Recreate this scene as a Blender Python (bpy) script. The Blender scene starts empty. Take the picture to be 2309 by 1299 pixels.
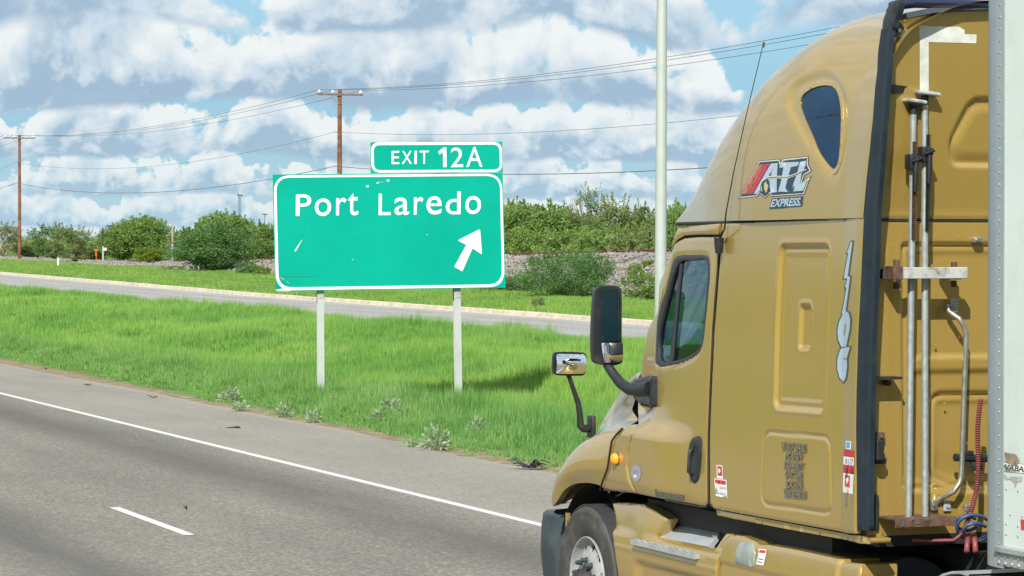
import bpy, bmesh, math, random
import numpy as np
from mathutils import Vector, Matrix
from mathutils.geometry import delaunay_2d_cdt
scene = bpy.context.scene
COL = scene.collection
PI = math.pi
rad = math.radians

# ------------------------------------------------------------------ camera
CAM_H = 2.74
PSI = rad(21.0)                       # heading, clockwise from the road direction (+Y)
THETA = math.atan(89.5/6500)
FPX = 6500.0
cam = bpy.data.cameras.new('camera')
cam.sensor_width = 36.0
cam.lens = FPX/2309*36
cam.clip_start = 0.3
cam.clip_end = 20000
camo = bpy.data.objects.new('camera', cam)
COL.objects.link(camo)
camo.location = (0, 0, CAM_H)
camo.rotation_euler = (PI/2-THETA, 0, -PSI)
scene.camera = camo

# ------------------------------------------------------------------ light
SUN_VEC = Vector((-0.95, -1.45, 1.40)).normalized()      # towards the sun
sun_el = math.asin(SUN_VEC.z)
sun_az = math.atan2(SUN_VEC.x, SUN_VEC.y)
sl = bpy.data.lights.new('sun', 'SUN')
sl.energy = 4.9
sl.angle = rad(0.5)
sl.color = (1.0, 0.955, 0.87)
so = bpy.data.objects.new('sun', sl)
COL.objects.link(so)
so.rotation_euler = SUN_VEC.to_track_quat('Z', 'Y').to_euler()
scene.view_settings.view_transform = 'Standard'
scene.view_settings.look = 'None'
scene.view_settings.gamma = 1
scene.view_settings.exposure = 0.42
scene.view_settings.use_curve_mapping = False


# ------------------------------------------------------------------ node helpers
class NB:
    def __init__(self, nt):
        self.nt = nt
        self.n = nt.nodes
        self.l = nt.links

    def new(self, t, **k):
        n = self.n.new(t)
        for a, b in k.items():
            setattr(n, a, b)
        return n

    def put(self, sock, v):
        if v is None:
            return
        if hasattr(v, 'is_output') or isinstance(v, bpy.types.NodeSocket):
            self.l.new(v, sock)
        else:
            if isinstance(v, (tuple, list)) and sock.type == 'RGBA' and len(v) == 3:
                v = (*v, 1)
            sock.default_value = v

    def m(self, op, a, b=None, c=None, clamp=False):
        n = self.new('ShaderNodeMath', operation=op)
        n.use_clamp = clamp
        self.put(n.inputs[0], a)
        self.put(n.inputs[1], b)
        self.put(n.inputs[2], c)
        return n.outputs[0]

    def smooth(self, v, a, b, lo=0.0, hi=1.0):
        n = self.new('ShaderNodeMapRange', interpolation_type='SMOOTHSTEP')
        for i, q in enumerate((v, a, b, lo, hi)):
            self.put(n.inputs[i], q)
        return n.outputs[0]

    def mix(self, f, a, b, mode='MIX'):
        n = self.new('ShaderNodeMix', data_type='RGBA', blend_type=mode)
        self.put(n.inputs[0], f)
        self.put(n.inputs[6], a)
        self.put(n.inputs[7], b)
        return n.outputs[2]

    def xyz(self, x, y, z):
        n = self.new('ShaderNodeCombineXYZ')
        self.put(n.inputs[0], x)
        self.put(n.inputs[1], y)
        self.put(n.inputs[2], z)
        return n.outputs[0]

    def sep(self, v):
        n = self.new('ShaderNodeSeparateXYZ')
        self.put(n.inputs[0], v)
        return n.outputs

    def noise(self, vec, scale=1.0, detail=4.0, rough=0.5, lac=2.0, dist=0.0):
        n = self.new('ShaderNodeTexNoise')
        self.put(n.inputs['Vector'], vec)
        n.inputs['Scale'].default_value = scale
        n.inputs['Detail'].default_value = detail
        n.inputs['Roughness'].default_value = rough
        n.inputs['Lacunarity'].default_value = lac
        n.inputs['Distortion'].default_value = dist
        return n.outputs['Fac']

    def vm(self, op, a, b):
        n = self.new('ShaderNodeVectorMath', operation=op)
        self.put(n.inputs[0], a)
        self.put(n.inputs[1], b)
        return n.outputs[0]

    def bump(self, h, strength=0.3, dist=0.01):
        n = self.new('ShaderNodeBump')
        n.inputs['Strength'].default_value = strength
        n.inputs['Distance'].default_value = dist
        self.put(n.inputs['Height'], h)
        return n.outputs[0]


# ------------------------------------------------------------------ world: Nishita sky with layered fair-weather cumulus
world = bpy.data.worlds.new('World')
scene.world = world
world.use_nodes = True
w = NB(world.node_tree)
w.n.clear()
wo = w.new('ShaderNodeOutputWorld')
sky = w.new('ShaderNodeTexSky', sky_type='NISHITA')
sky.sun_disc = False
sky.sun_elevation = sun_el
sky.sun_rotation = sun_az
sky.air_density = 1.0
sky.dust_density = 0.3
sky.ozone_density = 2.5
tc = w.new('ShaderNodeTexCoord')
dx, dy, dz = w.sep(tc.outputs['Generated'])
az = w.m('ARCTAN2', dx, dy)
el = w.m('ARCSINE', w.m('MAXIMUM', w.m('MINIMUM', dz, 0.9999), -0.9999))
# gentle waviness of the cloud bases
SKY = w.vm('MULTIPLY', sky.outputs[0], (0.10, 0.10, 0.10))
# extra thin milky veil near the horizon
veil = w.smooth(el, 0.0, 0.25, 0.90, 0.0)
cur = w.mix(veil, SKY, w.mix(w.smooth(el, 0.0, 0.06), (0.30, 0.47, 0.565), (0.150, 0.365, 0.53)))
# high overcast patches well above the frame: planar cloud field
hz = w.m('MAXIMUM', dz, 0.05)
pu = w.m('DIVIDE', dx, hz)
pv = w.m('DIVIDE', dy, hz)
pn = w.noise(w.xyz(pu, pv, 3.1), 0.55, 7, 0.55)
pn2 = w.noise(w.xyz(w.m('ADD', pu, 0.12), w.m('ADD', pv, 0.15), 3.1), 0.55, 5, 0.55)
cov = w.m('MULTIPLY', w.smooth(pn, 0.50, 0.62), w.smooth(el, 0.20, 0.32))
psh = w.smooth(w.m('SUBTRACT', pn2, pn), -0.08, 0.07, 1.0, 0.0)
pcol = w.mix(psh, (0.18, 0.25, 0.33), (0.50, 0.52, 0.54))
cur = w.mix(cov, cur, pcol)
# rows of flat-bottomed cumulus receding to the horizon; only the row seen here and the one behind it are evaluated
CA, CB, CO = 3.1, 0.0188, 0.10
elp = w.m('MAXIMUM', el, 0.0)
rw = w.m('ADD', w.m('MULTIPLY', w.m('LOGARITHM', w.m('ADD', w.m('DIVIDE', elp, CB), 1.0), math.e), CA), CO)
und = w.noise(w.xyz(w.m('MULTIPLY', az, 10.0), w.m('MULTIPLY', el, 14.0), 2.0), 1.0, 1, 0.5)
rw = w.m('ADD', rw, w.m('MULTIPLY', w.m('SUBTRACT', und, 0.5), 1.2))
row0 = w.m('FLOOR', rw)
frac = w.m('FRACT', rw)


def cumulus(row, v, cur):
    sc = w.m('MULTIPLY', w.m('EXPONENT', w.m('MULTIPLY', w.m('SUBTRACT', row, CO), -1.0/CA)), CA/CB)
    u = w.m('MULTIPLY', az, sc)
    sd = w.m('MULTIPLY', row, 7.31)
    p = w.xyz(w.m('MULTIPLY', u, 0.80), w.m('MULTIPLY', v, 1.0), sd)
    pl = w.xyz(w.m('ADD', w.m('MULTIPLY', u, 0.80), -0.12), w.m('ADD', w.m('MULTIPLY', v, 1.0), 0.20), sd)
    f = w.noise(p, 1.5, 8, 0.53, 2.1, 0.20)
    fl = w.noise(pl, 1.5, 5, 0.50, 2.1, 0.20)
    b1 = w.noise(w.xyz(w.m('MULTIPLY', u, 0.45), sd, 5.0), 1.0, 1, 0.5)
    T = w.m('ADD', 1.18, w.m('MULTIPLY', w.m('SUBTRACT', b1, 0.5), 2.6))
    D = w.m('ADD', w.m('SUBTRACT', T, v), w.m('MULTIPLY', w.m('SUBTRACT', f, 0.5), 2.1))
    D = w.m('SUBTRACT', D, w.smooth(v, 1.45, 2.0, 0.0, 2.5))
    edge = w.smooth(v, 0.0, 0.9, 0.34, 0.15)
    al = w.new('ShaderNodeMapRange', interpolation_type='SMOOTHSTEP')
    w.put(al.inputs[0], D)
    al.inputs[1].default_value = 0.0
    w.put(al.inputs[2], edge)
    base = w.smooth(w.m('ADD', v, w.m('MULTIPLY', w.m('SUBTRACT', f, 0.5), 0.30)), 0.0, 0.16)
    a = w.m('MULTIPLY', al.outputs[0], base)
    rel = w.m('MULTIPLY', w.m('SUBTRACT', f, fl), 2.0)
    q = w.m('ADD', w.smooth(w.m('ADD', v, w.m('MULTIPLY', w.m('SUBTRACT', f, 0.5), 1.1)), 0.05, 0.80, 0.0, 0.62), rel)
    q = w.m('ADD', q, w.smooth(D, 0.0, 0.9, 0.30, -0.05))
    q = w.m('ADD', q, w.m('MULTIPLY', w.m('SUBTRACT', b1, 0.5), -0.9))
    far = w.smooth(row, 0.0, 4.0, 1.0, 0.0)
    dark = w.mix(far, (0.275, 0.385, 0.495), (0.33, 0.47, 0.56))
    mid = w.mix(far, (0.455, 0.54, 0.61), (0.44, 0.56, 0.615))
    brt = w.mix(far, (0.665, 0.690, 0.690), (0.57, 0.64, 0.655))
    c = w.mix(w.smooth(q, 0.0, 0.42), dark, mid)
    c = w.mix(w.smooth(q, 0.32, 0.92), c, brt)
    return w.mix(w.m('MULTIPLY', a, 0.97), cur, c)


cur = cumulus(w.m('SUBTRACT', row0, 1.0), w.m('ADD', frac, 1.0), cur)
cur = cumulus(row0, frac, cur)
below = w.smooth(dz, -0.004, 0.0)
cur = w.mix(below, (0.16, 0.22, 0.12), cur)
bg = w.new('ShaderNodeBackground')
w.put(bg.inputs[0], cur)
bg.inputs[1].default_value = 1.0
w.l.new(bg.outputs[0], wo.inputs[0])


# ------------------------------------------------------------------ pixel sight lines used to read positions off the photograph
_R = np.array([math.cos(PSI), -math.sin(PSI), 0.0])
_F0 = np.array([math.sin(PSI), math.cos(PSI), 0.0])
_F = _F0*math.cos(THETA)+np.array([0, 0, -math.sin(THETA)])
_U = np.cross(_R, _F)
_C = np.array([0, 0, CAM_H])


def ray(x, y):
    return _F+(x-1154.5)/FPX*_R-(y-649.5)/FPX*_U


def at(x, y, ax, v):
    d = ray(x, y)
    return _C+d*((v-_C[ax])/d[ax])


# ------------------------------------------------------------------ object helpers
def put_props(o, label=None, cat=None, group=None, kind=None):
    if label:
        o['label'] = label
    if cat:
        o['category'] = cat
    if group:
        o['group'] = group
    if kind:
        o['kind'] = kind
    return o


def empty(name, loc, label=None, cat=None, group=None, rz=0.0):
    o = bpy.data.objects.new(name, None)
    o.empty_display_size = 0.2
    COL.objects.link(o)
    o.location = loc
    o.rotation_euler = (0, 0, rz)
    return put_props(o, label, cat, group)


PLOC = {}


def link(name, me, mat=None, parent=None, local=False):
    """link a mesh; vertices are in world space unless local, and get moved into the parent's frame"""
    o = bpy.data.objects.new(name, me)
    COL.objects.link(o)
    if mat is not None and len(me.materials) == 0:
        me.materials.append(mat)
    if parent is not None:
        o.parent = parent
        if not local:
            # walk up to accumulate the chain's transform
            M = Matrix.Identity(4)
            p = parent
            while p is not None:
                M = p.matrix_basis @ M
                p = p.parent
            me.transform(M.inverted())
    return o


def mesh_np(V, F, smooth=False, name='m'):
    me = bpy.data.meshes.new(name)
    me.from_pydata([tuple(v) for v in V], [], [tuple(int(i) for i in f) for f in F])
    if smooth:
        me.polygons.foreach_set('use_smooth', [True]*len(me.polygons))
    me.update()
    return me


def fast_tris(V, nper, name='m'):
    """many loose polygons with nper corners, V (n*nper,3)"""
    me = bpy.data.meshes.new(name)
    nv = len(V)
    nf = nv//nper
    me.vertices.add(nv)
    me.vertices.foreach_set('co', np.ascontiguousarray(V, dtype=np.float32).ravel())
    me.loops.add(nv)
    me.loops.foreach_set('vertex_index', np.arange(nv, dtype=np.int32))
    me.polygons.add(nf)
    me.polygons.foreach_set('loop_start', np.arange(0, nv, nper, dtype=np.int32))
    me.update(calc_edges=True)
    return me


class MB:
    def __init__(self):
        self.V = []
        self.F = []

    def add(self, V, F):
        k = len(self.V)
        self.V += [tuple(v) for v in V]
        self.F += [tuple(i+k for i in f) for f in F]
        return self

    def box(self, c, s, rz=0.0, rot=None, bev=0.0):
        hx, hy, hz = s[0]/2, s[1]/2, s[2]/2
        if bev > 0:
            bm = bmesh.new()
            bmesh.ops.create_cube(bm, size=1.0)
            bmesh.ops.scale(bm, vec=s, verts=bm.verts)
            bmesh.ops.bevel(bm, geom=bm.edges[:], offset=bev, segments=2, affect='EDGES', profile=0.5)
            V = [v.co.copy() for v in bm.verts]
            bm.verts.index_update()
            F = [tuple(v.index for v in f.verts) for f in bm.faces]
            bm.free()
        else:
            V = [Vector((x, y, z)) for x in (-hx, hx) for y in (-hy, hy) for z in (-hz, hz)]
            F = [(0, 1, 3, 2), (4, 6, 7, 5), (0, 4, 5, 1), (2, 3, 7, 6), (0, 2, 6, 4), (1, 5, 7, 3)]
        M = rot if rot is not None else Matrix.Rotation(rz, 3, 'Z')
        return self.add([M @ v+Vector(c) for v in V], F)

    def tube(self, pts, r, n=10, caps=True):
        pts = [Vector(p) for p in pts]
        rs = r if isinstance(r, (list, tuple)) else [r]*len(pts)
        V = []
        up = Vector((0.13, 0.31, 0.94)).normalized()
        prev = None
        for i, p in enumerate(pts):
            a = pts[max(i-1, 0)]
            b = pts[min(i+1, len(pts)-1)]
            t = (b-a).normalized()
            if prev is None:
                s = t.cross(up)
                if s.length < 1e-3:
                    s = t.cross(Vector((1, 0, 0)))
                s.normalize()
            else:
                s = (prev-t*prev.dot(t)).normalized()
            prev = s
            q = t.cross(s)
            for k in range(n):
                an = 2*PI*k/n
                V.append(p+(s*math.cos(an)+q*math.sin(an))*rs[i])
        F = []
        for i in range(len(pts)-1):
            for k in range(n):
                k2 = (k+1) % n
                F.append((i*n+k, i*n+k2, (i+1)*n+k2, (i+1)*n+k))
        if caps:
            F.append(tuple(range(n))[::-1])
            F.append(tuple((len(pts)-1)*n+k for k in range(n)))
        return self.add(V, F)

    def lathe(self, prof, c, axis, n=48):
        """prof: (along, radius) pairs, revolved about axis through c"""
        ax = Vector(axis).normalized()
        s = ax.cross(Vector((0, 0, 1)))
        if s.length < 1e-3:
            s = Vector((1, 0, 0))
        s.normalize()
        q = ax.cross(s)
        V = []
        for a, r in prof:
            for k in range(n):
                an = 2*PI*k/n
                V.append(Vector(c)+ax*a+(s*math.cos(an)+q*math.sin(an))*r)
        F = []
        for i in range(len(prof)-1):
            for k in range(n):
                k2 = (k+1) % n
                F.append((i*n+k, (i+1)*n+k, (i+1)*n+k2, i*n+k2))
        return self.add(V, F)

    def mesh(self, smooth=False, fix=True, angle=None):
        me = mesh_np(self.V, self.F, smooth)
        if fix:
            bm = bmesh.new()
            bm.from_mesh(me)
            bmesh.ops.recalc_face_normals(bm, faces=bm.faces)
            bm.to_mesh(me)
            bm.free()
        if smooth and angle is not None:
            sharp_by_angle(me, angle)
        return me

    def build(self, name, mat, parent=None, smooth=False, fix=True, local=False, angle=None):
        return link(name, self.mesh(smooth, fix, angle), mat, parent, local)


def sharp_by_angle(me, deg):
    bm = bmesh.new()
    bm.from_mesh(me)
    lim = rad(deg)
    for e in bm.edges:
        if len(e.link_faces) == 2:
            e.smooth = e.calc_face_angle(0) < lim
        else:
            e.smooth = False
    bm.to_mesh(me)
    bm.free()


# ------------------------------------------------------------------ materials
MATS = {}


def principled(name, col, rough=0.5, metal=0.0, coat=0.0, coat_rough=0.03, var=0.0, vscale=3.0, bump=0.0, bscale=60.0, spec=0.5, grime=None, gamt=0.0, gscale=2.0, bdist=0.004):
    m = bpy.data.materials.new(name)
    m.use_nodes = True
    b = NB(m.node_tree)
    p = b.n['Principled BSDF']
    g = b.new('ShaderNodeNewGeometry')
    pos = g.outputs['Position']
    c = (*col, 1)
    if var > 0:
        nz = b.noise(pos, vscale, 5, 0.6)
        f = b.smooth(nz, 0.3, 0.7)
        c = b.mix(f, tuple(x*(1-var) for x in col), tuple(min(1, x*(1+var)) for x in col))
    if grime is not None:
        nz = b.noise(pos, gscale, 8, 0.65)
        f = b.m('MULTIPLY', b.smooth(nz, 0.45, 0.72), gamt)
        c = b.mix(f, c, grime)
        rn = b.m('ADD', rough, b.m('MULTIPLY', f, 0.4))
        b.put(p.inputs['Roughness'], rn)
    else:
        p.inputs['Roughness'].default_value = rough
    b.put(p.inputs['Base Color'], c)
    p.inputs['Metallic'].default_value = metal
    p.inputs['Coat Weight'].default_value = coat
    p.inputs['Coat Roughness'].default_value = coat_rough
    p.inputs['Specular IOR Level'].default_value = spec
    if bump > 0:
        nz = b.noise(pos, bscale, 6, 0.6)
        b.put(p.inputs['Normal'], b.bump(nz, bump, bdist))
    MATS[name] = m
    return m


def gold_paint():
    m = bpy.data.materials.new('gold_metallic_paint')
    m.use_nodes = True
    b = NB(m.node_tree)
    p = b.n['Principled BSDF']
    pos = b.new('ShaderNodeNewGeometry').outputs['Position']
    n1 = b.noise(pos, 1.3, 4, 0.55)
    c = b.mix(b.smooth(n1, 0.3, 0.7), (0.400, 0.265, 0.056), (0.430, 0.285, 0.062))
    # fine metal flake
    fl = b.noise(pos, 900, 2, 0.5)
    c = b.mix(b.smooth(fl, 0.35, 0.65), c, (0.47, 0.32, 0.08))
    # road film and dust, streaked downwards
    x, y, z = b.sep(pos)
    st = b.noise(b.xyz(b.m('MULTIPLY', x, 9.0), b.m('MULTIPLY', y, 9.0), b.m('MULTIPLY', z, 1.2)), 1.0, 7, 0.65)
    low = b.smooth(z, 0.7, 2.6, 0.30, 0.06)
    film = b.m('MULTIPLY', b.smooth(st, 0.42, 0.75), low)
    c = b.mix(film, c, (0.36, 0.30, 0.19))
    sp = b.noise(pos, 75, 3, 0.7)
    spk = b.m('MULTIPLY', b.smooth(sp, 0.70, 0.76), 0.35)
    c = b.mix(spk, c, (0.5, 0.42, 0.28))
    b.put(p.inputs['Base Color'], c)
    p.inputs['Metallic'].default_value = 0.45
    p.inputs['Coat IOR'].default_value = 1.72
    b.put(p.inputs['Roughness'], b.m('ADD', 0.38, b.m('MULTIPLY', film, 0.3)))
    p.inputs['Coat Weight'].default_value = 1.0
    b.put(p.inputs['Coat Roughness'], b.m('ADD', 0.10, b.m('MULTIPLY', film, 0.35)))
    wob = b.noise(pos, 3.0, 2, 0.5)
    b.put(p.inputs['Coat Normal'], b.bump(wob, 0.15, 0.004))
    return m


GOLD = gold_paint()
BLACKP = principled('black_plastic', (0.013, 0.016, 0.02), 0.42, var=0.15, grime=(0.07, 0.07, 0.065), gamt=0.3, gscale=5, bump=0.1, bscale=300)
FIN = principled('dark_rubber_fin', (0.011, 0.021, 0.032), 0.5, var=0.2, vscale=4, spec=0.3, grime=(0.04, 0.05, 0.058), gamt=0.3, gscale=6)
DARKGREY = principled('dark_grey_plastic', (0.028, 0.042, 0.05), 0.5, var=0.2, grime=(0.10, 0.11, 0.10), gamt=0.35, gscale=5)
BLACK = principled('black_metal', (0.012, 0.013, 0.014), 0.6, var=0.2, grime=(0.05, 0.045, 0.04), gamt=0.5, gscale=8)
GASKET = principled('rubber_gasket', (0.03, 0.035, 0.04), 0.5)
CHROME = principled('mirror_chrome', (0.85, 0.87, 0.88), 0.04, metal=1.0)
MIRROR = principled('dark_reflection_glass', (0.006, 0.022, 0.030), 0.05, metal=0.0, spec=0.35)  # the dark teal reflection is painted in as the glass colour
ALU = principled('brushed_aluminium', (0.43, 0.47, 0.49), 0.45, metal=0.35, var=0.1, grime=(0.22, 0.20, 0.17), gamt=0.5, gscale=9, bump=0.08, bscale=80)
RIM = principled('wheel_aluminium', (0.36, 0.375, 0.37), 0.5, metal=0.3, var=0.1, grime=(0.25, 0.22, 0.18), gamt=0.45, gscale=14)
GALV = principled('galvanised_steel', (0.36, 0.405, 0.41), 0.42, metal=0.45, var=0.15, vscale=25, grime=(0.25, 0.23, 0.19), gamt=0.5, gscale=14)
STEELP = principled('worn_steel', (0.45, 0.44, 0.40), 0.3, metal=0.8, var=0.2, vscale=20)
RUST = principled('rusty_steel', (0.085, 0.045, 0.030), 0.8, var=0.4, vscale=20, grime=(0.2, 0.15, 0.11), gamt=0.5, gscale=30, bump=0.3, bscale=200)
TYRE = principled('tyre_rubber', (0.042, 0.041, 0.038), 0.75, var=0.15, vscale=8, grime=(0.10, 0.094, 0.082), gamt=0.75, gscale=6, bump=0.15, bscale=120)
GREYPAINT = principled('worn_grey_clamp_paint', (0.42, 0.44, 0.42), 0.6, var=0.1, grime=(0.06, 0.06, 0.06), gamt=0.8, gscale=16)
TRAILERW = principled('white_trailer_panel', (0.54, 0.61, 0.58), 0.42, var=0.03, vscale=1.5, coat=0.15, grime=(0.44, 0.47, 0.42), gamt=0.5, gscale=3, bump=0.05, bscale=2.0, bdist=0.02)
TRAILERG = principled('grey_trailer_corner', (0.28, 0.33, 0.35), 0.45, metal=0.2, var=0.08, vscale=3, grime=(0.32, 0.34, 0.34), gamt=0.5, gscale=8)
RAILG = principled('trailer_bottom_rail', (0.33, 0.36, 0.35), 0.5, metal=0.3, var=0.15, vscale=5, grime=(0.15, 0.13, 0.11), gamt=0.6, gscale=8)
REDP = principled('red_vinyl', (0.50, 0.035, 0.04), 0.5, var=0.1)
REDHOSE = principled('red_hose_rubber', (0.20, 0.045, 0.045), 0.5, var=0.2, vscale=20)
BLUEHOSE = principled('blue_hose_rubber', (0.035, 0.065, 0.15), 0.45, var=0.2, vscale=20)
AMBER = principled('amber_lens', (0.95, 0.33, 0.01), 0.2, coat=0.6)
LENS = principled('pale_grey_lens', (0.24, 0.28, 0.25), 0.25, coat=0.5, var=0.2, vscale=12)
WHITEV = principled('white_vinyl', (0.72, 0.72, 0.70), 0.5, var=0.06, vscale=10)
TAPE = principled('white_repair_tape', (0.60, 0.63, 0.58), 0.6, var=0.12, vscale=12, grime=(0.42, 0.42, 0.34), gamt=0.6, gscale=10, bump=0.2, bscale=50)
BLUEV = principled('light_blue_vinyl', (0.10, 0.36, 0.68), 0.5)
NAVY = principled('navy_outline_vinyl', (0.018, 0.045, 0.09), 0.4)
SILVERB = principled('silver_blue_vinyl', (0.36, 0.46, 0.54), 0.4, var=0.06, coat=0.2)
OLIVE = principled('grey_lettering_vinyl', (0.22, 0.215, 0.15), 0.5)
SHADT = principled('lettering_outline_vinyl', (0.07, 0.075, 0.07), 0.5)
SEAT = principled('seat_fabric', (0.04, 0.045, 0.055), 0.9, var=0.2, vscale=12)
INTER = principled('cab_interior_plastic', (0.06, 0.065, 0.07), 0.8, var=0.2)

GLASS = bpy.data.materials.new('side_window_glass')
GLASS.use_nodes = True
b = NB(GLASS.node_tree)
b.n.clear()
o_ = b.new('ShaderNodeOutputMaterial')
tr = b.new('ShaderNodeBsdfTransparent')
tr.inputs[0].default_value = (0.26, 0.44, 0.50, 1)
gl = b.new('ShaderNodeBsdfGlossy')
gl.inputs['Roughness'].default_value = 0.02
gl.inputs[0].default_value = (0.75, 0.9, 1.0, 1)
fr = b.new('ShaderNodeFresnel')
fr.inputs[0].default_value = 1.75
mx = b.new('ShaderNodeMixShader')
b.l.new(fr.outputs[0], mx.inputs[0])
b.l.new(tr.outputs[0], mx.inputs[1])
b.l.new(gl.outputs[0], mx.inputs[2])
b.l.new(mx.outputs[0], o_.inputs[0])
SMOKED = principled('smoked_blue_window', (0.003, 0.030, 0.075), 0.2, spec=0.2, var=0.2, vscale=3)

# ------------------------------------------------------------------ 2D patch machinery


def seg_dist(P, poly, closed=True):
    A = np.asarray(poly, float)
    B = np.roll(A, -1, 0) if closed else A[1:]
    if not closed:
        A = A[:-1]
    out = np.full(len(P), 1e9)
    for a, c in zip(A, B):
        d = c-a
        L = d@d+1e-15
        t = np.clip(((P-a)@d)/L, 0, 1)
        q = P-a-t[:, None]*d
        out = np.minimum(out, np.hypot(q[:, 0], q[:, 1]))
    return out


def inside(P, poly):
    A = np.asarray(poly, float)
    x, y = P[:, 0], P[:, 1]
    c = np.zeros(len(P), bool)
    j = len(A)-1
    for i in range(len(A)):
        xi, yi = A[i]
        xj, yj = A[j]
        k = ((yi > y) != (yj > y))
        if yi != yj:
            c ^= k & (x < (xj-xi)*(y-yi)/(yj-yi)+xi)
        j = i
    return c


def sdf(P, poly):
    d = seg_dist(P, poly)
    return np.where(inside(P, poly), -d, d)


def sstep(x, a, b_):
    t = np.clip((x-a)/(b_-a), 0, 1)
    return t*t*(3-2*t)


def round_poly(pts, r, n=5):
    """round the corners of a closed polygon; r scalar or per-corner"""
    P = [np.array(p, float) for p in pts]
    N = len(P)
    rr = r if isinstance(r, (list, tuple)) else [r]*N
    out = []
    for i in range(N):
        a, c, d = P[i-1], P[i], P[(i+1) % N]
        u, v = a-c, d-c
        lu, lv = np.linalg.norm(u), np.linalg.norm(v)
        k = min(rr[i], lu*0.48, lv*0.48)
        if k < 1e-6:
            out.append(c)
            continue
        s, e = c+u/lu*k, c+v/lv*k
        for j in range(n+1):
            t = j/n
            out.append((1-t)**2*s+2*t*(1-t)*c+t*t*e)
    return np.array(out)


def resample(poly, step):
    A = np.asarray(poly, float)
    out = []
    for i in range(len(A)):
        a, c = A[i], A[(i+1) % len(A)]
        L = np.linalg.norm(c-a)
        k = max(1, int(math.ceil(L/step)))
        for j in range(k):
            out.append(a+(c-a)*j/k)
    out = np.array(out)
    keep = [0]
    for i in range(1, len(out)):
        if np.linalg.norm(out[i]-out[keep[-1]]) > step*0.02:
            keep.append(i)
    return out[keep]


def tri2d(outline, holes, step):
    loops = [resample(outline, step)]+[resample(h, step) for h in holes]
    A = loops[0]
    lo, hi = A.min(0), A.max(0)
    xs = np.arange(lo[0]+step*0.5, hi[0], step)
    ys = np.arange(lo[1]+step*0.5, hi[1], step)
    if len(xs)*len(ys) > 0:
        gx, gy = np.meshgrid(xs, ys)
        gx = gx+((np.arange(len(ys)) % 2)*step*0.5)[:, None]
        G = np.stack([gx.ravel(), gy.ravel()], 1)
        k = inside(G, A)
        for h in loops[1:]:
            k &= ~inside(G, h)
        G = G[k]
        if len(G):
            d = seg_dist(G, A)
            for h in loops[1:]:
                d = np.minimum(d, seg_dist(G, h))
            G = G[d > step*0.45]
    else:
        G = np.zeros((0, 2))
    P = []
    E = []
    for L in loops:
        k = len(P)
        P += [Vector((float(p[0]), float(p[1]))) for p in L]
        E += [(k+i, k+(i+1) % len(L)) for i in range(len(L))]
    P += [Vector((float(p[0]), float(p[1]))) for p in G]
    vo, eo, fo = delaunay_2d_cdt(P, E, [], 0, 1e-7)[:3]
    V = np.array([(v.x, v.y) for v in vo])
    F = np.array([list(f) for f in fo])
    cen = V[F].mean(1)
    k = inside(cen, loops[0])
    for h in loops[1:]:
        k &= ~inside(cen, h)
    return V, F[k]


def patch(name, outline, mapf, mat, parent, holes=(), step=0.03, off=0.0, thick=0.02, disp=None, mirror=False, smooth=True, bevel=0.0):
    """skin over a 2D outline, mapped to the 3D surface by mapf(u, v, out) (out = metres outward), with folded-in rims"""
    V, F = tri2d(outline, list(holes), step)
    o = np.full(len(V), off, float)
    if bevel > 0:
        d = seg_dist(V, resample(outline, step))
        for h in holes:
            d = np.minimum(d, seg_dist(V, h))
        o -= bevel*(1-np.clip(d/(bevel*1.6), 0, 1))**2
    if disp is not None:
        o = o+disp(V)
    P3 = mapf(V[:, 0], V[:, 1], o)
    me = _skin(P3, F, V, mapf, o, thick, smooth, False)
    ob = link(name, me, mat, parent)
    if mirror:
        P4 = P3.copy()
        me2 = _skin(P4, F, V, mapf, o, thick, smooth, True)
        ob2 = link(name, me2, mat, parent)
        return ob, ob2
    return ob


def _skin(P3, F, V, mapf, o, thick, smooth, mir):
    n = len(P3)
    P = P3
    Fs = F
    allV = P
    extra = []
    if thick > 0:
        cnt = {}
        for f in F:
            for i in range(3):
                a, c = int(f[i]), int(f[(i+1) % 3])
                cnt[(a, c)] = 1
        bed = [(a, c) for (a, c) in cnt if (c, a) not in cnt]
        vs = sorted({a for e in bed for a in e})
        idx = {v: n+len(vs)+i for i, v in enumerate(vs)}
        top = {v: n+i for i, v in enumerate(vs)}
        VV = V[vs]
        Q = mapf(VV[:, 0], VV[:, 1], o[vs]-thick)
        allV = np.vstack([P, P[vs], Q])
        for a, c in bed:
            extra.append((top[c], top[a], idx[a], idx[c]))
    faces = [tuple(int(i) for i in f) for f in Fs]
    # orientation: make the skin's normals point outwards (away from the truck's centre line)
    if len(faces):
        f = faces[len(faces)//2]
        a, b_, c = (Vector(P[i]) for i in f)
        nrm = (b_-a).cross(c-a)
        q = mapf(V[f[0]:f[0]+1, 0], V[f[0]:f[0]+1, 1], np.array([o[f[0]]+0.01]))[0]-P[f[0]]
        if nrm.dot(Vector(q)) < 0:
            faces = [f[::-1] for f in faces]
            extra = [f[::-1] for f in extra]
    allV = np.array(allV)
    if mir:
        allV = allV.copy()
        allV[:, 0] = 2*XC-allV[:, 0]
        faces = [f[::-1] for f in faces]
        extra = [f[::-1] for f in extra]
    me = mesh_np(allV, faces+extra, smooth)
    return me


XC = 8.6          # centre line of the truck
YB = 13.95        # rear wall of the sleeper


def catmull(k, v, x):
    k = np.asarray(k, float)
    v = np.asarray(v, float)
    x = np.asarray(x, float)
    i = np.clip(np.searchsorted(k, x)-1, 0, len(k)-2)
    t = (x-k[i])/(k[i+1]-k[i])
    t = np.clip(t, -0.1, 1.1)
    m = np.gradient(v, k)
    h = k[i+1]-k[i]
    return v[i]*(2*t**3-3*t**2+1)+v[i+1]*(3*t*t-2*t**3)+h*(m[i]*(t**3-2*t*t+t)+m[i+1]*(t**3-t*t))


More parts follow.
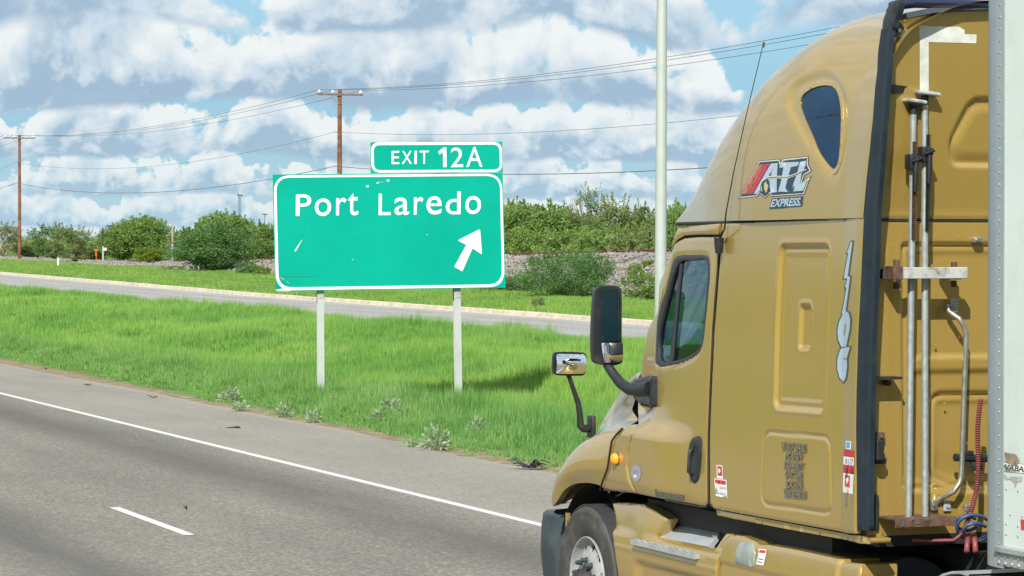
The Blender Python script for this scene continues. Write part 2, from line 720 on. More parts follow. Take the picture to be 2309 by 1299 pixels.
KY = np.array([13.75, 14.3, 14.9, 15.5, 16.1, 16.7, 17.2])
KT = [4.103, 4.117, 4.105, 3.91, 3.585, 3.206, 2.92]
KW = [1.2, 1.204, 1.212, 1.205, 1.125, 0.977, 0.857]
KM = 3.961
ZS = 2.89          # seam between cab and roof fairing


def roof_side_x(Y, Z):
    T = catmull(KY, KT, Y)
    W = catmull(KY, KW, Y)
    q = np.clip((Z-2.9)/(T-2.9), 0, 0.9999)
    return XC-W*(1-q**KM)**(1/KM)


def low_side_x(Y, Z):
    Y = np.asarray(Y, float)
    Z = np.asarray(Z, float)
    f = np.clip(Y-15.9, 0, 9)
    inset = (0.045-0.026*sstep(1.80-Z, 0, 0.25))*f**2
    inset = inset+0.05*np.clip(Z-1.95, 0, 2)**1.3*sstep(Y, 15.7, 16.6)
    inset = inset+0.16*sstep(Y, 16.75, 17.35)*sstep(Z, 1.55, 1.75)
    flare = 0.055*sstep(1.66-Z, 0, 0.14)*sstep(Y, 16.0, 16.75)
    flare = flare-0.05*sstep(1.25-Z, 0, 0.22)*sstep(Y, 15.9, 16.3)*0.8
    rear = 0.028*sstep(14.19-Y, 0, 0.02)*1.0*np.clip((14.19-Y)/0.2, 0, 1)
    return 7.40+inset-flare-rear+0.012*(Z-2.0)


def side_x(Y, Z):
    Y = np.asarray(Y, float)
    Z = np.asarray(Z, float)
    return np.where(Z > ZS+0.03, roof_side_x(Y, Z), low_side_x(Y, Z))


def side_map(u, v, o):
    """u=Y, v=Z, o=metres outward (towards -X)"""
    return np.stack([side_x(u, v)-o, u, v], 1)


def roof_map(u, v, o):
    X = roof_side_x(u, v)
    e = 0.004
    gy = (roof_side_x(u+e, v)-roof_side_x(u-e, v))/(2*e)
    gz = (roof_side_x(u, v+e)-roof_side_x(u, v-e))/(2*e)
    n = np.sqrt(1+gy**2+gz**2)
    return np.stack([X-o/n, u+o*gy/n, v+o*gz/n], 1)


def low_map(u, v, o):
    return np.stack([low_side_x(u, v)-o, u, v], 1)


def S(px, py, fn=side_x):
    x = 7.4
    for _ in range(8):
        p = at(px, py, 0, x)
        x = float(fn(p[1], p[2]))
    return (p[1], p[2])


def SP(pts, fn=side_x):
    return np.array([S(x, y, fn) for x, y in pts])


def rear_map(u, v, o):
    """u=X, v=Z on the sleeper's rear wall; outward is -Y"""
    return np.stack([u, wall_y(v)-o, v], 1)


def wall_y(z):
    return YB-0.165*np.clip(np.asarray(z, float)-2.95, 0, 1.2)


def BP(pts, y=None):
    out = []
    for a, c in pts:
        yy = YB if y is None else y
        for _ in range(6):
            p = at(a, c, 1, yy)
            if y is not None:
                break
            yy = float(wall_y(p[2]))
        out.append((p[0], p[2]))
    return np.array(out)


def z5(x, y): return (1600+x/2.8875, 450+y/2.8875)
def z2(x, y): return (1700+x/2.32, y/2.32)
def z3(x, y): return (1200+x/3.248, 500+y/3.248)
def z4(x, y): return (1200+x/2.894, 850+y/2.894)
def z6(x, y): return (1600+x/3.255, 900+y/3.255)
def z7(x, y): return (1920+x/2.887, 450+y/2.887)
def z8(x, y): return (1920+x/3.1, 880+y/3.1)


# ------------------------------------------------------------------ text as flat meshes
_glyph = {}


def text_mesh2d(s, bold=0.0, shear=0.0, space=1.0):
    key = (s, bold, shear, space)
    if key in _glyph:
        return _glyph[key]
    cu = bpy.data.curves.new('t', 'FONT')
    cu.body = s
    cu.offset = bold
    cu.shear = shear
    cu.space_character = space
    cu.resolution_u = 4
    ob = bpy.data.objects.new('t', cu)
    COL.objects.link(ob)
    dg = bpy.context.evaluated_depsgraph_get()
    dg.update()
    me = bpy.data.meshes.new_from_object(ob.evaluated_get(dg))
    V = np.array([(v.co.x, v.co.y) for v in me.vertices])
    F = [tuple(p.vertices) for p in me.polygons]
    bpy.data.objects.remove(ob)
    bpy.data.curves.remove(cu)
    bpy.data.meshes.remove(me)
    _glyph[key] = (V, F)
    return V, F


def text_fit(s, box, bold=0.0, shear=0.0, space=1.0):
    """text scaled so its bounding box fills box=(u0,v0,u1,v1)"""
    V, F = text_mesh2d(s, bold, shear, space)
    lo, hi = V.min(0), V.max(0)
    q = (V-lo)/(hi-lo)
    u0, v0, u1, v1 = box
    return np.stack([u0+q[:, 0]*(u1-u0), v0+q[:, 1]*(v1-v0)], 1), F

# ================================================================== GROUND, ROADS
EK = [-8000, 60, 93, 110, 141, 213, 290, 400, 9000]
EV = [0.0, 0.0, 0.04, 0.12, 0.26, 0.85, 1.30, 1.5, 1.5]


def eroad(Y):
    return np.interp(Y, EK, EV)


RK = [-200, 40, 136, 157, 207, 268, 330, 9000]
RV = [3.0, 2.95, 2.69, 2.43, 2.01, 1.52, 1.62, 1.75]


def erail(Y):
    return np.interp(Y, RK, RV)


def vnoise(x, y, seed=0):
    """cheap smooth value noise"""
    x = np.asarray(x, float)
    y = np.asarray(y, float)
    xi = np.floor(x).astype(np.int64)
    yi = np.floor(y).astype(np.int64)
    fx, fy = x-xi, y-yi
    fx = fx*fx*(3-2*fx)
    fy = fy*fy*(3-2*fy)

    def h(a, c):
        n = (a*374761393+c*668265263+seed*982451653) & 0x7fffffff
        n = ((n ^ (n >> 13))*1274126177) & 0x7fffffff
        return ((n ^ (n >> 16)) & 0xffff)/65535.0
    return (h(xi, yi)*(1-fx)+h(xi+1, yi)*fx)*(1-fy)+(h(xi, yi+1)*(1-fx)+h(xi+1, yi+1)*fx)*fy


def shoulder_edge(Y):
    Y = np.asarray(Y, float)
    return 12.95+0.019*(np.clip(Y, 0, 120)-32)+0.22*(vnoise(Y*0.55, 0, 3)-0.5)+0.10*(vnoise(Y*2.1, 0, 4)-0.5)


FR0, FR1 = 30.3, 40.25           # frontage road asphalt


def ground_z(X, Y):
    X = np.asarray(X, float)
    Y = np.asarray(Y, float)
    e = eroad(Y)
    rough = 0.10*(vnoise(X*0.35, Y*0.25, 7)-0.5)+0.05*(vnoise(X*1.1, Y*0.9, 8)-0.5)
    med = -0.34*sstep(X, 15.4, 17.0)*(1-sstep(X, 19.6, 22.0))+0.08*np.exp(-((X-15.2)/1.3)**2)+0.10*np.exp(-((X-28)/2.5)**2)+rough
    mm = sstep(X, 13.2, 14.5)*(1-sstep(X, 29.0, 30.2))
    z = e+mm*med
    under = ((X > -3.3) & (X < 13.0)) | ((X > 30.2) & (X < 40.9))
    z = np.where(under, e-0.05, z)
    v = sstep(X, 41.0, 41.3)
    z = z+v*(0.10+0.012*np.clip(X-41, 0, 30)+rough*1.3)
    m2 = sstep(-X, 3.5, 8)
    z = z+m2*rough*1.5
    return z


GYS = np.concatenate([[-6000, -2000, -600, -200, -80], np.arange(-40, 420, 2.0), [440, 480, 540, 620, 740, 900, 1300, 2500, 6000, 12000]])


def sheet(name, xs, ys, zf, mat, kind='structure', warp=None, parent=None):
    xs = np.asarray(xs, float)
    ys = np.asarray(ys, float)
    gx, gy = np.meshgrid(xs, ys)
    if warp is not None:
        gx = warp(gx, gy)
    gz = zf(gx, gy)
    V = np.stack([gx.ravel(), gy.ravel(), gz.ravel()], 1)
    nx, ny = len(xs), len(ys)
    i = np.arange(nx-1)[None, :]+np.arange(ny-1)[:, None]*nx
    i = i.ravel()
    F = np.stack([i, i+1, i+1+nx, i+nx], 1)
    o = link(name, mesh_np(V, F, True), mat, parent)
    if kind and parent is None:
        o['kind'] = kind
    return o


def grass_ground_mat():
    m = bpy.data.materials.new('grassy_soil')
    m.use_nodes = True
    b = NB(m.node_tree)
    p = b.n['Principled BSDF']
    pos = b.new('ShaderNodeNewGeometry').outputs['Position']
    x, y, z = b.sep(pos)
    n1 = b.noise(pos, 0.25, 5, 0.6)
    n2 = b.noise(pos, 3.0, 6, 0.65)
    c = b.mix(b.smooth(n1, 0.35, 0.65), (0.060, 0.145, 0.020), (0.115, 0.200, 0.032))
    c = b.mix(b.m('MULTIPLY', b.smooth(n2, 0.45, 0.7), 0.5), c, (0.055, 0.085, 0.018))
    # bare sandy dirt along the shoulder edge
    d = b.smooth(b.m('ADD', x, b.m('MULTIPLY', b.noise(pos, 1.6, 5, 0.6), -0.9)), 13.0, 13.55, 1.0, 0.0)
    d = b.m('MULTIPLY', d, b.smooth(x, 11.5, 12.0))
    dc = b.mix(b.smooth(n2, 0.35, 0.65), (0.30, 0.245, 0.17), (0.18, 0.13, 0.085))
    c = b.mix(d, c, dc)
    b.put(p.inputs['Base Color'], c)
    p.inputs['Roughness'].default_value = 0.95
    p.inputs['Specular IOR Level'].default_value = 0.15
    b.put(p.inputs['Normal'], b.bump(b.noise(pos, 6, 6, 0.7), 0.6, 0.08))
    return m


def asphalt_mat(name, base, alt, bands=(), grain=0.35, warm=None, frontage=False):
    m = bpy.data.materials.new(name)
    m.use_nodes = True
    b = NB(m.node_tree)
    p = b.n['Principled BSDF']
    pos = b.new('ShaderNodeNewGeometry').outputs['Position']
    x, y, z = b.sep(pos)
    big = b.noise(b.xyz(x, b.m('MULTIPLY', y, 0.35), 0.0), 0.55, 5, 0.6)
    c = b.mix(b.smooth(big, 0.32, 0.68), base, alt)
    # coarse chip-seal stones
    vo = b.new('ShaderNodeTexVoronoi')
    b.put(vo.inputs['Vector'], pos)
    vo.inputs['Scale'].default_value = 42.0
    vr = b.sep(vo.outputs['Color'])[0]
    c = b.mix(b.m('MULTIPLY', b.smooth(vr, 0.55, 1.0), grain), c, tuple(min(1, v*2.2) for v in alt))
    c = b.mix(b.m('MULTIPLY', b.smooth(vr, 0.0, 0.5, 1.0, 0.0), grain), c, tuple(v*0.38 for v in base))
    gn = b.noise(pos, 19, 4, 0.75)
    c = b.mix(b.m('MULTIPLY', b.smooth(gn, 0.42, 0.68), grain*0.9), c, tuple(v*0.45 for v in base))
    # tar-polished wheel tracks and oil drip bands (they run along the road)
    wob = b.m('MULTIPLY', b.m('SUBTRACT', b.noise(b.xyz(0.0, b.m('MULTIPLY', y, 0.14), 1.0), 1.0, 2, 0.5), 0.5), 0.5)
    for bx, bw, amt, bc in bands:
        d = b.m('ABSOLUTE', b.m('SUBTRACT', b.m('ADD', x, wob), bx))
        fbr = b.noise(b.xyz(b.m('MULTIPLY', x, 1.6), b.m('MULTIPLY', y, 0.16), bx), 1.0, 5, 0.6)
        f = b.m('MULTIPLY', b.smooth(d, 0.0, bw, 1.0, 0.0), b.m('MULTIPLY', b.smooth(fbr, 0.25, 0.6, 0.6, 1.0), amt))
        c = b.mix(f, c, bc)
    st = b.noise(pos, 1.1, 7, 0.7)
    c = b.mix(b.m('MULTIPLY', b.smooth(st, 0.60, 0.75), 0.25), c, tuple(v*0.6 for v in base))
    b.put(p.inputs['Base Color'], c)
    p.inputs['Roughness'].default_value = 0.85
    p.inputs['Specular IOR Level'].default_value = 0.3
    b.put(p.inputs['Normal'], b.bump(b.m('ADD', vr, b.noise(pos, 120, 3, 0.6)), 0.35, 0.006))
    return m


GROUNDM = grass_ground_mat()
ASPH = asphalt_mat('highway_asphalt', (0.165, 0.154, 0.130), (0.208, 0.194, 0.163),
                   bands=[(9.30, 1.1, 0.70, (0.080, 0.075, 0.066)), (7.75, 0.40, 0.22, (0.11, 0.10, 0.095)),
                          (5.4, 0.85, 0.75, (0.085, 0.08, 0.075)), (4.2, 0.5, 0.3, (0.11, 0.10, 0.095))], grain=0.42)
SHOULD = asphalt_mat('shoulder_asphalt', (0.220, 0.206, 0.176), (0.262, 0.246, 0.210), bands=[(13.15, 0.30, 0.55, (0.33, 0.275, 0.20))], grain=0.22)
FRONT = asphalt_mat('frontage_asphalt', (0.275, 0.268, 0.255), (0.335, 0.325, 0.31),
                    bands=[(38.6, 0.5, 0.35, (0.17, 0.165, 0.16)), (36.6, 0.5, 0.35, (0.17, 0.165, 0.16)), (33.6, 0.5, 0.3, (0.18, 0.175, 0.17)), (31.6, 0.4, 0.25, (0.18, 0.175, 0.17))], grain=0.3)
PAINTW = principled('road_marking_paint', (0.62, 0.625, 0.60), 0.6, var=0.06, vscale=10, grime=(0.34, 0.33, 0.30), gamt=0.75, gscale=22)
PAINTF = principled('worn_road_paint', (0.55, 0.55, 0.52), 0.7, var=0.15, vscale=3, grime=(0.33, 0.32, 0.30), gamt=0.8, gscale=3)
CONC = principled('kerb_concrete', (0.50, 0.45, 0.355), 0.85, var=0.12, vscale=1.2, grime=(0.30, 0.25, 0.18), gamt=0.6, gscale=2.5, bump=0.3, bscale=30)

gxs = np.concatenate([[-6000, -2000, -600, -200, -100, -70, -50, -40, -35, -30, -26, -22, -18, -14, -10, -8, -6, -4, -3.2, 0, 5, 10],
                      [12.2, 12.6, 13.0], np.arange(13.4, 30.2, 0.6), [30.25, 35, 40, 40.85, 41.1], np.arange(41.6, 76, 1.2), [80, 90, 110, 150, 220, 400, 900, 2500, 6000]])
sheet('ground', gxs, GYS, ground_z, GROUNDM)
RYS = np.concatenate([[-400, -200, -80], np.arange(-40, 420, 1.0), [440, 480, 540, 620, 740, 900]])
sheet('highway', [-0.6, 2, 5, 8, 10.3], RYS, lambda x, y: eroad(y)+0.020, ASPH)


def sh_warp(gx, gy):
    return np.where(gx > 12.9, shoulder_edge(gy), gx)


RYF = np.concatenate([[-200, -80], np.arange(-20, 130, 0.25), np.arange(131, 420, 2.0), [440, 600, 900]])
sheet('road_shoulder', [10.3, 11.5, 12.5, 13.0], RYF, lambda x, y: eroad(y)+0.020-0.012*np.clip(x-11.5, 0, 9), SHOULD, warp=sh_warp)
sheet('inner_shoulder', [-3.2, -0.6], RYS, lambda x, y: eroad(y)+0.020, SHOULD)
sheet('frontage_road', [FR0-0.15, 32, 36, FR1], RYS, lambda x, y: eroad(y)+0.020, FRONT,
      warp=lambda gx, gy: np.where(gx < 31, FR0+0.3*(vnoise(gy*0.3, 0, 9)-0.5), gx))
sheet('opposite_carriageway', [-34, -30, -23], RYS, lambda x, y: eroad(y)+0.020, ASPH)

# painted lines
mk = sheet('edge_line', [10.34, 10.46], RYS, lambda x, y: eroad(y)+0.025, PAINTW)
sheet('edge_line', [-0.42, -0.30], RYS, lambda x, y: eroad(y)+0.025, principled('yellow_road_paint', (0.6, 0.42, 0.06), 0.6))
sheet('edge_line', [39.55, 39.68], RYS, lambda x, y: eroad(y)+0.025, PAINTF)
sheet('edge_line', [30.75, 30.86], RYS, lambda x, y: eroad(y)+0.025, PAINTF)


def dashes(name, x0, x1, y0, length, gap, n, mat, skew=0.0):
    root = None
    for i in range(n):
        ys = np.array([y0+i*(length+gap), y0+i*(length+gap)+length])
        V = [(x0, ys[0], float(eroad(ys[0]))+0.025), (x1, ys[0], float(eroad(ys[0]))+0.025),
             (x1, ys[1], float(eroad(ys[1]))+0.025), (x0, ys[1], float(eroad(ys[1]))+0.025)]
        o = link(name, mesh_np(V, [(0, 1, 2, 3)]), mat)
        o['kind'] = 'structure'


dashes('lane_dash', 6.87, 6.98, 26.57-12.19*2, 3.10, 9.09, 12, PAINTW)
dashes('lane_dash', 3.22, 3.36, 26.57-12.19*2-3, 3.10, 9.09, 6, PAINTW)
dashes('lane_dash', 34.85, 34.97, 70-2.5, 3.1, 9.1, 16, PAINTF)

# concrete kerb with gutter, cast in segments
kerb = empty('kerb', (40.6, 100, 0))
kerb['kind'] = 'structure'
rnd = random.Random(4)
for i in range(86):
    y0 = 56+i*3.05
    y1 = y0+3.03
    prof = [(40.20, 0.024), (40.72, 0.014), (40.75, 0.15), (40.79, 0.175), (40.95, 0.178), (40.98, 0.17), (40.98, -0.10), (40.20, -0.10)]
    j = rnd.uniform(-0.008, 0.008)
    V = [(x+j, y, z+float(eroad(y))+j) for y in (y0, y1) for x, z in prof]
    n = len(prof)
    F = [(k, (k+1) % n, n+(k+1) % n, n+k) for k in range(n)]+[tuple(range(n))[::-1], tuple(range(n, 2*n))]
    mbk = MB()
    mbk.add(V, F)
    mbk.build('kerb_segment', CONC, kerb)

# ------------------------------------------------------------------ railway embankment
BALL = bpy.data.materials.new('railway_ballast')
BALL.use_nodes = True
b = NB(BALL.node_tree)
p = b.n['Principled BSDF']
pos = b.new('ShaderNodeNewGeometry').outputs['Position']
vo = b.new('ShaderNodeTexVoronoi')
b.put(vo.inputs['Vector'], pos)
vo.inputs['Scale'].default_value = 6.5
vr = b.sep(vo.outputs['Color'])
c = b.mix(vr[0], (0.10, 0.092, 0.082), (0.29, 0.272, 0.245))
n1 = b.noise(pos, 0.35, 5, 0.6)
c = b.mix(b.m('MULTIPLY', b.smooth(n1, 0.45, 0.7), 0.7), c, (0.24, 0.17, 0.12))
x, y, z = b.sep(pos)
c = b.mix(b.m('MULTIPLY', b.smooth(b.noise(pos, 0.8, 5, 0.6), 0.55, 0.66), 0.75), c, (0.085, 0.10, 0.035))
b.put(p.inputs['Base Color'], c)
p.inputs['Roughness'].default_value = 0.95
b.put(p.inputs['Normal'], b.bump(b.m('ADD', vo.outputs['Distance'], b.noise(pos, 12, 4, 0.6)), 0.9, 0.10))

eys = np.concatenate([np.arange(20, 400, 0.9), np.arange(402, 900, 8)])
exs = np.array([51.5, 52.5, 53.2, 53.8, 54.4, 55, 55.6, 56.2, 56.8, 57.4, 58.0, 58.6, 59.1, 61, 62.5, 64, 65.5, 67.5, 70])


def emb_z(x, y):
    g = ground_z(x, y)
    top = erail(y)-0.30
    foot = 54.0+1.2*(vnoise(y*0.09, 0, 21)-0.5)*2
    t = sstep(x, foot-1.2, 58.9)**0.85
    t2 = 1-sstep(x, 64, 69.5)
    z = g-0.12+(np.maximum(top-g, 0.05)+0.12)*np.minimum(t, t2)
    r = 0.30*(vnoise(x*0.9, y*0.5, 22)-0.5)+0.16*(vnoise(x*2.3, y*1.5, 23)-0.5)
    return z+r*np.minimum(t, t2)*(1-sstep(x, 58, 59.2))


sheet('railway_embankment', exs, eys, emb_z, BALL)
# loose ballast stones
rng = np.random.default_rng(5)
OCT = np.array([(1, 0, 0), (-1, 0, 0), (0, 1, 0), (0, -1, 0), (0, 0, 1), (0, 0, -1)], float)
OF = np.array([(0, 2, 4), (2, 1, 4), (1, 3, 4), (3, 0, 4), (2, 0, 5), (1, 2, 5), (3, 1, 5), (0, 3, 5)])
NS = 26000
sx = 53.6+6.0*rng.random(NS)**0.8
sy = 95+225*rng.random(NS)**1.3
r_ = rng.uniform(0.04, 0.15, NS)
V = OCT[None]*r_[:, None, None]*rng.uniform(0.55, 1.35, (NS, 6, 1))
V = V+rng.normal(0, 0.25, (NS, 6, 3))*r_[:, None, None]
V += np.stack([sx, sy, emb_z(sx, sy)+r_*0.2], 1)[:, None, :]
TV = V[:, OF, :].reshape(-1, 3)
STONE = bpy.data.materials.new('ballast_stone')
STONE.use_nodes = True
b = NB(STONE.node_tree)
p = b.n['Principled BSDF']
g = b.new('ShaderNodeNewGeometry')
c = b.mix(b.noise(g.outputs['Position'], 3.0, 2, 0.5), (0.11, 0.102, 0.090), (0.33, 0.312, 0.285))
b.put(p.inputs['Base Color'], c)
p.inputs['Roughness'].default_value = 0.95
o = link('ballast_stones', fast_tris(TV, 3), STONE)
put_props(o, 'loose grey ballast stones strewn down the railway bank', 'stones', kind='stuff')

# track
RAILM = principled('rusty_rail', (0.16, 0.062, 0.032), 0.7, var=0.3, vscale=2)
TIE = principled('weathered_sleeper_timber', (0.12, 0.075, 0.05), 0.9, var=0.3, vscale=2)
track = empty('railway_track', (61, 180, 2), 'rusty railway track running along the top of the gravel bank', 'railway track')
for rx in (60.0, 61.43):
    prof = [(-0.07, 0), (0.07, 0), (0.07, 0.02), (0.012, 0.04), (0.012, 0.13), (0.037, 0.14), (0.037, 0.18), (-0.037, 0.18), (-0.037, 0.14), (-0.012, 0.13), (-0.012, 0.04), (-0.07, 0.02)]
    ys = np.concatenate([np.arange(20, 400, 4.0), [420, 500, 700, 900]])
    V = [(rx+px, y, float(erail(y))-0.18+pz) for y in ys for px, pz in prof]
    n = len(prof)
    F = [(i*n+k, i*n+(k+1) % n, (i+1)*n+(k+1) % n, (i+1)*n+k) for i in range(len(ys)-1) for k in range(n)]
    link('rail', mesh_np(V, F), RAILM, track)
tb = MB()
for i in range(620):
    y = 30+i*0.6
    tb.box((60.72, y, float(erail(y))-0.27), (2.6, 0.23, 0.17))
o = tb.build('sleepers', TIE, track, fix=False)
o['kind'] = 'stuff'

# ================================================================== VEGETATION


def leafmat(name, cols, pscale=0.5, trans=0.35, rough=0.6, spec=0.25):
    """cols: three colours mixed by a position noise and by the per-leaf tint attribute"""
    m = bpy.data.materials.new(name)
    m.use_nodes = True
    b = NB(m.node_tree)
    b.n.clear()
    out = b.new('ShaderNodeOutputMaterial')
    g = b.new('ShaderNodeNewGeometry')
    pos = g.outputs['Position']
    at_ = b.new('ShaderNodeAttribute', attribute_name='tint')
    t = at_.outputs['Fac']
    n1 = b.noise(pos, pscale, 4, 0.6)
    c = b.mix(b.smooth(n1, 0.35, 0.65), cols[0], cols[1])
    c = b.mix(b.smooth(t, 0.0, 1.0), c, cols[2])
    p = b.new('ShaderNodeBsdfPrincipled')
    b.put(p.inputs['Base Color'], c)
    p.inputs['Roughness'].default_value = rough
    p.inputs['Specular IOR Level'].default_value = spec
    tl = b.new('ShaderNodeBsdfTranslucent')
    b.put(tl.inputs[0], b.mix(1.0, c, (1.0, 1.15, 0.55), 'MULTIPLY'))
    mx = b.new('ShaderNodeMixShader')
    mx.inputs[0].default_value = min(0.6, trans+0.12)
    b.l.new(p.outputs[0], mx.inputs[1])
    b.l.new(tl.outputs[0], mx.inputs[2])
    b.l.new(mx.outputs[0], out.inputs[0])
    return m


def grassmat():
    m = bpy.data.materials.new('grass_blades')
    m.use_nodes = True
    b = NB(m.node_tree)
    b.n.clear()
    out = b.new('ShaderNodeOutputMaterial')
    pos = b.new('ShaderNodeNewGeometry').outputs['Position']
    x, y, z = b.sep(pos)
    t = b.new('ShaderNodeAttribute', attribute_name='tint').outputs['Fac']
    flat = b.xyz(x, b.m('MULTIPLY', y, 0.55), 0.0)
    n1 = b.noise(flat, 0.16, 5, 0.6)
    n2 = b.noise(b.vm('ADD', flat, (40, 0, 0)), 0.45, 5, 0.6)
    c = b.mix(b.smooth(n1, 0.38, 0.62), (0.110, 0.300, 0.052), (0.225, 0.410, 0.075))
    c = b.mix(b.m('MULTIPLY', b.smooth(n2, 0.54, 0.64), 0.75), c, (0.055, 0.190, 0.026))
    n4 = b.noise(flat, 2.6, 4, 0.65)
    c = b.mix(b.m('MULTIPLY', b.smooth(n4, 0.52, 0.66), 0.55), c, (0.060, 0.185, 0.030))
    c = b.mix(b.m('MULTIPLY', b.smooth(b.noise(b.vm('ADD', flat, (13, 55, 0)), 0.8, 5, 0.65), 0.60, 0.70), 0.55), c, (0.30, 0.37, 0.11))
    # greyer, bluer cover near the shoulder and in patches
    near = b.smooth(b.m('ADD', x, b.m('MULTIPLY', n2, 5.0)), 17.5, 21.0, 1.0, 0.0)
    c = b.mix(b.m('MULTIPLY', near, 0.75), c, b.mix(b.smooth(b.noise(b.vm('ADD', flat, (7, 3, 0)), 0.9, 4, 0.6), 0.4, 0.6), (0.070, 0.215, 0.050), (0.150, 0.310, 0.100)))
    n3 = b.noise(b.vm('ADD', flat, (0, 90, 0)), 0.30, 4, 0.6)
    c = b.mix(b.m('MULTIPLY', b.smooth(n3, 0.57, 0.66), 0.45), c, (0.26, 0.38, 0.16))
    c = b.mix(b.m('MULTIPLY', t, 0.60), c, (0.34, 0.48, 0.14))
    far = b.smooth(x, 40.5, 42.0)
    c = b.mix(b.m('MULTIPLY', far, 0.55), c, b.mix(b.smooth(n2, 0.4, 0.6), (0.13, 0.26, 0.055), (0.27, 0.36, 0.075)))
    p = b.new('ShaderNodeBsdfPrincipled')
    b.put(p.inputs['Base Color'], c)
    p.inputs['Roughness'].default_value = 0.55
    p.inputs['Specular IOR Level'].default_value = 0.25
    tl = b.new('ShaderNodeBsdfTranslucent')
    b.put(tl.inputs[0], b.mix(1.0, c, (1.0, 1.1, 0.5), 'MULTIPLY'))
    mx = b.new('ShaderNodeMixShader')
    mx.inputs[0].default_value = 0.30
    b.l.new(p.outputs[0], mx.inputs[1])
    b.l.new(tl.outputs[0], mx.inputs[2])
    b.l.new(mx.outputs[0], out.inputs[0])
    return m


GRASSM = grassmat()


def blades(X, Y, hgt, wid, seed, lean=0.35, zoff=-0.02):
    r = np.random.default_rng(seed)
    n = len(X)
    Z = ground_z(X, Y)+zoff
    a = r.uniform(0, 2*np.pi, n)
    wx, wy = np.cos(a)*wid/2, np.sin(a)*wid/2
    la = r.uniform(0, 2*np.pi, n)
    lm = r.uniform(0, 1, n)**1.4*lean*hgt*1.6
    tx, ty = np.cos(la)*lm+0.06*hgt, np.sin(la)*lm+0.04*hgt
    hz = np.sqrt(np.maximum(hgt**2-np.minimum(lm, hgt*0.9)**2, 0.01*hgt**2))
    V = np.empty((n, 3, 3), np.float32)
    V[:, 0] = np.stack([X-wx, Y-wy, Z], 1)
    V[:, 1] = np.stack([X+wx, Y+wy, Z], 1)
    V[:, 2] = np.stack([X+tx, Y+ty, Z+hz], 1)
    return V


def frus(X, Y, lo=0.165, hi=0.66):
    q = X/Y
    return (q > lo) & (q < hi)


def grass_band(name, x0, x1, y0, y1, dens0, seed, hfun, wfun, label, dfun=None, cap=700000):
    r = np.random.default_rng(seed)
    N = int((x1-x0)*(y1-y0)*dens0)
    X = r.uniform(x0, x1, N)
    Y = r.uniform(y0, y1, N)
    k = frus(X, Y)
    if dfun is not None:
        k &= r.random(N) < dfun(X, Y)
    X, Y = X[k], Y[k]
    # pull the blades into tufts
    cx = np.round(X/0.33+vnoise(X*3, Y*3, 31)*0.8)*0.33
    cy = np.round(Y/0.33+vnoise(X*3, Y*3, 32)*0.8)*0.33
    pull = 0.45
    X2 = X*(1-pull)+cx*pull
    Y2 = Y*(1-pull)+cy*pull
    h = hfun(X, Y)*r.uniform(0.55, 1.15, len(X))
    wd = wfun(X, Y)*r.uniform(0.7, 1.3, len(X))
    V = blades(X2, Y2, h, wd, seed+1)
    me = fast_tris(V.reshape(-1, 3), 3)
    at_ = me.attributes.new('tint', 'FLOAT', 'FACE')
    at_.data.foreach_set('value', (r.random(len(X))**2.2).astype(np.float32))
    o = link(name, me, GRASSM)
    put_props(o, label, 'grass', kind='stuff')
    return len(X)


def hmed(X, Y):
    e = np.clip(X-shoulder_edge(Y), 0, 9)
    base = 0.10+0.30*sstep(e, 0.2, 3.2)
    base = base*(0.50+1.0*vnoise(X*0.45, Y*0.30, 41))*(0.65+0.75*vnoise(X*1.7, Y*1.2, 42))
    return base


def dmed(X, Y):
    e = X-shoulder_edge(Y)
    d = sstep(e, 0.0, 0.45)
    d = d*np.clip(62.0/np.maximum(Y, 40), 0.0, 1)**1.7
    gap = sstep(vnoise(X*1.3, Y*1.0, 45)+sstep(e, 0.2, 1.6)*0.6, 0.25, 0.5)
    return d*gap


def wmed(X, Y):
    return 0.014*np.clip(Y/40.0, 0.9, 5.0)


nb = grass_band('grass', 12.9, 30.6, 22, 185, 1050, 51, hmed, wmed, 'tall bright green grass filling the strip between the highway and the frontage road', dmed)


def dver(X, Y):
    return np.clip(100.0/np.maximum(Y, 90), 0, 1)**1.4*(0.5+0.5*sstep(X, 41.0, 41.3))


nb2 = grass_band('grass', 41.0, 59.5, 85, 330, 190, 61,
                 lambda X, Y: (0.12+0.20*vnoise(X*0.6, Y*0.4, 44))*(1-0.6*sstep(X, 54.5, 57)), lambda X, Y: 0.042*np.clip(Y/110.0, 0.9, 2.6),
                 'short yellow green grass on the verge behind the kerb', lambda X, Y: dver(X, Y)*(1-0.96*sstep(X+2.5*vnoise(X*.5, Y*.2, 47), 54.8, 56.2)*sstep(260-Y, 0, 30)))

LEAF_A = leafmat('leaves_bright', [(0.130, 0.235, 0.055), (0.195, 0.31, 0.075), (0.28, 0.385, 0.12)])
LEAF_B = leafmat('leaves_bluegreen', [(0.075, 0.180, 0.062), (0.115, 0.235, 0.080), (0.20, 0.32, 0.12)])
LEAF_C = leafmat('leaves_dull', [(0.150, 0.220, 0.075), (0.20, 0.27, 0.09), (0.30, 0.36, 0.15)])
LEAF_D = leafmat('leaves_pale', [(0.165, 0.210, 0.085), (0.20, 0.235, 0.11), (0.27, 0.30, 0.16)])
LEAF_Y = leafmat('leaves_yellow', [(0.140, 0.225, 0.020), (0.19, 0.26, 0.025), (0.24, 0.31, 0.05)])
BARK = principled('mesquite_bark', (0.13, 0.10, 0.075), 0.9, var=0.3, vscale=6, bump=0.4, bscale=30)
BARKP = principled('pale_bark', (0.34, 0.31, 0.25), 0.9, var=0.2, vscale=6)


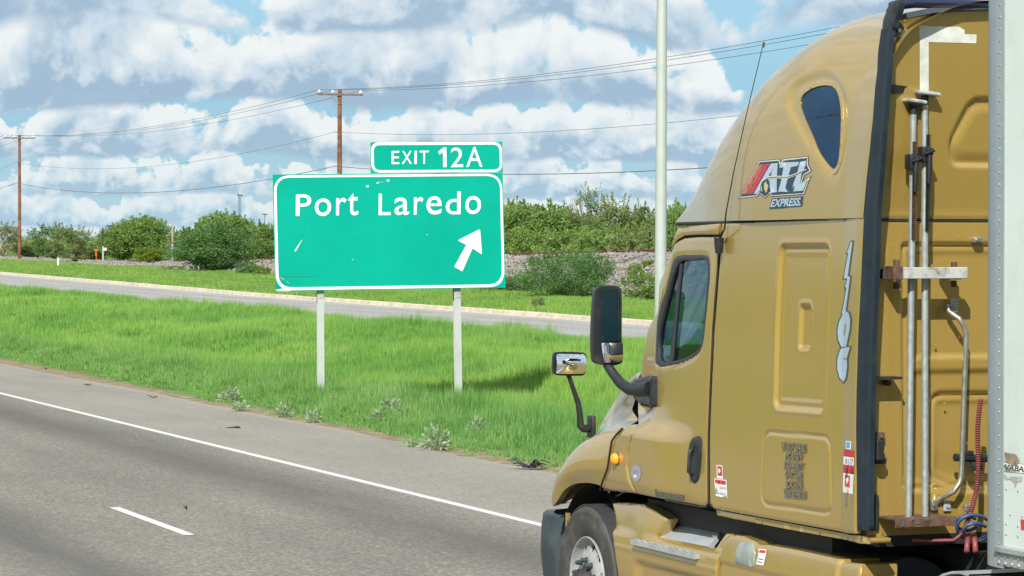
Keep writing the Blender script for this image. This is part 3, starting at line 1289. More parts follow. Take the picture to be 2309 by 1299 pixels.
def make_shrub(seed, W, Hh, kind='dense', nleaf=7000, lsize=0.10, trunk=True, bottom=0.12, spiky=0.5, clumps=None):
    """returns (leaf mesh, wood mesh) around the origin; width W and height Hh in metres"""
    r = np.random.default_rng(seed)
    K = clumps or int(40+nleaf/110)
    # clump centres through an uneven crown volume
    C = []
    th0 = r.uniform(0, 6.28, 5)
    am = r.uniform(0.06, 0.20, 5)
    while len(C) < K:
        u = r.normal(0, 1, 3)
        u /= np.linalg.norm(u)
        rr = r.uniform(0.35, 1.0)**0.55
        ang = math.atan2(u[1], u[0])
        lob = 1+sum(am[i]*math.cos((i+1)*ang+th0[i]+u[2]*2.0) for i in range(5))*0.7
        pnt = np.array([u[0]*W/2*rr*lob*0.84, u[1]*W/2*rr*lob*0.84, 0])
        zc = Hh*(0.50+bottom*0.4)
        pnt[2] = zc+u[2]*(Hh*(0.46-bottom*0.35))*rr*(0.85+0.3*lob-0.15)
        if pnt[2] < Hh*bottom:
            continue
        C.append(pnt)
    C = np.array(C)
    cr = r.uniform(0.07, 0.15, K)*min(W, Hh*1.4)
    # sprigs standing out of the crown
    ns = int(K*spiky*0.5)
    tips = []
    for i in range(ns):
        a = r.uniform(0, 6.28)
        q = math.sqrt(r.random())*0.42
        base = np.array([math.cos(a)*q*W, math.sin(a)*q*W, Hh*(0.93-0.9*q*q*1.6)])
        d = np.array([math.cos(a)*0.35*q*2, math.sin(a)*0.35*q*2, 1.0])+r.normal(0, 0.25, 3)
        d /= np.linalg.norm(d)
        L = r.uniform(0.08, 0.22)*Hh
        tips.append((base, base+d*L))
    pts = []
    pk = cr**1.6
    pk /= pk.sum()
    nm = int(nleaf*0.86)
    ci = r.choice(K, nm, p=pk)
    u = r.normal(0, 1, (nm, 3))
    u /= np.linalg.norm(u, axis=1)[:, None]
    rad_ = r.uniform(0.2, 1.05, nm)**0.6
    P = C[ci]+u*(cr[ci]*rad_)[:, None]*np.array([1, 1, 0.72])
    tint = np.clip(r.random(K)[ci]*0.5+r.random(nm)**2*0.6, 0, 1)
    if tips:
        nt_ = nleaf-nm
        ti = r.integers(0, len(tips), nt_)
        s = r.random(nt_)
        A = np.array([t[0] for t in tips])
        B = np.array([t[1] for t in tips])
        Q = A[ti]*(1-s)[:, None]+B[ti]*s[:, None]+r.normal(0, 0.035*Hh*0.5, (nt_, 3))*(1.15-s)[:, None]
        P = np.vstack([P, Q])
        tint = np.concatenate([tint, r.random(nt_)*0.7])
    P[:, 2] = np.maximum(P[:, 2], 0.02)
    n = len(P)
    # leaf spray quads: long and narrow, drooping randomly
    d = r.normal(0, 1, (n, 3))
    d[:, 2] = np.abs(d[:, 2])*0.7
    d /= np.linalg.norm(d, axis=1)[:, None]
    e = np.cross(d, r.normal(0, 1, (n, 3)))
    e /= np.linalg.norm(e, axis=1)[:, None]
    L = lsize*r.uniform(0.6, 1.5, n)[:, None]
    Wd = L*r.uniform(0.28, 0.5, n)[:, None]
    V = np.stack([P-d*L*0.5, P+e*Wd*0.5, P+d*L*0.5, P-e*Wd*0.5], 1)
    me = fast_tris(V.reshape(-1, 3), 4)
    at_ = me.attributes.new('tint', 'FLOAT', 'FACE')
    at_.data.foreach_set('value', tint.astype(np.float32))
    # wood
    mb = MB()
    nst = r.integers(3, 6)
    for i in range(nst):
        a = r.uniform(0, 6.28)
        sp = r.uniform(0.05, 0.16)*W
        k = r.integers(0, K)
        tgt = C[k]
        p0 = np.array([math.cos(a)*sp*0.25, math.sin(a)*sp*0.25, -0.05])
        p1 = np.array([math.cos(a)*sp, math.sin(a)*sp, Hh*0.28])+r.normal(0, 0.05, 3)*W*0.3
        p2 = p1*0.45+tgt*0.55+r.normal(0, 0.03, 3)*W
        r0 = 0.022*Hh
        mb.tube([p0, (p0+p1)/2+r.normal(0, 0.02, 3)*W, p1, p2, tgt], [r0, r0*0.85, r0*0.7, r0*0.4, r0*0.15], 6)
        for j in range(5):
            t2 = C[r.integers(0, K)]
            if np.linalg.norm(t2-p1) < W*0.5:
                mb.tube([p1, (p1+t2)/2+r.normal(0, 0.03, 3)*W, t2], [r0*0.45, r0*0.3, r0*0.08], 5)
    for t0, t1 in tips[:40]:
        mb.tube([t0*0.75+np.array([0, 0, Hh*0.1]), t0, t1], [0.012*Hh*0.35, 0.006*Hh*0.5, 0.003], 4)
    return me, mb.mesh(True, fix=False)


protos = {}


def proto(key, *a, **k):
    protos[key] = make_shrub(*a, **k)


proto('round1', 1, 4.0, 3.0, nleaf=20000, lsize=0.15, spiky=0.5, bottom=0.03)
proto('round2', 2, 4.4, 3.2, nleaf=20000, lsize=0.15, spiky=0.9, bottom=0.03)
proto('airy1', 3, 3.6, 4.2, nleaf=6500, lsize=0.14, spiky=1.8, clumps=48, bottom=0.08)
proto('airy2', 4, 3.0, 4.6, nleaf=2600, lsize=0.13, spiky=2.6, clumps=22, bottom=0.3)
proto('low1', 5, 3.0, 1.5, nleaf=5000, lsize=0.12, spiky=0.7, bottom=0.03)
proto('dense1', 6, 5.0, 3.8, nleaf=21000, lsize=0.15, spiky=0.5, bottom=0.02)
proto('dense2', 7, 8.0, 3.6, nleaf=26000, lsize=0.15, spiky=0.8, bottom=0.0)


def plant(key, name, loc, sx, sz, leaf, bark, label, cat, group, rz=0.0):
    o = empty(name, loc, label, cat, group, rz)
    lm, wm = protos[key]
    for nm, me, mt in (('crown', lm, leaf), ('trunk', wm, bark)):
        c = bpy.data.objects.new(nm, me)
        COL.objects.link(c)
        c.parent = o
        c.scale = (sx*1.12, sx*1.12, sz)
        if len(me.materials) == 0:
            me.materials.append(mt)
        c.material_slots[0].link = 'OBJECT'
        c.material_slots[0].material = mt
    return o


def spot(px, X):
    """ground position at line X (metres right of the camera's lane) under pixel column px"""
    d = ray(px, 640)
    t = X/d[0]
    Y = d[1]*t
    return X, Y, t


PW = {'round1': (4.0, 3.0), 'round2': (4.4, 3.2), 'airy1': (3.6, 4.2), 'airy2': (3.0, 4.6), 'low1': (3.0, 1.5), 'dense1': (5.0, 3.8), 'dense2': (8.0, 3.6)}


def shrub_px(key, name, px, wpx, ytop, X, leaf, bark, label, cat='bush', group=None, rz=0.0, zadj=0.0):
    X, Y, t = spot(px, X)
    g = float(emb_z(X, Y)) if 52 < X < 69 else float(ground_z(X, Y))
    g += zadj
    s = t/FPX
    width = wpx*s
    top = CAM_H+(560-ytop)*s
    hh = max(0.4, top-g)
    pw, ph = PW[key]
    return plant(key, name, (X, Y, g-0.05), width/pw, hh/ph*1.02, leaf, bark, label, cat, group, rz)


G1 = 'mesquite trees beyond the railway'
shrub_px('round2', 'mesquite_tree', 1165, 165, 464, 69, LEAF_A, BARK, 'bright green rounded tree right beside the edge of the exit sign beyond the railway', 'tree', G1, 0.3)
shrub_px('round1', 'mesquite_tree', 1240, 180, 468, 71, LEAF_A, BARK, 'broad bright green tree beyond the railway, second to the right of the sign', 'tree', G1, 1.3)
shrub_px('airy2', 'mesquite_tree', 1325, 95, 425, 70, LEAF_C, BARK, 'tall thin tree with sparse twisting limbs rising above the tree line beyond the railway', 'tree', G1, 2.3)
shrub_px('airy1', 'mesquite_tree', 1392, 140, 448, 72, LEAF_C, BARK, 'airy dull green tree beyond the railway just left of the pale lamp pole', 'tree', G1, 3.3)
shrub_px('round2', 'mesquite_tree', 1310, 170, 492, 74, LEAF_C, BARK, 'low wide olive green tree beyond the railway behind the sparse tall one', 'tree', G1, 4.0)
shrub_px('round1', 'mesquite_tree', 1455, 150, 474, 74, LEAF_C, BARK, 'olive green tree partly hidden by the pale lamp pole', 'tree', G1, 5.0)
shrub_px('round2', 'mesquite_tree', 1530, 110, 470, 70, LEAF_A, BARK, 'bright green tree between the pale lamp pole and the truck windshield', 'tree', G1, 5.6)
shrub_px('round1', 'mesquite_tree', 1060, 170, 480, 72, LEAF_A, BARK, 'green tree mostly hidden behind the right half of the big sign', 'tree', G1, 0.9)
shrub_px('round1', 'mesquite_tree', 900, 200, 486, 74, LEAF_A, BARK, 'green tree behind the middle of the big sign', 'tree', G1, 0.2)
shrub_px('round2', 'mesquite_tree', 730, 170, 492, 74, LEAF_C, BARK, 'olive tree behind the left part of the big sign', 'tree', G1, 0.2)
for i, (px, yt, wpx, k, lf, lab) in enumerate([(1195, 512, 130, 'low1', LEAF_A, 'bright green brush at the foot of the trees nearest the sign edge'),
                                               (1280, 515, 140, 'low1', LEAF_A, 'green brush below the second tree right of the sign'),
                                               (1360, 508, 150, 'low1', LEAF_A, 'green brush below the sparse tall tree'),
                                               (1430, 512, 140, 'low1', LEAF_C, 'dull brush just left of the lamp pole above the rails')]):
    shrub_px(k, 'trackside_bush', px, wpx, yt, 66.5, lf, BARKP, lab, 'bush', 'brush between the railway and the trees', i*1.1)

G2 = 'trees and bushes at the left'
shrub_px('airy1', 'mesquite_tree', 10, 75, 503, 60, LEAF_D, BARKP, 'pale grey green wispy tree at the far left edge of the picture', 'tree', G2, 1.0)
shrub_px('airy1', 'mesquite_tree', 118, 110, 506, 59, LEAF_B, BARK, 'dark green tree just right of the leftmost utility pole', 'tree', G2, 2.0)
shrub_px('airy1', 'mesquite_tree', 165, 110, 512, 57, LEAF_C, BARK, 'olive airy tree beside the dark green one near the white marker post', 'tree', G2, 3.0)
shrub_px('round1', 'mesquite_tree', 75, 90, 548, 64, LEAF_C, BARK, 'low olive tree behind the base of the leftmost utility pole', 'tree', G2, 3.5)
shrub_px('round2', 'mesquite_tree', 270, 100, 512, 64, LEAF_A, BARK, 'bright green tree behind the dark post with the small white plate', 'tree', G2, 4.0)
shrub_px('round2', 'mesquite_tree', 325, 140, 494, 66, LEAF_A, BARK, 'dense rounded green tree between the dark post and the thin bare post', 'tree', G2, 5.0)
shrub_px('round1', 'mesquite_tree', 425, 90, 520, 66, LEAF_C, BARK, 'olive tree just right of the thin bare post', 'tree', G2, 0.3)
shrub_px('round2', 'mesquite_tree', 505, 150, 486, 64, LEAF_A, BARK, 'tall green tree rising behind the big dark bush left of the sign', 'tree', G2, 0.8)
shrub_px('round1', 'mesquite_tree', 585, 100, 506, 66, LEAF_A, BARK, 'green tree touching the left edge of the big sign', 'tree', G2, 1.8)
shrub_px('round1', 'mesquite_tree', 205, 80, 552, 62, LEAF_C, BARK, 'low olive tree behind the orange marker', 'tree', G2, 2.2)
shrub_px('dense1', 'big_bush', 485, 185, 508, 54.5, LEAF_B, BARK, 'big dark blue green bush just left of the sign in front of the railway bank', 'bush', G2, 0.4)
shrub_px('low1', 'low_bush', 335, 75, 556, 57.5, LEAF_Y, BARK, 'small yellow green bush in front of the dense rounded tree', 'bush', G2, 0.9)
shrub_px('low1', 'low_bush', 590, 50, 598, 53.0, LEAF_Y, BARK, 'small bright yellow green bush at the lower left corner of the sign', 'bush', G2, 0.4)
shrub_px('low1', 'low_bush', 555, 60, 590, 53.5, LEAF_B, BARK, 'low dark bush between the big dark bush and the sign', 'bush', G2, 0.7)
shrub_px('low1', 'low_bush', 395, 60, 600, 53.5, LEAF_C, BARK, 'low straggly bush at the left foot of the big dark bush', 'bush', G2, 1.7)
G3 = 'bushes on the railway bank at the right'
shrub_px('dense2', 'big_bush', 1285, 225, 570, 51.5, LEAF_B, BARK, 'large feathery blue green bush on the bank between the sign and the truck mirror', 'bush', G3, 0.2)
shrub_px('low1', 'low_bush', 1165, 110, 622, 52.0, LEAF_B, BARK, 'low dark green bush at the lower right corner of the sign', 'bush', G3, 0.2)
shrub_px('low1', 'low_bush', 1452, 110, 612, 51.5, LEAF_A, BARK, 'leafy green bush at the foot of the bank beside the lamp pole', 'bush', G3, 1.2)
shrub_px('low1', 'low_bush', 1432, 40, 592, 56.0, LEAF_A, BARK, 'small green bush halfway up the gravel bank', 'bush', G3, 2.2)
shrub_px('low1', 'low_bush', 1462, 36, 588, 57.0, LEAF_Y, BARK, 'small yellow green bush high on the gravel bank beside the lamp pole', 'bush', G3, 2.9)
shrub_px('low1', 'low_bush', 1213, 34, 668, 43.0, LEAF_C, BARKP, 'small dry bush at the back of the kerb below the big feathery bush', 'bush', G3, 2.9)
shrub_px('low1', 'low_bush', 1100, 80, 640, 51.0, LEAF_C, BARK, 'low bush peeping out under the big sign', 'bush', G3, 0.5)

# far brush closing the view, and the brush across the highway that the paint mirrors


def brush_mass(name, pts, label, leaf, seed, lsize=0.4, n=60):
    r = np.random.default_rng(seed)
    Vs = []
    T = []
    for (x, y, wdt, hgt) in pts:
        g = float(ground_z(x, y))
        k = n
        K = 9
        C = np.stack([r.normal(0, 0.3, K)*wdt, r.normal(0, 0.3, K)*wdt, r.uniform(0.15, 0.8, K)*hgt], 1)
        ci = r.integers(0, K, k)
        P = C[ci]+r.normal(0, 1, (k, 3))*np.array([wdt*0.13, wdt*0.13, hgt*0.12])
        P += (x, y, g)
        P[:, 2] = np.maximum(P[:, 2], g+0.05)
        d = r.normal(0, 1, (k, 3))
        d /= np.linalg.norm(d, axis=1)[:, None]
        e = np.cross(d, r.normal(0, 1, (k, 3)))
        e /= np.linalg.norm(e, axis=1)[:, None]
        L = lsize*r.uniform(0.6, 1.5, k)[:, None]
        Vs.append(np.stack([P-d*L/2, P+e*L*0.25, P+d*L/2, P-e*L*0.25], 1))
        T.append(np.clip(r.random(K)[ci]*0.6+r.random(k)*0.4, 0, 1))
    V = np.concatenate(Vs)
    me = fast_tris(V.reshape(-1, 3), 4)
    at_ = me.attributes.new('tint', 'FLOAT', 'FACE')
    at_.data.foreach_set('value', np.concatenate(T).astype(np.float32))
    o = link(name, me, leaf)
    put_props(o, label, 'brush', kind='stuff')


r = np.random.default_rng(77)
pts = [(r.uniform(74, 110), y+r.uniform(-3, 3), r.uniform(4, 6), r.uniform(3.0, 4.3)*(1.0 if y < 175 else 0.62)*(0.6+0.7*vnoise(y*0.06, 0, 91))) for y in np.arange(120, 520, 2.6)]
pts += [(r.uniform(55, 190), y+r.uniform(-5, 5), r.uniform(5, 8), r.uniform(1.6, 2.8)*(0.5+0.9*vnoise(y*0.05, 3, 92))) for y in np.arange(345, 640, 1.6)]
brush_mass('far_brush', pts, 'hazy green scrub closing the view behind the railway and at the far left', LEAF_C, 78, 0.34, 230)
pts = [(r.uniform(-62, -50), y+r.uniform(-3, 3), r.uniform(5, 8), r.uniform(3.2, 5.2)*(0.7+0.6*vnoise(y*0.1, 0, 5))) for y in np.arange(-60, 160, 1.5)]
brush_mass('roadside_brush', pts, 'green scrub along the far side of the opposite carriageway', LEAF_C, 79, 0.5, 160)

# grey-leaved weeds at the front of the grass
WEED = leafmat('grey_weed_leaves', [(0.20, 0.30, 0.15), (0.25, 0.35, 0.20), (0.36, 0.44, 0.30)], 2.0, 0.2)


def weed_proto(seed, n=260):
    r = np.random.default_rng(seed)
    d = r.normal(0, 1, (n, 3))
    d[:, 2] = np.abs(d[:, 2])+0.25
    d /= np.linalg.norm(d, axis=1)[:, None]
    P = d*r.uniform(0.25, 1.0, n)[:, None]*np.array([0.5, 0.5, 0.75])
    dd = d+r.normal(0, 0.5, (n, 3))
    dd /= np.linalg.norm(dd, axis=1)[:, None]
    e = np.cross(dd, r.normal(0, 1, (n, 3)))
    e /= np.linalg.norm(e, axis=1)[:, None]
    L = r.uniform(0.14, 0.30, n)[:, None]
    V = np.stack([P, P+dd*L*0.5+e*L*0.16, P+dd*L, P+dd*L*0.5-e*L*0.16], 1)
    me = fast_tris(V.reshape(-1, 3), 4)
    at_ = me.attributes.new('tint', 'FLOAT', 'FACE')
    at_.data.foreach_set('value', r.random(n).astype(np.float32))
    st = MB()
    for i in range(9):
        k = r.integers(0, n)
        st.tube([(0, 0, -0.02), P[k]*0.5+r.normal(0, 0.03, 3), P[k]], [0.02, 0.014, 0.006], 5)
    return me, st.mesh(True, fix=False)


wp = [weed_proto(1), weed_proto(2), weed_proto(3, 180)]
WEEDS = [(985, 1012, 75, 66, 'largest silvery grey weed at the front edge of the grass'),
         (932, 1005, 36, 34, 'small silvery weed just left of the largest one'),
         (1078, 985, 60, 50, 'silvery weed sunk in grass right of the largest one'),
         (882, 945, 60, 50, 'silvery weed between the two sign posts'),
         (848, 950, 36, 30, 'small silvery weed beside the one between the sign posts'),
         (706, 950, 46, 42, 'silvery weed on the shoulder edge below the left sign post'),
         (640, 938, 46, 34, 'silvery weed on the pavement edge left of the left sign post'),
         (520, 905, 50, 42, 'leafy silvery weed above the flat rubber scrap'),
         (540, 925, 46, 30, 'low silvery weed at the pavement edge above the flat rubber piece')]
for i, (px, py, wpx, hpx, lab) in enumerate(WEEDS):
    q = at(px, py, 2, 0.02)
    s = float((np.array(q)-_C) @ _F)/FPX
    o = empty('silver_weed', (q[0], q[1], float(ground_z(q[0], q[1]))), lab, 'weed', 'silvery weeds at the front of the grass', i*1.3)
    me, st = wp[i % 3]
    for nm, m_, mt in (('leaves', me, WEED), ('stem', st, BARKP)):
        c = bpy.data.objects.new(nm, m_)
        COL.objects.link(c)
        if len(m_.materials) == 0:
            m_.materials.append(mt)
        c.parent = o
        c.scale = (wpx*s*0.95, wpx*s*0.95, hpx*s*1.1)

# ================================================================== EXIT SIGN
SGREEN = bpy.data.materials.new('sign_green_sheeting')
SGREEN.use_nodes = True
b = NB(SGREEN.node_tree)
p = b.n['Principled BSDF']
pos = b.new('ShaderNodeNewGeometry').outputs['Position']
x, y, z = b.sep(pos)
c = b.mix(b.smooth(b.noise(pos, 0.9, 5, 0.6), 0.3, 0.7), (0.0, 0.285, 0.205), (0.0, 0.320, 0.235))
st = b.noise(b.xyz(b.m('MULTIPLY', x, 14), b.m('MULTIPLY', y, 14), b.m('MULTIPLY', z, 1.1)), 1.0, 6, 0.6)
c = b.mix(b.m('MULTIPLY', b.smooth(st, 0.5, 0.75), 0.13), c, (0.01, 0.33, 0.245))
b.put(p.inputs['Base Color'], c)
p.inputs['Roughness'].default_value = 0.55
p.inputs['Specular IOR Level'].default_value = 0.08
b.put(p.inputs['Normal'], b.bump(b.noise(pos, 1.2, 2, 0.5), 0.2, 0.01))
SWHITE = principled('sign_white_sheeting', (0.72, 0.75, 0.75), 0.45, var=0.04, vscale=6)
SALU = principled('sign_aluminium_back', (0.42, 0.43, 0.43), 0.5, metal=0.5, var=0.1)
POSTM = principled('sign_post_galvanised', (0.40, 0.435, 0.415), 0.55, metal=0.15, var=0.10, vscale=5, grime=(0.34, 0.33, 0.28), gamt=0.5, gscale=5)

SPSI = rad(13.0)
sc = _C+ray(877, 522)*52.0
srt = np.array([math.cos(SPSI), -math.sin(SPSI), 0.0])
snm = np.array([-math.sin(SPSI), -math.cos(SPSI), 0.0])      # towards the traffic


def sgn(px, py):
    d = ray(px, py)
    t = ((sc-_C) @ snm)/(d @ snm)
    q = _C+d*t-sc
    return (float(q @ srt), float(q[2]))


def SGN(pts):
    return np.array([sgn(*q) for q in pts])


def sg_map(u, v, o):
    return sc[None]+np.outer(u, srt)+np.outer(o, snm)+np.stack([0*v, 0*v, v], 1)


# post feet on the ground
gfeet = {}
sign = empty('highway_exit_sign', (float(sc[0]), float(sc[1]), 0.0), 'big green exit sign with white border reading Port Laredo below an EXIT 12A tab', 'road sign')


def zs(x, y): return (580+x/3.418, 300+y/3.418)


def quad_panel(name, corners, mat, off, thick, step=0.25, disp=None, r=0.0):
    return patch(name, SGN(corners), sg_map, mat, sign, step=step, off=off, thick=thick, disp=disp, smooth=False)


main_c = [(614.5, 393.5), (1133.5, 389.5), (1139.5, 648.5), (621, 657)]
tab_c = [(835, 321), (1132.5, 319.5), (1134, 389.0), (836, 391.0)]


def bend(V):
    # lower left corner of the panel is dented backwards
    u, v = V[:, 0], V[:, 1]
    lo = SGN([(621, 657)])[0]
    d = np.hypot((u-lo[0])*0.9, (v-lo[1])*1.3)
    return -0.05*np.clip(1-d/0.35, 0, 1)**1.5


pm = patch('panel', SGN(main_c), sg_map, SGREEN, sign, step=0.12, off=0.0, thick=0.006, disp=bend, smooth=False)
pt = patch('exit_tab_panel', SGN(tab_c), sg_map, SGREEN, sign, step=0.3, off=0.004, thick=0.006, smooth=False)


def ring(name, outer, inner, off, par, step=0.15, disp=None):
    return patch(name, outer, sg_map, SWHITE, par, holes=[inner], step=step, off=off, thick=0.0, smooth=False, disp=disp)


def inset_c(cs, d):
    (ax, ay), (bx, by), (cx, cy), (dx_, dy_) = cs
    return [(ax+d, ay+d), (bx-d, by+d), (cx-d, cy-d), (dx_+d, dy_-d)]


R1 = 0.30
ring('border', round_poly(SGN([(617, 396), (1131.5, 391.5), (1138, 647), (622.5, 655)]), R1, 8), round_poly(SGN([(622.5, 401), (1127, 396.5), (1132, 641.0), (628.5, 648.5)]), R1-0.045, 8), 0.006, pm, disp=bend)
ring('border', round_poly(SGN([(836, 321.5), (1131, 320.5), (1133, 388), (838, 389.5)]), 0.16, 7), round_poly(SGN([(842, 327.5), (1125.5, 326), (1127.5, 382.5), (843.5, 384)]), 0.115, 7), 0.009, pt)


def glyph_px(s, x0, y0, x1, y1, off, par, name='letter', bold=0.004):
    """character s fitted to the pixel box on the sign"""
    V, F = text_mesh2d(s, bold)
    lo, hi = V.min(0), V.max(0)
    q = (V-lo)/(hi-lo)
    P = [zs(x0+a*(x1-x0)+0.010*(y1-y0)*c, y1-c*(y1-y0)-0.012*a*(x1-x0)) for a, c in q]
    uv = SGN(P)
    P3 = sg_map(uv[:, 0], uv[:, 1], np.full(len(uv), off))
    o = link(name, mesh_np(P3, F), SWHITE, par)
    return o


for ch, x0, y0, x1, y1 in [('P', 297, 474, 415, 640), ('o', 443, 505, 569, 641), ('r', 607, 500, 686, 635), ('t', 697, 464, 778, 636),
                           ('L', 935, 468, 1028, 634), ('a', 1057, 498, 1170, 633), ('r', 1207, 494, 1279, 630), ('e', 1303, 488, 1421, 629),
                           ('d', 1452, 451, 1567, 628), ('o', 1602, 486, 1724, 626)]:
    glyph_px(ch, x0, y0, x1, y1, 0.007, pm)
for ch, x0, y0, x1, y1 in [('E', 1035, 139, 1094, 240), ('X', 1114, 139, 1191, 239), ('I', 1211, 138, 1229, 239), ('T', 1250, 137, 1321, 238)]:
    glyph_px(ch, x0, y0, x1, y1, 0.010, pt, bold=0.0)
one = [zs(*q) for q in [(1436, 112), (1457, 112), (1459, 263), (1433, 263), (1431, 149), (1404, 167), (1394, 144)]]
patch('letter', SGN(one), sg_map, SWHITE, pt, step=0.3, off=0.010, thick=0, smooth=False)
for ch, x0, y0, x1, y1 in [('2', 1490, 113, 1586, 264), ('A', 1611, 108, 1735, 261)]:
    glyph_px(ch, x0, y0, x1, y1, 0.010, pt, bold=0.0)
arrow = [zs(*q) for q in [(1717, 740), (1732, 938), (1660, 888), (1580, 1067), (1518, 1031), (1611, 862), (1543, 828)]]
A = [np.array(q) for q in arrow]
patch('arrow', round_poly(SGN(arrow), [0.035, 0.035, 0.01, 0.004, 0.004, 0.01, 0.035], 4), sg_map, SWHITE, pm, step=0.2, off=0.007, thick=0.0, smooth=False)
# scuffs and scratches in the sheeting
SCUFF = principled('bare_scuff', (0.42, 0.58, 0.52), 0.6)
for q in ([(290, 915), (286, 905), (343, 824), (349, 822), (300, 912)], [(993, 360), (1018, 357), (1020, 374), (1004, 378)], [(917, 382), (942, 378), (932, 392), (920, 390)],
          [(835, 405), (860, 402), (858, 421), (843, 420)], [(175, 1108), (206, 1128), (208, 1134), (180, 1115)], [(222, 1138), (246, 1157), (243, 1160)],
          [(140, 1208), (200, 1196), (268, 1214), (240, 1219), (150, 1219)], [(1304, 781), (1314, 780), (1315, 786), (1306, 787)], [(731, 975), (740, 973), (741, 980), (733, 980)],
          [(942, 380), (1002, 374), (1002, 376), (942, 382)]):
    patch('scuff', SGN([zs(*k) for k in q]), sg_map, SCUFF, pm, step=0.3, off=0.0085, thick=0, smooth=False, disp=bend)
CREASE = principled('dark_green_crease', (0.01, 0.26, 0.18), 0.5)
patch('crease_mark', SGN([zs(150, 1098), (720, 621.5), (700, 623), zs(150, 1103)]), sg_map, CREASE, pm, step=0.3, off=0.0055, thick=0, smooth=False)
# stringers behind, and two H-section posts with hinge plates
for yv in (0.75, 0.1, -0.65):
    m = MB()
    V = []
    c0 = sc-snm*0.045
    M = Matrix(((srt[0], -snm[0], 0), (srt[1], -snm[1], 0), (0, 0, 1)))
    m.box(c0+np.array([0, 0, yv]), (3.9, 0.07, 0.06), rot=M)
    m.build('back_stringer', SALU, sign)
for (tx, ty, bx, by) in ((723.5, 600, 725, 872), (1031.5, 600, 1036.5, 898)):
    u0, v0 = sgn(tx, ty)
    u1, v1 = sgn(bx, by)
    gpt = sc-snm*0.13+srt*u1
    gz_ = float(ground_z(gpt[0], gpt[1]))-0.1-sc[2]
    lean = (u1-u0)/(v1-v0)
    topv = 1.3 if tx > 1000 else 1.02
    ub, ut = u0+lean*(gz_-v0), u0+lean*(topv-v0)
    m = MB()

    def hbeam(mb, z0, z1, a0, a1, fw=0.120, fd=0.20, tf=0.011):
        for (du, dn, su, sn) in ((0, 0, fw, tf), (0, -fd+tf, fw, tf), (0, -fd/2+tf/2, 0.009, fd-2*tf-0.002)):
            V = []
            for zz, uu in ((z0, a0), (z1, a1)):
                for s1, s2 in ((-1, -1), (1, -1), (1, 1), (-1, 1)):
                    pnt = sc+srt*(uu+du+s1*su/2)+snm*(-0.085+dn+s2*sn/2)
                    V.append((pnt[0], pnt[1], sc[2]+zz))
            mb.add(V, [(0, 1, 2, 3), (4, 5, 6, 7), (0, 1, 5, 4), (1, 2, 6, 5), (2, 3, 7, 6), (3, 0, 4, 7)])
    hbeam(m, gz_, topv, ub, ut)
    post = m.build('post', POSTM, sign)
    m = MB()
    uu = u0+lean*(-1.13-v0)
    pc = sc+srt*(uu+0.012)+snm*(-0.085+0.006)+np.array([0, 0, -1.15])
    m.box(pc, (0.095, 0.008, 0.115), rot=M)
    for a in (-0.02, 0.03):
        for c_ in (-0.035, 0.02, 0.045):
            m.box(pc+srt*a+snm*0.008+np.array([0, 0, c_]), (0.018, 0.012, 0.018), rot=M)
    m.build('hinge_plate', SALU, post)

# ================================================================== LAMP POLE
LPM = principled('lamp_pole_paint', (0.40, 0.44, 0.41), 0.5, metal=0.1, var=0.05, vscale=3, grime=(0.40, 0.41, 0.37), gamt=0.35, gscale=3)
X, Y = 25.0, None
d = ray(1489, 700)
t = X/d[0]
Yp = d[1]*t
zg = float(ground_z(X, Yp))
lamp = empty('lamp_pole', (X, Yp, zg), 'tall pale grey lamp pole rising out of the picture beside the truck', 'lamp pole')
m = MB()
s = t/FPX
r0, r1 = 14.0*s, 11.4*s
zt = 14.0
# radius at the ground line and at the picture's top
rr = lambda z: r0+(r1-r0)*(z-0.2)/(8.1-0.2)
m.tube([(X, Yp, zg-0.1), (X+0.01, Yp, 3.0), (X+0.03, Yp, 8.0), (X+0.04, Yp, zt)], [rr(0), rr(3), rr(8), max(0.05, rr(14))], 24)
m.build('pole', LPM, lamp, smooth=True, angle=50)
m = MB()
m.box((X, Yp, zg+0.06), (0.5, 0.5, 0.12), bev=0.02)
m.build('base', CONC, lamp)
m = MB()
m.tube([(X+0.04, Yp, zt-0.3), (X-0.8, Yp-0.1, zt+0.35), (X-2.4, Yp-0.3, zt+0.7)], [0.04, 0.035, 0.03], 8)
m.build('arm', LPM, lamp, smooth=True)
m = MB()
m.box((X-2.75, Yp-0.35, zt+0.68), (0.75, 0.32, 0.16), bev=0.05)
m.build('lantern', DARKGREY, lamp)

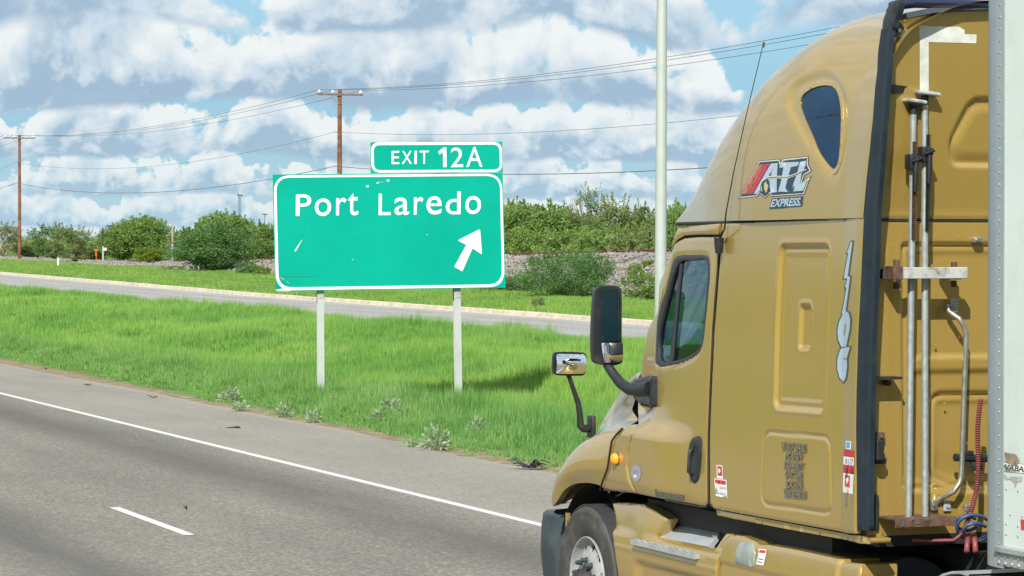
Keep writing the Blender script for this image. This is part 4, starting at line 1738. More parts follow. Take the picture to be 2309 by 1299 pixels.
# ================================================================== UTILITY POLES AND WIRES
WOOD = principled('creosoted_pole_wood', (0.165, 0.070, 0.038), 0.85, var=0.4, vscale=1.5, grime=(0.26, 0.15, 0.09), gamt=0.6, gscale=2.5, bump=0.3, bscale=20)
WOOD2 = principled('grey_crossarm_wood', (0.16, 0.12, 0.095), 0.85, var=0.3, vscale=4)
INS = principled('white_insulator_porcelain', (0.80, 0.84, 0.86), 0.2)
WIREM = principled('wire_metal', (0.09, 0.10, 0.11), 0.6)
PX_ = 56.7
POLES = [(75.0, 0.0, 'utility pole nearest the truck, hidden behind its cab'), (179.0, 0.0, 'brown wooden utility pole standing right behind the exit sign'), (283.6, 0.0, 'brown wooden utility pole at the far left of the picture, standing on grass'), (388.0, 0.0, 'far utility pole beyond the left edge of the picture')]
attach = []
for Yp, _, lab in POLES:
    zg = float(ground_z(PX_, Yp))
    if Yp == 75.0:
        zg = 0.4
    ztop = {75.0: 12.9, 179.0: 13.02, 283.6: 13.93, 388.0: 14.2}[Yp]
    pl = empty('utility_pole', (PX_, Yp, zg), lab, 'utility pole', 'wooden utility poles along the railway')
    m = MB()
    m.tube([(PX_, Yp, zg-0.3), (PX_+0.01, Yp, zg+5), (PX_+0.02, Yp, ztop)], [0.185, 0.165, 0.13], 14)
    m.build('pole', WOOD, pl, smooth=True, angle=50)
    m = MB()
    m.box((PX_, Yp-0.16, ztop-0.30), (3.10, 0.10, 0.125))
    m.build('crossarm', WOOD2, pl)
    for sg in (-1, 1):
        m = MB()
        m.tube([(PX_+sg*0.75, Yp-0.22, ztop-0.36), (PX_+sg*0.05, Yp-0.2, ztop-0.90)], 0.022, 6)
        m.build('brace', GALV, pl)
    tops = []
    for ox in (-1.42, -0.50, 1.40):
        m = MB()
        m.lathe([(-0.16, 0.012), (-0.02, 0.014), (0.0, 0.055), (0.03, 0.10), (0.07, 0.10), (0.09, 0.055), (0.12, 0.085), (0.17, 0.065), (0.19, 0.02), (0.20, 0.0)], (PX_+ox, Yp-0.16, ztop-0.20), (0, 0, 1), 12)
        m.build('insulator', INS, pl, smooth=True)
        tops.append((PX_+ox, Yp-0.16, ztop+0.0))
    lows = {75.0: (9.9, 7.6), 179.0: (10.3, 8.08), 283.6: (11.2, 9.2), 388.0: (11.4, 9.5)}[Yp]
    for lz in lows:
        m = MB()
        m.tube([(PX_-0.30, Yp, lz), (PX_-0.12, Yp, lz)], 0.035, 8)
        m.build('wire_bracket', GALV, pl)
        tops.append((PX_-0.28, Yp, lz))
    attach.append(tops)
labs = ['topmost left of the three power lines on the crossarms', 'middle one of the three power lines on the crossarms', 'right one of the three power lines on the crossarms',
        'thin cable below the crossarms, the upper of the two lower cables', 'dark cable passing behind the top of the sign, lowest of all']
for wi in range(5):
    m = MB()
    pts = []
    for si in range(3):
        a, c = Vector(attach[si][wi]), Vector(attach[si+1][wi])
        sag = (1.25, 1.05, 1.0)[si] if wi < 3 else 1.35
        for k in range(25 if si == 2 else 24):
            t = k/24
            q = a.lerp(c, t)
            q.z -= 4*sag*t*(1-t)
            pts.append(q)
    m.tube(pts, (0.013, 0.013, 0.013, 0.011, 0.021)[wi], 5)
    o = m.build('power_line', WIREM, None, smooth=True, fix=False)
    put_props(o, labs[wi], 'wire', 'wires strung between the utility poles')

# ================================================================== SMALL FAR THINGS


def fpos(px, dist, py=None):
    d = ray(px, 560)
    q = _C+d*dist
    return float(q[0]), float(q[1]), dist/FPX


def fz(py, dist):
    return CAM_H+(560-py)*dist/FPX


MASTM = principled('far_mast_steel', (0.10, 0.15, 0.19), 0.6)
# lattice floodlight mast
for (px, yt, yb, dist, lab, kind) in ((540, 441, 530, 520, 'slim dark lattice mast above the tree left of the sign', 'lattice'),
                                      (597, 484, 540, 640, 'thin far lamp mast with a flat round head near the left edge of the sign', 'disc'),
                                      (248, 508, 560, 600, 'short mast with a cluster of blue floodlights above the left trees', 'flood')):
    x, y, s = fpos(px, dist)
    g = float(ground_z(x, y))
    e = empty('light_mast', (x, y, g), lab, 'mast')
    zt = fz(yt, dist)
    m = MB()
    if kind == 'lattice':
        for ax, ay in ((-0.2, -0.2), (0.2, -0.2), (0, 0.25)):
            m.tube([(x+ax*1.3, y+ay*1.3, g), (x+ax*0.8, y+ay*0.8, zt)], 0.045, 5)
        zz = g
        k = 0
        while zz < zt-0.5:
            a = (-0.2, 0.2)[k % 2]
            m.tube([(x+a, y-0.2, zz), (x-a, y-0.2, zz+0.5)], 0.03, 4)
            m.tube([(x+a, y-0.2, zz), (x-a*0, y+0.25, zz+0.5)], 0.03, 4)
            zz += 0.5
            k += 1
        m.build('tower', MASTM, e)
        m = MB()
        m.box((x+0.15, y, zt), (0.9, 0.4, 0.35))
        m.box((x-0.2, y, zt+0.2), (0.2, 0.2, 0.3))
        m.build('floodlight', MASTM, e)
    elif kind == 'disc':
        m.tube([(x, y, g), (x, y, zt)], [0.14, 0.07], 8)
        m.build('pole', MASTM, e)
        m = MB()
        m.lathe([(-0.1, 0.1), (0.0, 0.7), (0.12, 0.7), (0.22, 0.2), (0.25, 0.0)], (x, y, zt), (0, 0, 1), 14)
        m.build('lamp_head', MASTM, e)
    else:
        m.tube([(x, y, g), (x, y, zt-0.4)], [0.16, 0.10], 8)
        m.tube([(x-0.5, y, zt-0.5), (x+0.5, y, zt-0.5)], 0.07, 6)
        m.build('pole', MASTM, e)
        for ox in (-0.5, 0.05, 0.45):
            m = MB()
            m.box((x+ox, y, zt-0.15), (0.36, 0.3, 0.42), rz=0.3)
            m.build('floodlight', principled('far_floodlight_blue', (0.04, 0.10, 0.24), 0.5) if ox < -0.1 else MATS['far_floodlight_blue'], e)

# posts by the railway
for (px, yt, yb, dist, lab, cols, plate) in ((232, 514, 597, 262, 'post with a dark upper half and a small white plate by the railway', ((0.03, 0.035, 0.04), (0.42, 0.40, 0.36)), ((0.75, 0.78, 0.78), 4, -3, 562)),
                                             (388.5, 507, 585, 240, 'thin grey wooden post with a small blue sign by the railway', ((0.36, 0.33, 0.30), (0.36, 0.33, 0.30)), ((0.10, 0.42, 0.72), 0, -8, 560))):
    x, y, s = fpos(px, dist)
    g = float(emb_z(np.array([x]), np.array([y]))[0])
    e = empty('trackside_post', (x, y, g), lab, 'post')
    zt = fz(yt, dist)
    zm = fz((yt+yb)/2, dist)
    m = MB()
    m.box((x, y, (g-0.1+zm)/2), (3.2*s, 3.2*s, zm-g+0.1))
    m.build('lower_shaft', principled('post_lower', cols[1], 0.8), e)
    m = MB()
    m.box((x, y, (zt+zm)/2), (3.0*s, 3.0*s, zt-zm))
    m.build('upper_shaft', principled('post_upper', cols[0], 0.8), e)
    m = MB()
    m.box((x+(plate[1]+plate[2]/2+2)*s, y-0.12, fz(plate[3], dist)), (6.5*s, 0.03, 6*s))
    m.build('plate', principled('post_plate', plate[0], 0.5), e)
x, y, s = fpos(217, 264)
g = float(emb_z(np.array([x]), np.array([y]))[0])
e = empty('orange_track_marker', (x, y, g), 'small orange marker with a wide head on a stem by the railway', 'marker')
ORG = principled('orange_paint', (0.62, 0.13, 0.03), 0.6)
m = MB()
m.tube([(x, y, g-0.1), (x, y, fz(566, 264))], 0.035, 6)
m.build('stem', ORG, e)
m = MB()
m.box((x, y, fz(564, 264)), (8*s, 0.08, 4*s), bev=0.01)
m.box((x-0.02, y, fz(573, 264)), (3.2*s, 0.06, 9*s), bev=0.01)
m.build('head', ORG, e)
x, y, s = fpos(131, 238)
g = float(ground_z(x, y))
m = MB()
zt = fz(582, 238)
m.box((x, y, (g-0.1+zt)/2), (4.0*s, 4.0*s, zt-g+0.1), bev=0.02)
o = m.build('marker_post', principled('marker_white', (0.72, 0.72, 0.66), 0.6), None)
put_props(o, 'short white marker post standing in the grass right of the leftmost utility pole', 'post')
# slab of dark debris on the gravel at the left
x, y, s = fpos(255, 245)

# ================================================================== DEBRIS ON THE SHOULDER
TYREB = principled('shredded_tyre_rubber', (0.018, 0.019, 0.024), 0.55, var=0.3, vscale=20)
q = at(525, 966, 2, 0.012)
m = MB()
r = np.random.default_rng(8)
n = 18
P = []
for i in range(n):
    a = 2*PI*i/n
    P.append((math.cos(a)*0.125*(1+0.08*math.sin(3*a)), math.sin(a)*0.10))
Rm = Matrix.Rotation(-PSI, 3, 'Z')
V = [Rm @ Vector((x*0.95, y, 0.0))+Vector(q) for x, y in P]+[Rm @ Vector((x*0.85, y*0.8, 0.022+0.01*math.sin(x*20)))+Vector(q) for x, y in P]
m.add(V, [(i, (i+1) % n, n+(i+1) % n, n+i) for i in range(n)]+[tuple(range(n, 2*n)), tuple(range(n))[::-1]])
o = m.build('tyre_scrap', TYREB, None)
put_props(o, 'flat black lens shaped scrap of rubber lying alone on the shoulder', 'tyre scrap')
q = at(1196, 1056, 2, 0.02)
m = MB()
for i in range(15):
    a = rad(-25)+r.uniform(-0.9, 0.9)+(0 if i % 3 else PI)
    L = r.uniform(0.10, 0.26)
    hh = r.uniform(0.02, 0.13)
    d = Vector((math.cos(a), math.sin(a), 0))
    q0 = Vector(q)+Vector((r.uniform(-0.07, 0.07), r.uniform(-0.05, 0.05), 0))
    sdir = Vector((-d.y, d.x, 0))*r.uniform(0.012, 0.03)
    a0, a1, a2 = q0, q0+d*L*0.6+Vector((0, 0, hh)), q0+d*L+Vector((0, 0, hh*0.7))
    up = Vector((0, 0, 0.012))
    V = [a0-sdir, a0+sdir, a1+sdir, a1-sdir, a2+sdir*0.3, a2-sdir*0.3]
    V = V+[v+up for v in V]
    m.add(V, [(0, 1, 2, 3), (3, 2, 4, 5), (6, 9, 8, 7), (9, 11, 10, 8), (0, 3, 9, 6), (3, 5, 11, 9), (1, 7, 8, 2), (2, 8, 10, 4), (5, 4, 10, 11), (0, 6, 7, 1)])
o = m.build('tyre_shred', TYREB, None)
put_props(o, 'torn heap of black tyre strips at the grass edge just left of the truck fender', 'tyre shred')
STICK = principled('dry_twig', (0.10, 0.075, 0.05), 0.9)
for i, (px, py, lab) in enumerate([(200, 868, 'small dark twig on the shoulder at the left'), (345, 896, 'twig lying along the grass edge at the left of the shoulder'), (105, 832, 'dark scrap at the grass edge near the left edge of the picture'), (30, 808, 'leftmost dark scrap at the grass edge'), (420, 1146, 'tiny brown leaf lying on the travel lane above the lane dash')]):
    q = at(px, py, 2, 0.03)
    m = MB()
    for k in range(3 if i != 4 else 2):
        a = r.uniform(0, 6.28)
        L = r.uniform(0.06, 0.14)*(0.5 if i == 4 else 1)
        m.tube([Vector(q), Vector(q)+Vector((math.cos(a)*L, math.sin(a)*L, r.uniform(0.0, 0.05)))], [0.012, 0.006], 5)
    o = m.build('twig', STICK, None)
    put_props(o, lab, 'twig', 'twigs and scraps on the pavement')

# ================================================================== TRUCK TRACTOR
truck = empty('semi_truck', (XC, 14.0, 0.0), 'gold metallic semi truck with a sleeper cab driving in the right lane of the highway', 'truck')


def cat_closed(pts, n=6):
    """closed smooth curve through points"""
    P = np.array(pts, float)
    N = len(P)
    out = []
    for i in range(N):
        p0, p1, p2, p3 = P[i-1], P[i], P[(i+1) % N], P[(i+2) % N]
        for j in range(n):
            t = j/n
            out.append(0.5*((2*p1)+(-p0+p2)*t+(2*p0-5*p1+4*p2-p3)*t*t+(-p0+3*p1-3*p2+p3)*t**3))
    return np.array(out)


# ---- sleeper side
sl_out = SP([(1627, 503), (1700, 499), (1800, 494), (1948, 487), (1942, 620), (1935, 760), (1931, 900), (1929.5, 1050), (1929, 1204), (1907, 1202), (1753, 1173), (1609, 1147),
             (1600, 1137), (1599, 1060), (1599, 988), (1602.5, 897), (1609.5, 746), (1617, 654), (1623.5, 574)], low_side_x)
panel_r = round_poly(SP([(1757, 548), (1873, 547), (1866, 760), (1859, 934), (1744, 925), (1748, 740)], low_side_x), [0.07, 0.07, 0, 0.06, 0.07, 0], 6)
slot_r = round_poly(SP([(1797, 687), (1822, 687), (1820, 788), (1793, 788)], low_side_x), 0.03, 4)
lug_r = round_poly(SP([(1722, 973), (1872, 985), (1876, 1158), (1716, 1135)], low_side_x), 0.09, 6)


def sl_disp(V):
    d = sdf(V, panel_r)
    o = -0.020*sstep(-d, 0.0, 0.030)
    o += 0.006*np.exp(-(d/0.012)**2)
    i2 = sdf(V, panel_r)
    o += 0.005*np.exp(-((i2+0.055)/0.010)**2)
    d2 = sdf(V, slot_r)
    o += -0.022*sstep(-d2, -0.003, 0.014)+0.004*np.exp(-((d2-0.01)/0.008)**2)
    d3 = sdf(V, lug_r)
    o += -0.012*np.exp(-(d3/0.0065)**2)+0.001*sstep(-d3, 0.0, 0.02)
    # soft shut line roll at the lower edge and at the door side
    return o


side = patch('sleeper_side_panel', sl_out, low_map, GOLD, truck, step=0.0115, off=0.0, thick=0.03, disp=sl_disp, mirror=True, bevel=0.006)[0]
sill_out = SP([(1606, 1150), (1753, 1177), (1907, 1207), (1929, 1208), (1955, 1216), (1953, 1227), (1935, 1226), (1850, 1209), (1753, 1191), (1640, 1169), (1609, 1162)], low_side_x)
patch('sleeper_sill', sill_out, low_map, GOLD, truck, step=0.03, off=-0.018, thick=0.12, mirror=True, bevel=0.008)

# ---- header over the door
patch('door_header', SP([(1530, 515), (1575, 509), (1624, 504.5), (1621, 529), (1575, 529), (1545, 531), (1528, 541), (1519, 551), (1522, 535)], low_side_x), low_map, GOLD, truck, step=0.02, off=0.012, thick=0.06, mirror=True, bevel=0.006)

# ---- door
frame_o = cat_closed(SP([z3(*q) for q in [(1032, 275), (1085, 243), (1170, 240), (1255, 241), (1292, 275), (1296, 400), (1285, 520), (1262, 740), (1240, 900), (1200, 975), (1110, 1030), (1020, 1052), (945, 1064), (903, 1040), (886, 975), (889, 850), (918, 700), (955, 560), (995, 420)]], low_side_x), 4)
frame_i = cat_closed(SP([z3(*q) for q in [(1060, 320), (1090, 290), (1170, 284), (1245, 277), (1276, 300), (1281, 400), (1270, 530), (1250, 740), (1236, 880), (1195, 950), (1105, 1002), (1020, 1022), (955, 1030), (928, 1010), (916, 960), (920, 850), (948, 700), (983, 560), (1020, 420)]], low_side_x), 4)
door_out = SP([(1518, 556), (1523, 546), (1541, 537.5), (1575, 535), (1621, 535), (1618.5, 574), (1611.5, 654), (1604.5, 746), (1597.5, 897), (1594, 988), (1594, 1132), (1588, 1140.5), (1576, 1140), (1545, 1134), (1476, 1121), (1436, 1113),
               (1427, 1096), (1419, 1075), (1415, 1050), (1415, 1023), (1420, 998), (1428, 978), (1439, 957), (1437, 930), (1435, 900), (1437, 860), (1447, 826), (1449.5, 796), (1461.7, 737), (1477, 685), (1495.5, 617)], low_side_x)


def door_disp(V):
    d = sdf(V, frame_o)
    o = -0.005*(1-sstep(d, 0.0, 0.02))
    # A-pillar roll at the forward edge
    return o


fc_ = frame_i.mean(0)
door = patch('door', door_out, low_map, GOLD, truck, holes=[fc_+(frame_i-fc_)*1.035], step=0.013, off=0.0, thick=0.035, disp=door_disp, mirror=True, bevel=0.006)
for k, dr in enumerate(door):
    pass


def put(o2, pl, pr):
    """reparent a mirrored pair (built on the truck root) to the left and right parents"""
    for o, pp in zip(o2, (pl, pr)):
        o.parent = pp
    return o2


f2 = patch('window_frame', frame_o, low_map, GASKET, truck, holes=[frame_i], step=0.015, off=0.001, thick=0.03, mirror=True, bevel=0.007)
put(f2, *door)
g2 = patch('window_glass', frame_i, low_map, GLASS, truck, step=0.06, off=-0.022, thick=0.0, mirror=True)
put(g2, *door)
div = SP([z3(*q) for q in [(1066, 315), (1082, 290), (1012, 1030), (990, 1040)]], low_side_x)
d2 = patch('window_divider', div, low_map, GASKET, truck, step=0.03, off=-0.012, thick=0.02, mirror=True)
put(d2, *door)
hand = cat_closed(SP([z4(*q) for q in [(1060, 392), (1092, 386), (1109, 410), (1109, 480), (1103, 580), (1090, 665), (1062, 697), (1037, 672), (1022, 600), (1020, 520), (1027, 450), (1042, 405)]], low_side_x), 3)
h2 = patch('door_handle', hand, low_map, BLACKP, truck, step=0.012, off=0.012, thick=0.03, mirror=True, bevel=0.012,
           disp=lambda V: -0.030*sstep(-sdf(V, cat_closed(SP([z4(*q) for q in [(1068, 450), (1088, 460), (1090, 540), (1078, 630), (1062, 640), (1058, 560), (1058, 480)]], low_side_x), 3)), 0.0, 0.012)*0.35)
put(h2, *door)
q0, q1 = S(*z4(1070, 465), low_side_x), S(*z4(1064, 640), low_side_x)
m = MB()
m.tube([(low_side_x(*q0)-0.02, *q0), (low_side_x(*q0)-0.045, q0[0], q0[1]-0.02), (low_side_x(*q1)-0.045, q1[0], q1[1]+0.02), (low_side_x(*q1)-0.02, *q1)], 0.011, 8)
hl = m.build('grip', BLACKP, truck, smooth=True)
hl.parent = h2[0]

# ---- cowl panel with the amber marker
cowl = patch('cowl_panel', SP([(1436.5, 957), (1426, 978), (1417.5, 998), (1412.5, 1023), (1412, 1050), (1416, 1077), (1425, 1099), (1434, 1112.5), (1395, 1109), (1358, 1105), (1362, 1088), (1374, 1057), (1380, 1016), (1384, 995), (1396, 980), (1409, 965), (1418, 958)], low_side_x),
             low_map, GOLD, truck, step=0.015, off=0.0, thick=0.04, mirror=True, bevel=0.010)
qm = S(1391, 1035, low_side_x)
xm = float(low_side_x(*qm))
m = MB()
m.lathe([(0.0, 0.040), (0.018, 0.040), (0.032, 0.032), (0.040, 0.016), (0.042, 0.0)], (xm, qm[0], qm[1]), (-1, 0, 0), 20)
mk_ = m.build('marker_light', AMBER, truck, smooth=True)
mk_.parent = cowl[0]
m = MB()
m.lathe([(0.0, 0.044), (0.006, 0.044), (0.006, 0.0)], (xm, qm[0], qm[1]), (-1, 0, 0), 20)
mk2 = m.build('marker_base', BLACKP, truck)
mk2.parent = cowl[0]

for sgn_ in (1, -1):
    m = MB()
    V = []
    for q in [(1405, 966), (1391, 980), (1380.5, 995), (1377, 1016), (1371, 1057), (1359, 1088), (1355, 1105)]:
        y_, z_ = S(*q, low_side_x)
        x_ = float(low_side_x(y_, z_))-0.004
        V.append((x_ if sgn_ > 0 else 2*XC-x_, y_, z_))
    m.tube(V, 0.0075, 6)
    m.build('hood_gap_tube', BLACK, truck)  # black tube added to draw the dark gap between hood and cowl
    m = MB()
    V = []
    for q in [(1623.5, 532), (1620.5, 574), (1613.5, 654), (1606.5, 746), (1600, 897), (1596.6, 988), (1596.3, 1060), (1596.6, 1136), (1592, 1143), (1578, 1143), (1545, 1137), (1500, 1128)]:
        y_, z_ = S(*q, low_side_x)
        x_ = float(low_side_x(y_, z_))+0.003
        V.append((x_ if sgn_ > 0 else 2*XC-x_, y_, z_))
    m.tube(V, 0.0065, 6)
    m.build('door_gap_tube', BLACK, truck)  # black tube added so the door's shut line reads as a dark gap
# ---- dark linings right behind the shut lines
patch('door_frame_lining', SP([(1512, 560), (1540, 520), (1640, 515), (1640, 700), (1625, 900), (1620, 1150), (1420, 1112), (1405, 1090), (1420, 980), (1440, 950), (1441, 850)], low_side_x), low_map, BLACK, truck,
      holes=[round_poly(SP([(1548, 580), (1600, 574), (1590, 800), (1575, 860), (1477, 875), (1465, 800), (1490, 690)], low_side_x), 0.05, 3)], step=0.06, off=-0.030, thick=0.02, mirror=True)

# ---- roof fairing: (s, phi) surface with the side window let in
win_px = [z2(*q) for q in [(226, 545), (232, 505), (262, 470), (320, 442), (378, 436), (415, 455), (438, 510), (447, 600), (443, 740), (433, 850), (412, 893), (380, 872), (330, 800), (285, 700), (248, 615)]]
win = cat_closed(SP(win_px, roof_side_x), 4)
scoop = cat_closed(SP([z2(*q) for q in [(160, 560), (200, 430), (290, 370), (385, 352), (450, 400), (490, 500), (497, 640), (480, 800), (440, 930), (380, 935), (300, 810), (220, 690)]], roof_side_x), 4)
NSY, NPH = 250, 170
ss = np.linspace(0, 1, NSY)**1.0
phs = (PI/2)*(1-(1-np.linspace(0, 1, NPH))**1.0)


def roof_grid():
    s, ph = np.meshgrid(ss, phs, indexing='ij')
    Z = 2.9+1.2*np.sin(ph)**(2/KM)
    for _ in range(2):
        Yr = 13.905-0.19*(Z-2.92)+0.0
        Y = Yr+s*(17.18-Yr)
        T = catmull(KY, KT, Y)
        Z = 2.905+(T-2.905)*np.sin(ph)**(2/KM)
    W = catmull(KY, KW, Y)
    X = XC-W*np.cos(ph)**(2/KM)
    return X, Y, Z


RX, RY, RZ = roof_grid()
# outward normals numerically
ax_ = np.stack([np.gradient(RX, axis=0), np.gradient(RY, axis=0), np.gradient(RZ, axis=0)], -1)
bx_ = np.stack([np.gradient(RX, axis=1), np.gradient(RY, axis=1), np.gradient(RZ, axis=1)], -1)
nn = np.cross(ax_, bx_)
nl = np.linalg.norm(nn, axis=-1, keepdims=True)
nl[nl < 1e-9] = 1
nn /= nl
if nn[NSY//2, NPH//4, 0] > 0:
    nn = -nn
V2 = np.stack([RY.ravel(), RZ.ravel()], 1)
msk = (RX < XC-0.45)
dd = np.full(len(V2), 9.0)
mi = msk.ravel()
dd[mi] = sdf(V2[mi], win)
ds = np.full(len(V2), 9.0)
ds[mi] = sdf(V2[mi], scoop)
disp = -0.014*sstep(-dd, 0.0, 0.010)+0.007*np.exp(-((dd-0.010)/0.009)**2)
disp += -0.020*sstep(-ds, 0.0, 0.07)*sstep(V2[:, 1], 2.9, 3.25)
# crease bevel along the rear edge strip
rearline = 13.94-0.19*(V2[:, 1]-2.92)
disp += 0.022*np.clip((rearline+0.24-V2[:, 0])/0.22, 0, 1)*sstep(3.99-V2[:, 1], 0, 0.1)
disp -= 0.006*np.exp(-((V2[:, 0]-rearline-0.24)/0.02)**2)*0
P = np.stack([RX, RY, RZ], -1)+nn*disp.reshape(RX.shape)[..., None]
L = P.reshape(-1, 3)
Rr = L.copy()
Rr[:, 0] = 2*XC-Rr[:, 0]
i = (np.arange(NPH-1)[None, :]+np.arange(NSY-1)[:, None]*NPH).ravel()
Fq = np.stack([i, i+1, i+1+NPH, i+NPH], 1)
nV = len(L)
Fall = [tuple(f) for f in Fq]+[tuple(f[::-1]+nV) for f in Fq]
me = mesh_np(np.vstack([L, Rr]), Fall, True)
bm = bmesh.new()
bm.from_mesh(me)
bmesh.ops.remove_doubles(bm, verts=bm.verts, dist=1e-4)
bmesh.ops.recalc_face_normals(bm, faces=bm.faces)
bm.to_mesh(me)
bm.free()
roof = link('roof_fairing', me, GOLD, truck)
w2 = patch('roof_window', win, roof_map, SMOKED, truck, step=0.04, off=-0.0125+0.0, thick=0.0, mirror=False, disp=lambda V: -0.020*sstep(-sdf(V, scoop), 0.0, 0.07)*sstep(V[:, 1], 2.9, 3.25)+0.010)
w2.parent = roof
cw = win.mean(0)
rim_o = cw+(win-cw)*1.075
rim_i = cw+(win-cw)*0.965
rw_ = patch('window_rim', rim_o, roof_map, GOLD, truck, holes=[rim_i], step=0.02, off=-0.004, thick=0.02, disp=lambda V: -0.020*sstep(-sdf(V, scoop), 0.0, 0.07)*sstep(V[:, 1], 2.9, 3.25)+0.016, bevel=0.006)
rw_.parent = roof
wb = patch('window_bar', SP([z2(*q) for q in [(247, 617), (440, 590), (440, 597), (249, 624)]], roof_side_x), roof_map, BLACK, truck, step=0.03, off=-0.012-0.020+0.010, thick=0.0)
wb.parent = w2
# black tube along the seam, standing in for the shadow gap under the fairing
gl_pts = [(1531, 512.8), (1700, 501.5), (1800, 496), (1948, 489.5)]
m = MB()
V = []
for yy in np.linspace(13.93, 16.6, 40):
    x = float(low_side_x(yy, 2.87))
    V.append((x+0.012, yy, ZS+0.004))
m.tube(V, 0.012, 6)
m.build('roof_gap_tube', BLACK, truck)
V = [(2*XC-a, b_, c) for a, b_, c in V]
m = MB()
m.tube(V, 0.012, 6)
m.build('roof_gap_tube', BLACK, truck)

# ---- windscreen
zz = np.linspace(1.98, 2.85, 8)
tt = np.linspace(0, 1, 25)
V = []
apil = SP([(1437, 850), (1449, 796), (1462, 737), (1477, 685), (1496, 617), (1514, 552), (1531, 508)], low_side_x)
for z in zz:
    ya = float(np.interp(z, apil[:, 1], apil[:, 0]))-0.06
    xa = float(low_side_x(ya, z))+0.035
    for t in tt:
        a = (t-0.5)*PI
        V.append((XC-(XC-xa)*(-math.sin(a))*1.0 if False else XC+(XC-xa)*math.sin(a), ya+0.30*math.cos(a)**0.9, z))
n = len(tt)
F = [(i*n+j, i*n+j+1, (i+1)*n+j+1, (i+1)*n+j) for i in range(len(zz)-1) for j in range(n-1)]
link('windscreen', mesh_np(V, F, True), GLASS, truck)

# ---- rear wall of the sleeper
wl = 7.425
wall_out = np.array([(wl, 1.17), (2*XC-wl, 1.17), (2*XC-wl, 2.9), (2*XC-wl-0.015, 3.6), (2*XC-wl-0.04, 3.85), (2*XC-wl-0.11, 3.97), (2*XC-wl-0.33, 4.045), (XC, 4.06), (wl+0.33, 4.045), (wl+0.11, 3.97), (wl+0.04, 3.85), (wl+0.015, 3.6), (wl, 2.9)])


def sym(P):
    P = P.copy()
    P[:, 0] = np.where(P[:, 0] > XC, 2*XC-P[:, 0], P[:, 0])
    return P


tri_r = round_poly(BP([z2(*q) for q in [(1125, 505), (1010, 745), (1030, 872), (1900, 885), (1900, 500)]]), [0.08, 0.06, 0.05, 0, 0], 6)
tri_i = round_poly(BP([z2(*q) for q in [(1160, 565), (1046, 765), (1070, 820), (1900, 830), (1900, 560)]]), [0.04, 0.04, 0.03, 0, 0], 6)
pA = round_poly(BP([(2031, 545), (2036, 1109), (2600, 1116), (2600, 548)]), [0.03, 0.05, 0, 0], 5)
pB = round_poly(BP([(2100, 882), (2096, 1080), (2140, 1103), (2600, 1108), (2600, 880)]), [0.09, 0.06, 0.06, 0, 0], 6)
pL = round_poly(BP([z7(225, 150), z7(335, 160), z7(322, 1400), z7(180, 1400)]), 0.03, 4)
stepz = [(BP([(2150, 801)])[0][1], 0.016), (BP([(2150, 550)])[0][1], 0.0)]
seamz = BP([(2100, 496)])[0][1]


def wall_disp(V):
    P = sym(V)
    o = -0.028*sstep(-sdf(P, tri_r), 0, 0.018)+0.016*sstep(-sdf(P, tri_i), 0.0, 0.025)
    o += 0.010*np.exp(-((sdf(P, tri_i))/0.012)**2)
    dA = sdf(P, pA)
    o += -0.030*sstep(-dA, 0.0, 0.018)
    o += 0.010*np.exp(-((dA+0.045)/0.016)**2)*(P[:, 1] > 1.4)
    z801 = stepz[0][0]
    xx = P[:, 0]
    right = sstep(xx, 7.70, 7.74)
    o += right*(0.020*sstep(z801-P[:, 1], 0, 0.015)*(1-sstep(z801-0.075-P[:, 1], 0, 0.03)))*(dA < -0.03)
    o += -0.026*sstep(-sdf(P, pB), 0, 0.018)+0.010*np.exp(-((sdf(P, pB)+0.05)/0.014)**2)
    o += -0.010*np.exp(-((P[:, 1]-seamz)/0.006)**2)
    o += 0.003*(sstep(P[:, 1]-seamz, 0, 0.01))
    return o


rear = patch('sleeper_rear_wall', wall_out, rear_map, GOLD, truck, step=0.014, off=0.0, thick=0.05, disp=wall_disp)
m = MB()
m.box((XC, float(wall_y(seamz))-0.001, seamz), (2.3, 0.012, 0.014))
sg_ = m.build('wall_seam', BLACK, rear)
# pop rivets on the rear wall
m = MB()
rp = [(1998, 600), (2000, 514), (2010, 554), (1996, 690), (1988, 800), (1994, 830), (1983, 730), (2000, 910), (2010, 910), (1997, 941), (2005, 815), (1995, 975), (1996, 1092), (1995, 1136), (2028, 1137), (2110, 1180), (1999, 1060), (2185, 1137), (2002, 1160),
      (2140, 600), (2165, 760), (2180, 1000), (2110, 780), (2160, 535), (2130, 910)]
for q in rp:
    x, z = BP([q])[0]
    m.lathe([(0.0, 0.008), (0.004, 0.007), (0.006, 0.0)], (x, float(wall_y(z))+0.004, z), (0, -1, 0), 8)
o = m.build('rivets', GOLD, rear)
o['kind'] = 'stuff'
# lower corner of the cab beneath the extender
patch('rear_corner_skirt', BP([(1958, 1196), (1990, 1193), (1984, 1222), (1940, 1226)]), rear_map, GOLD, truck, step=0.05, off=0.01, thick=0.05)
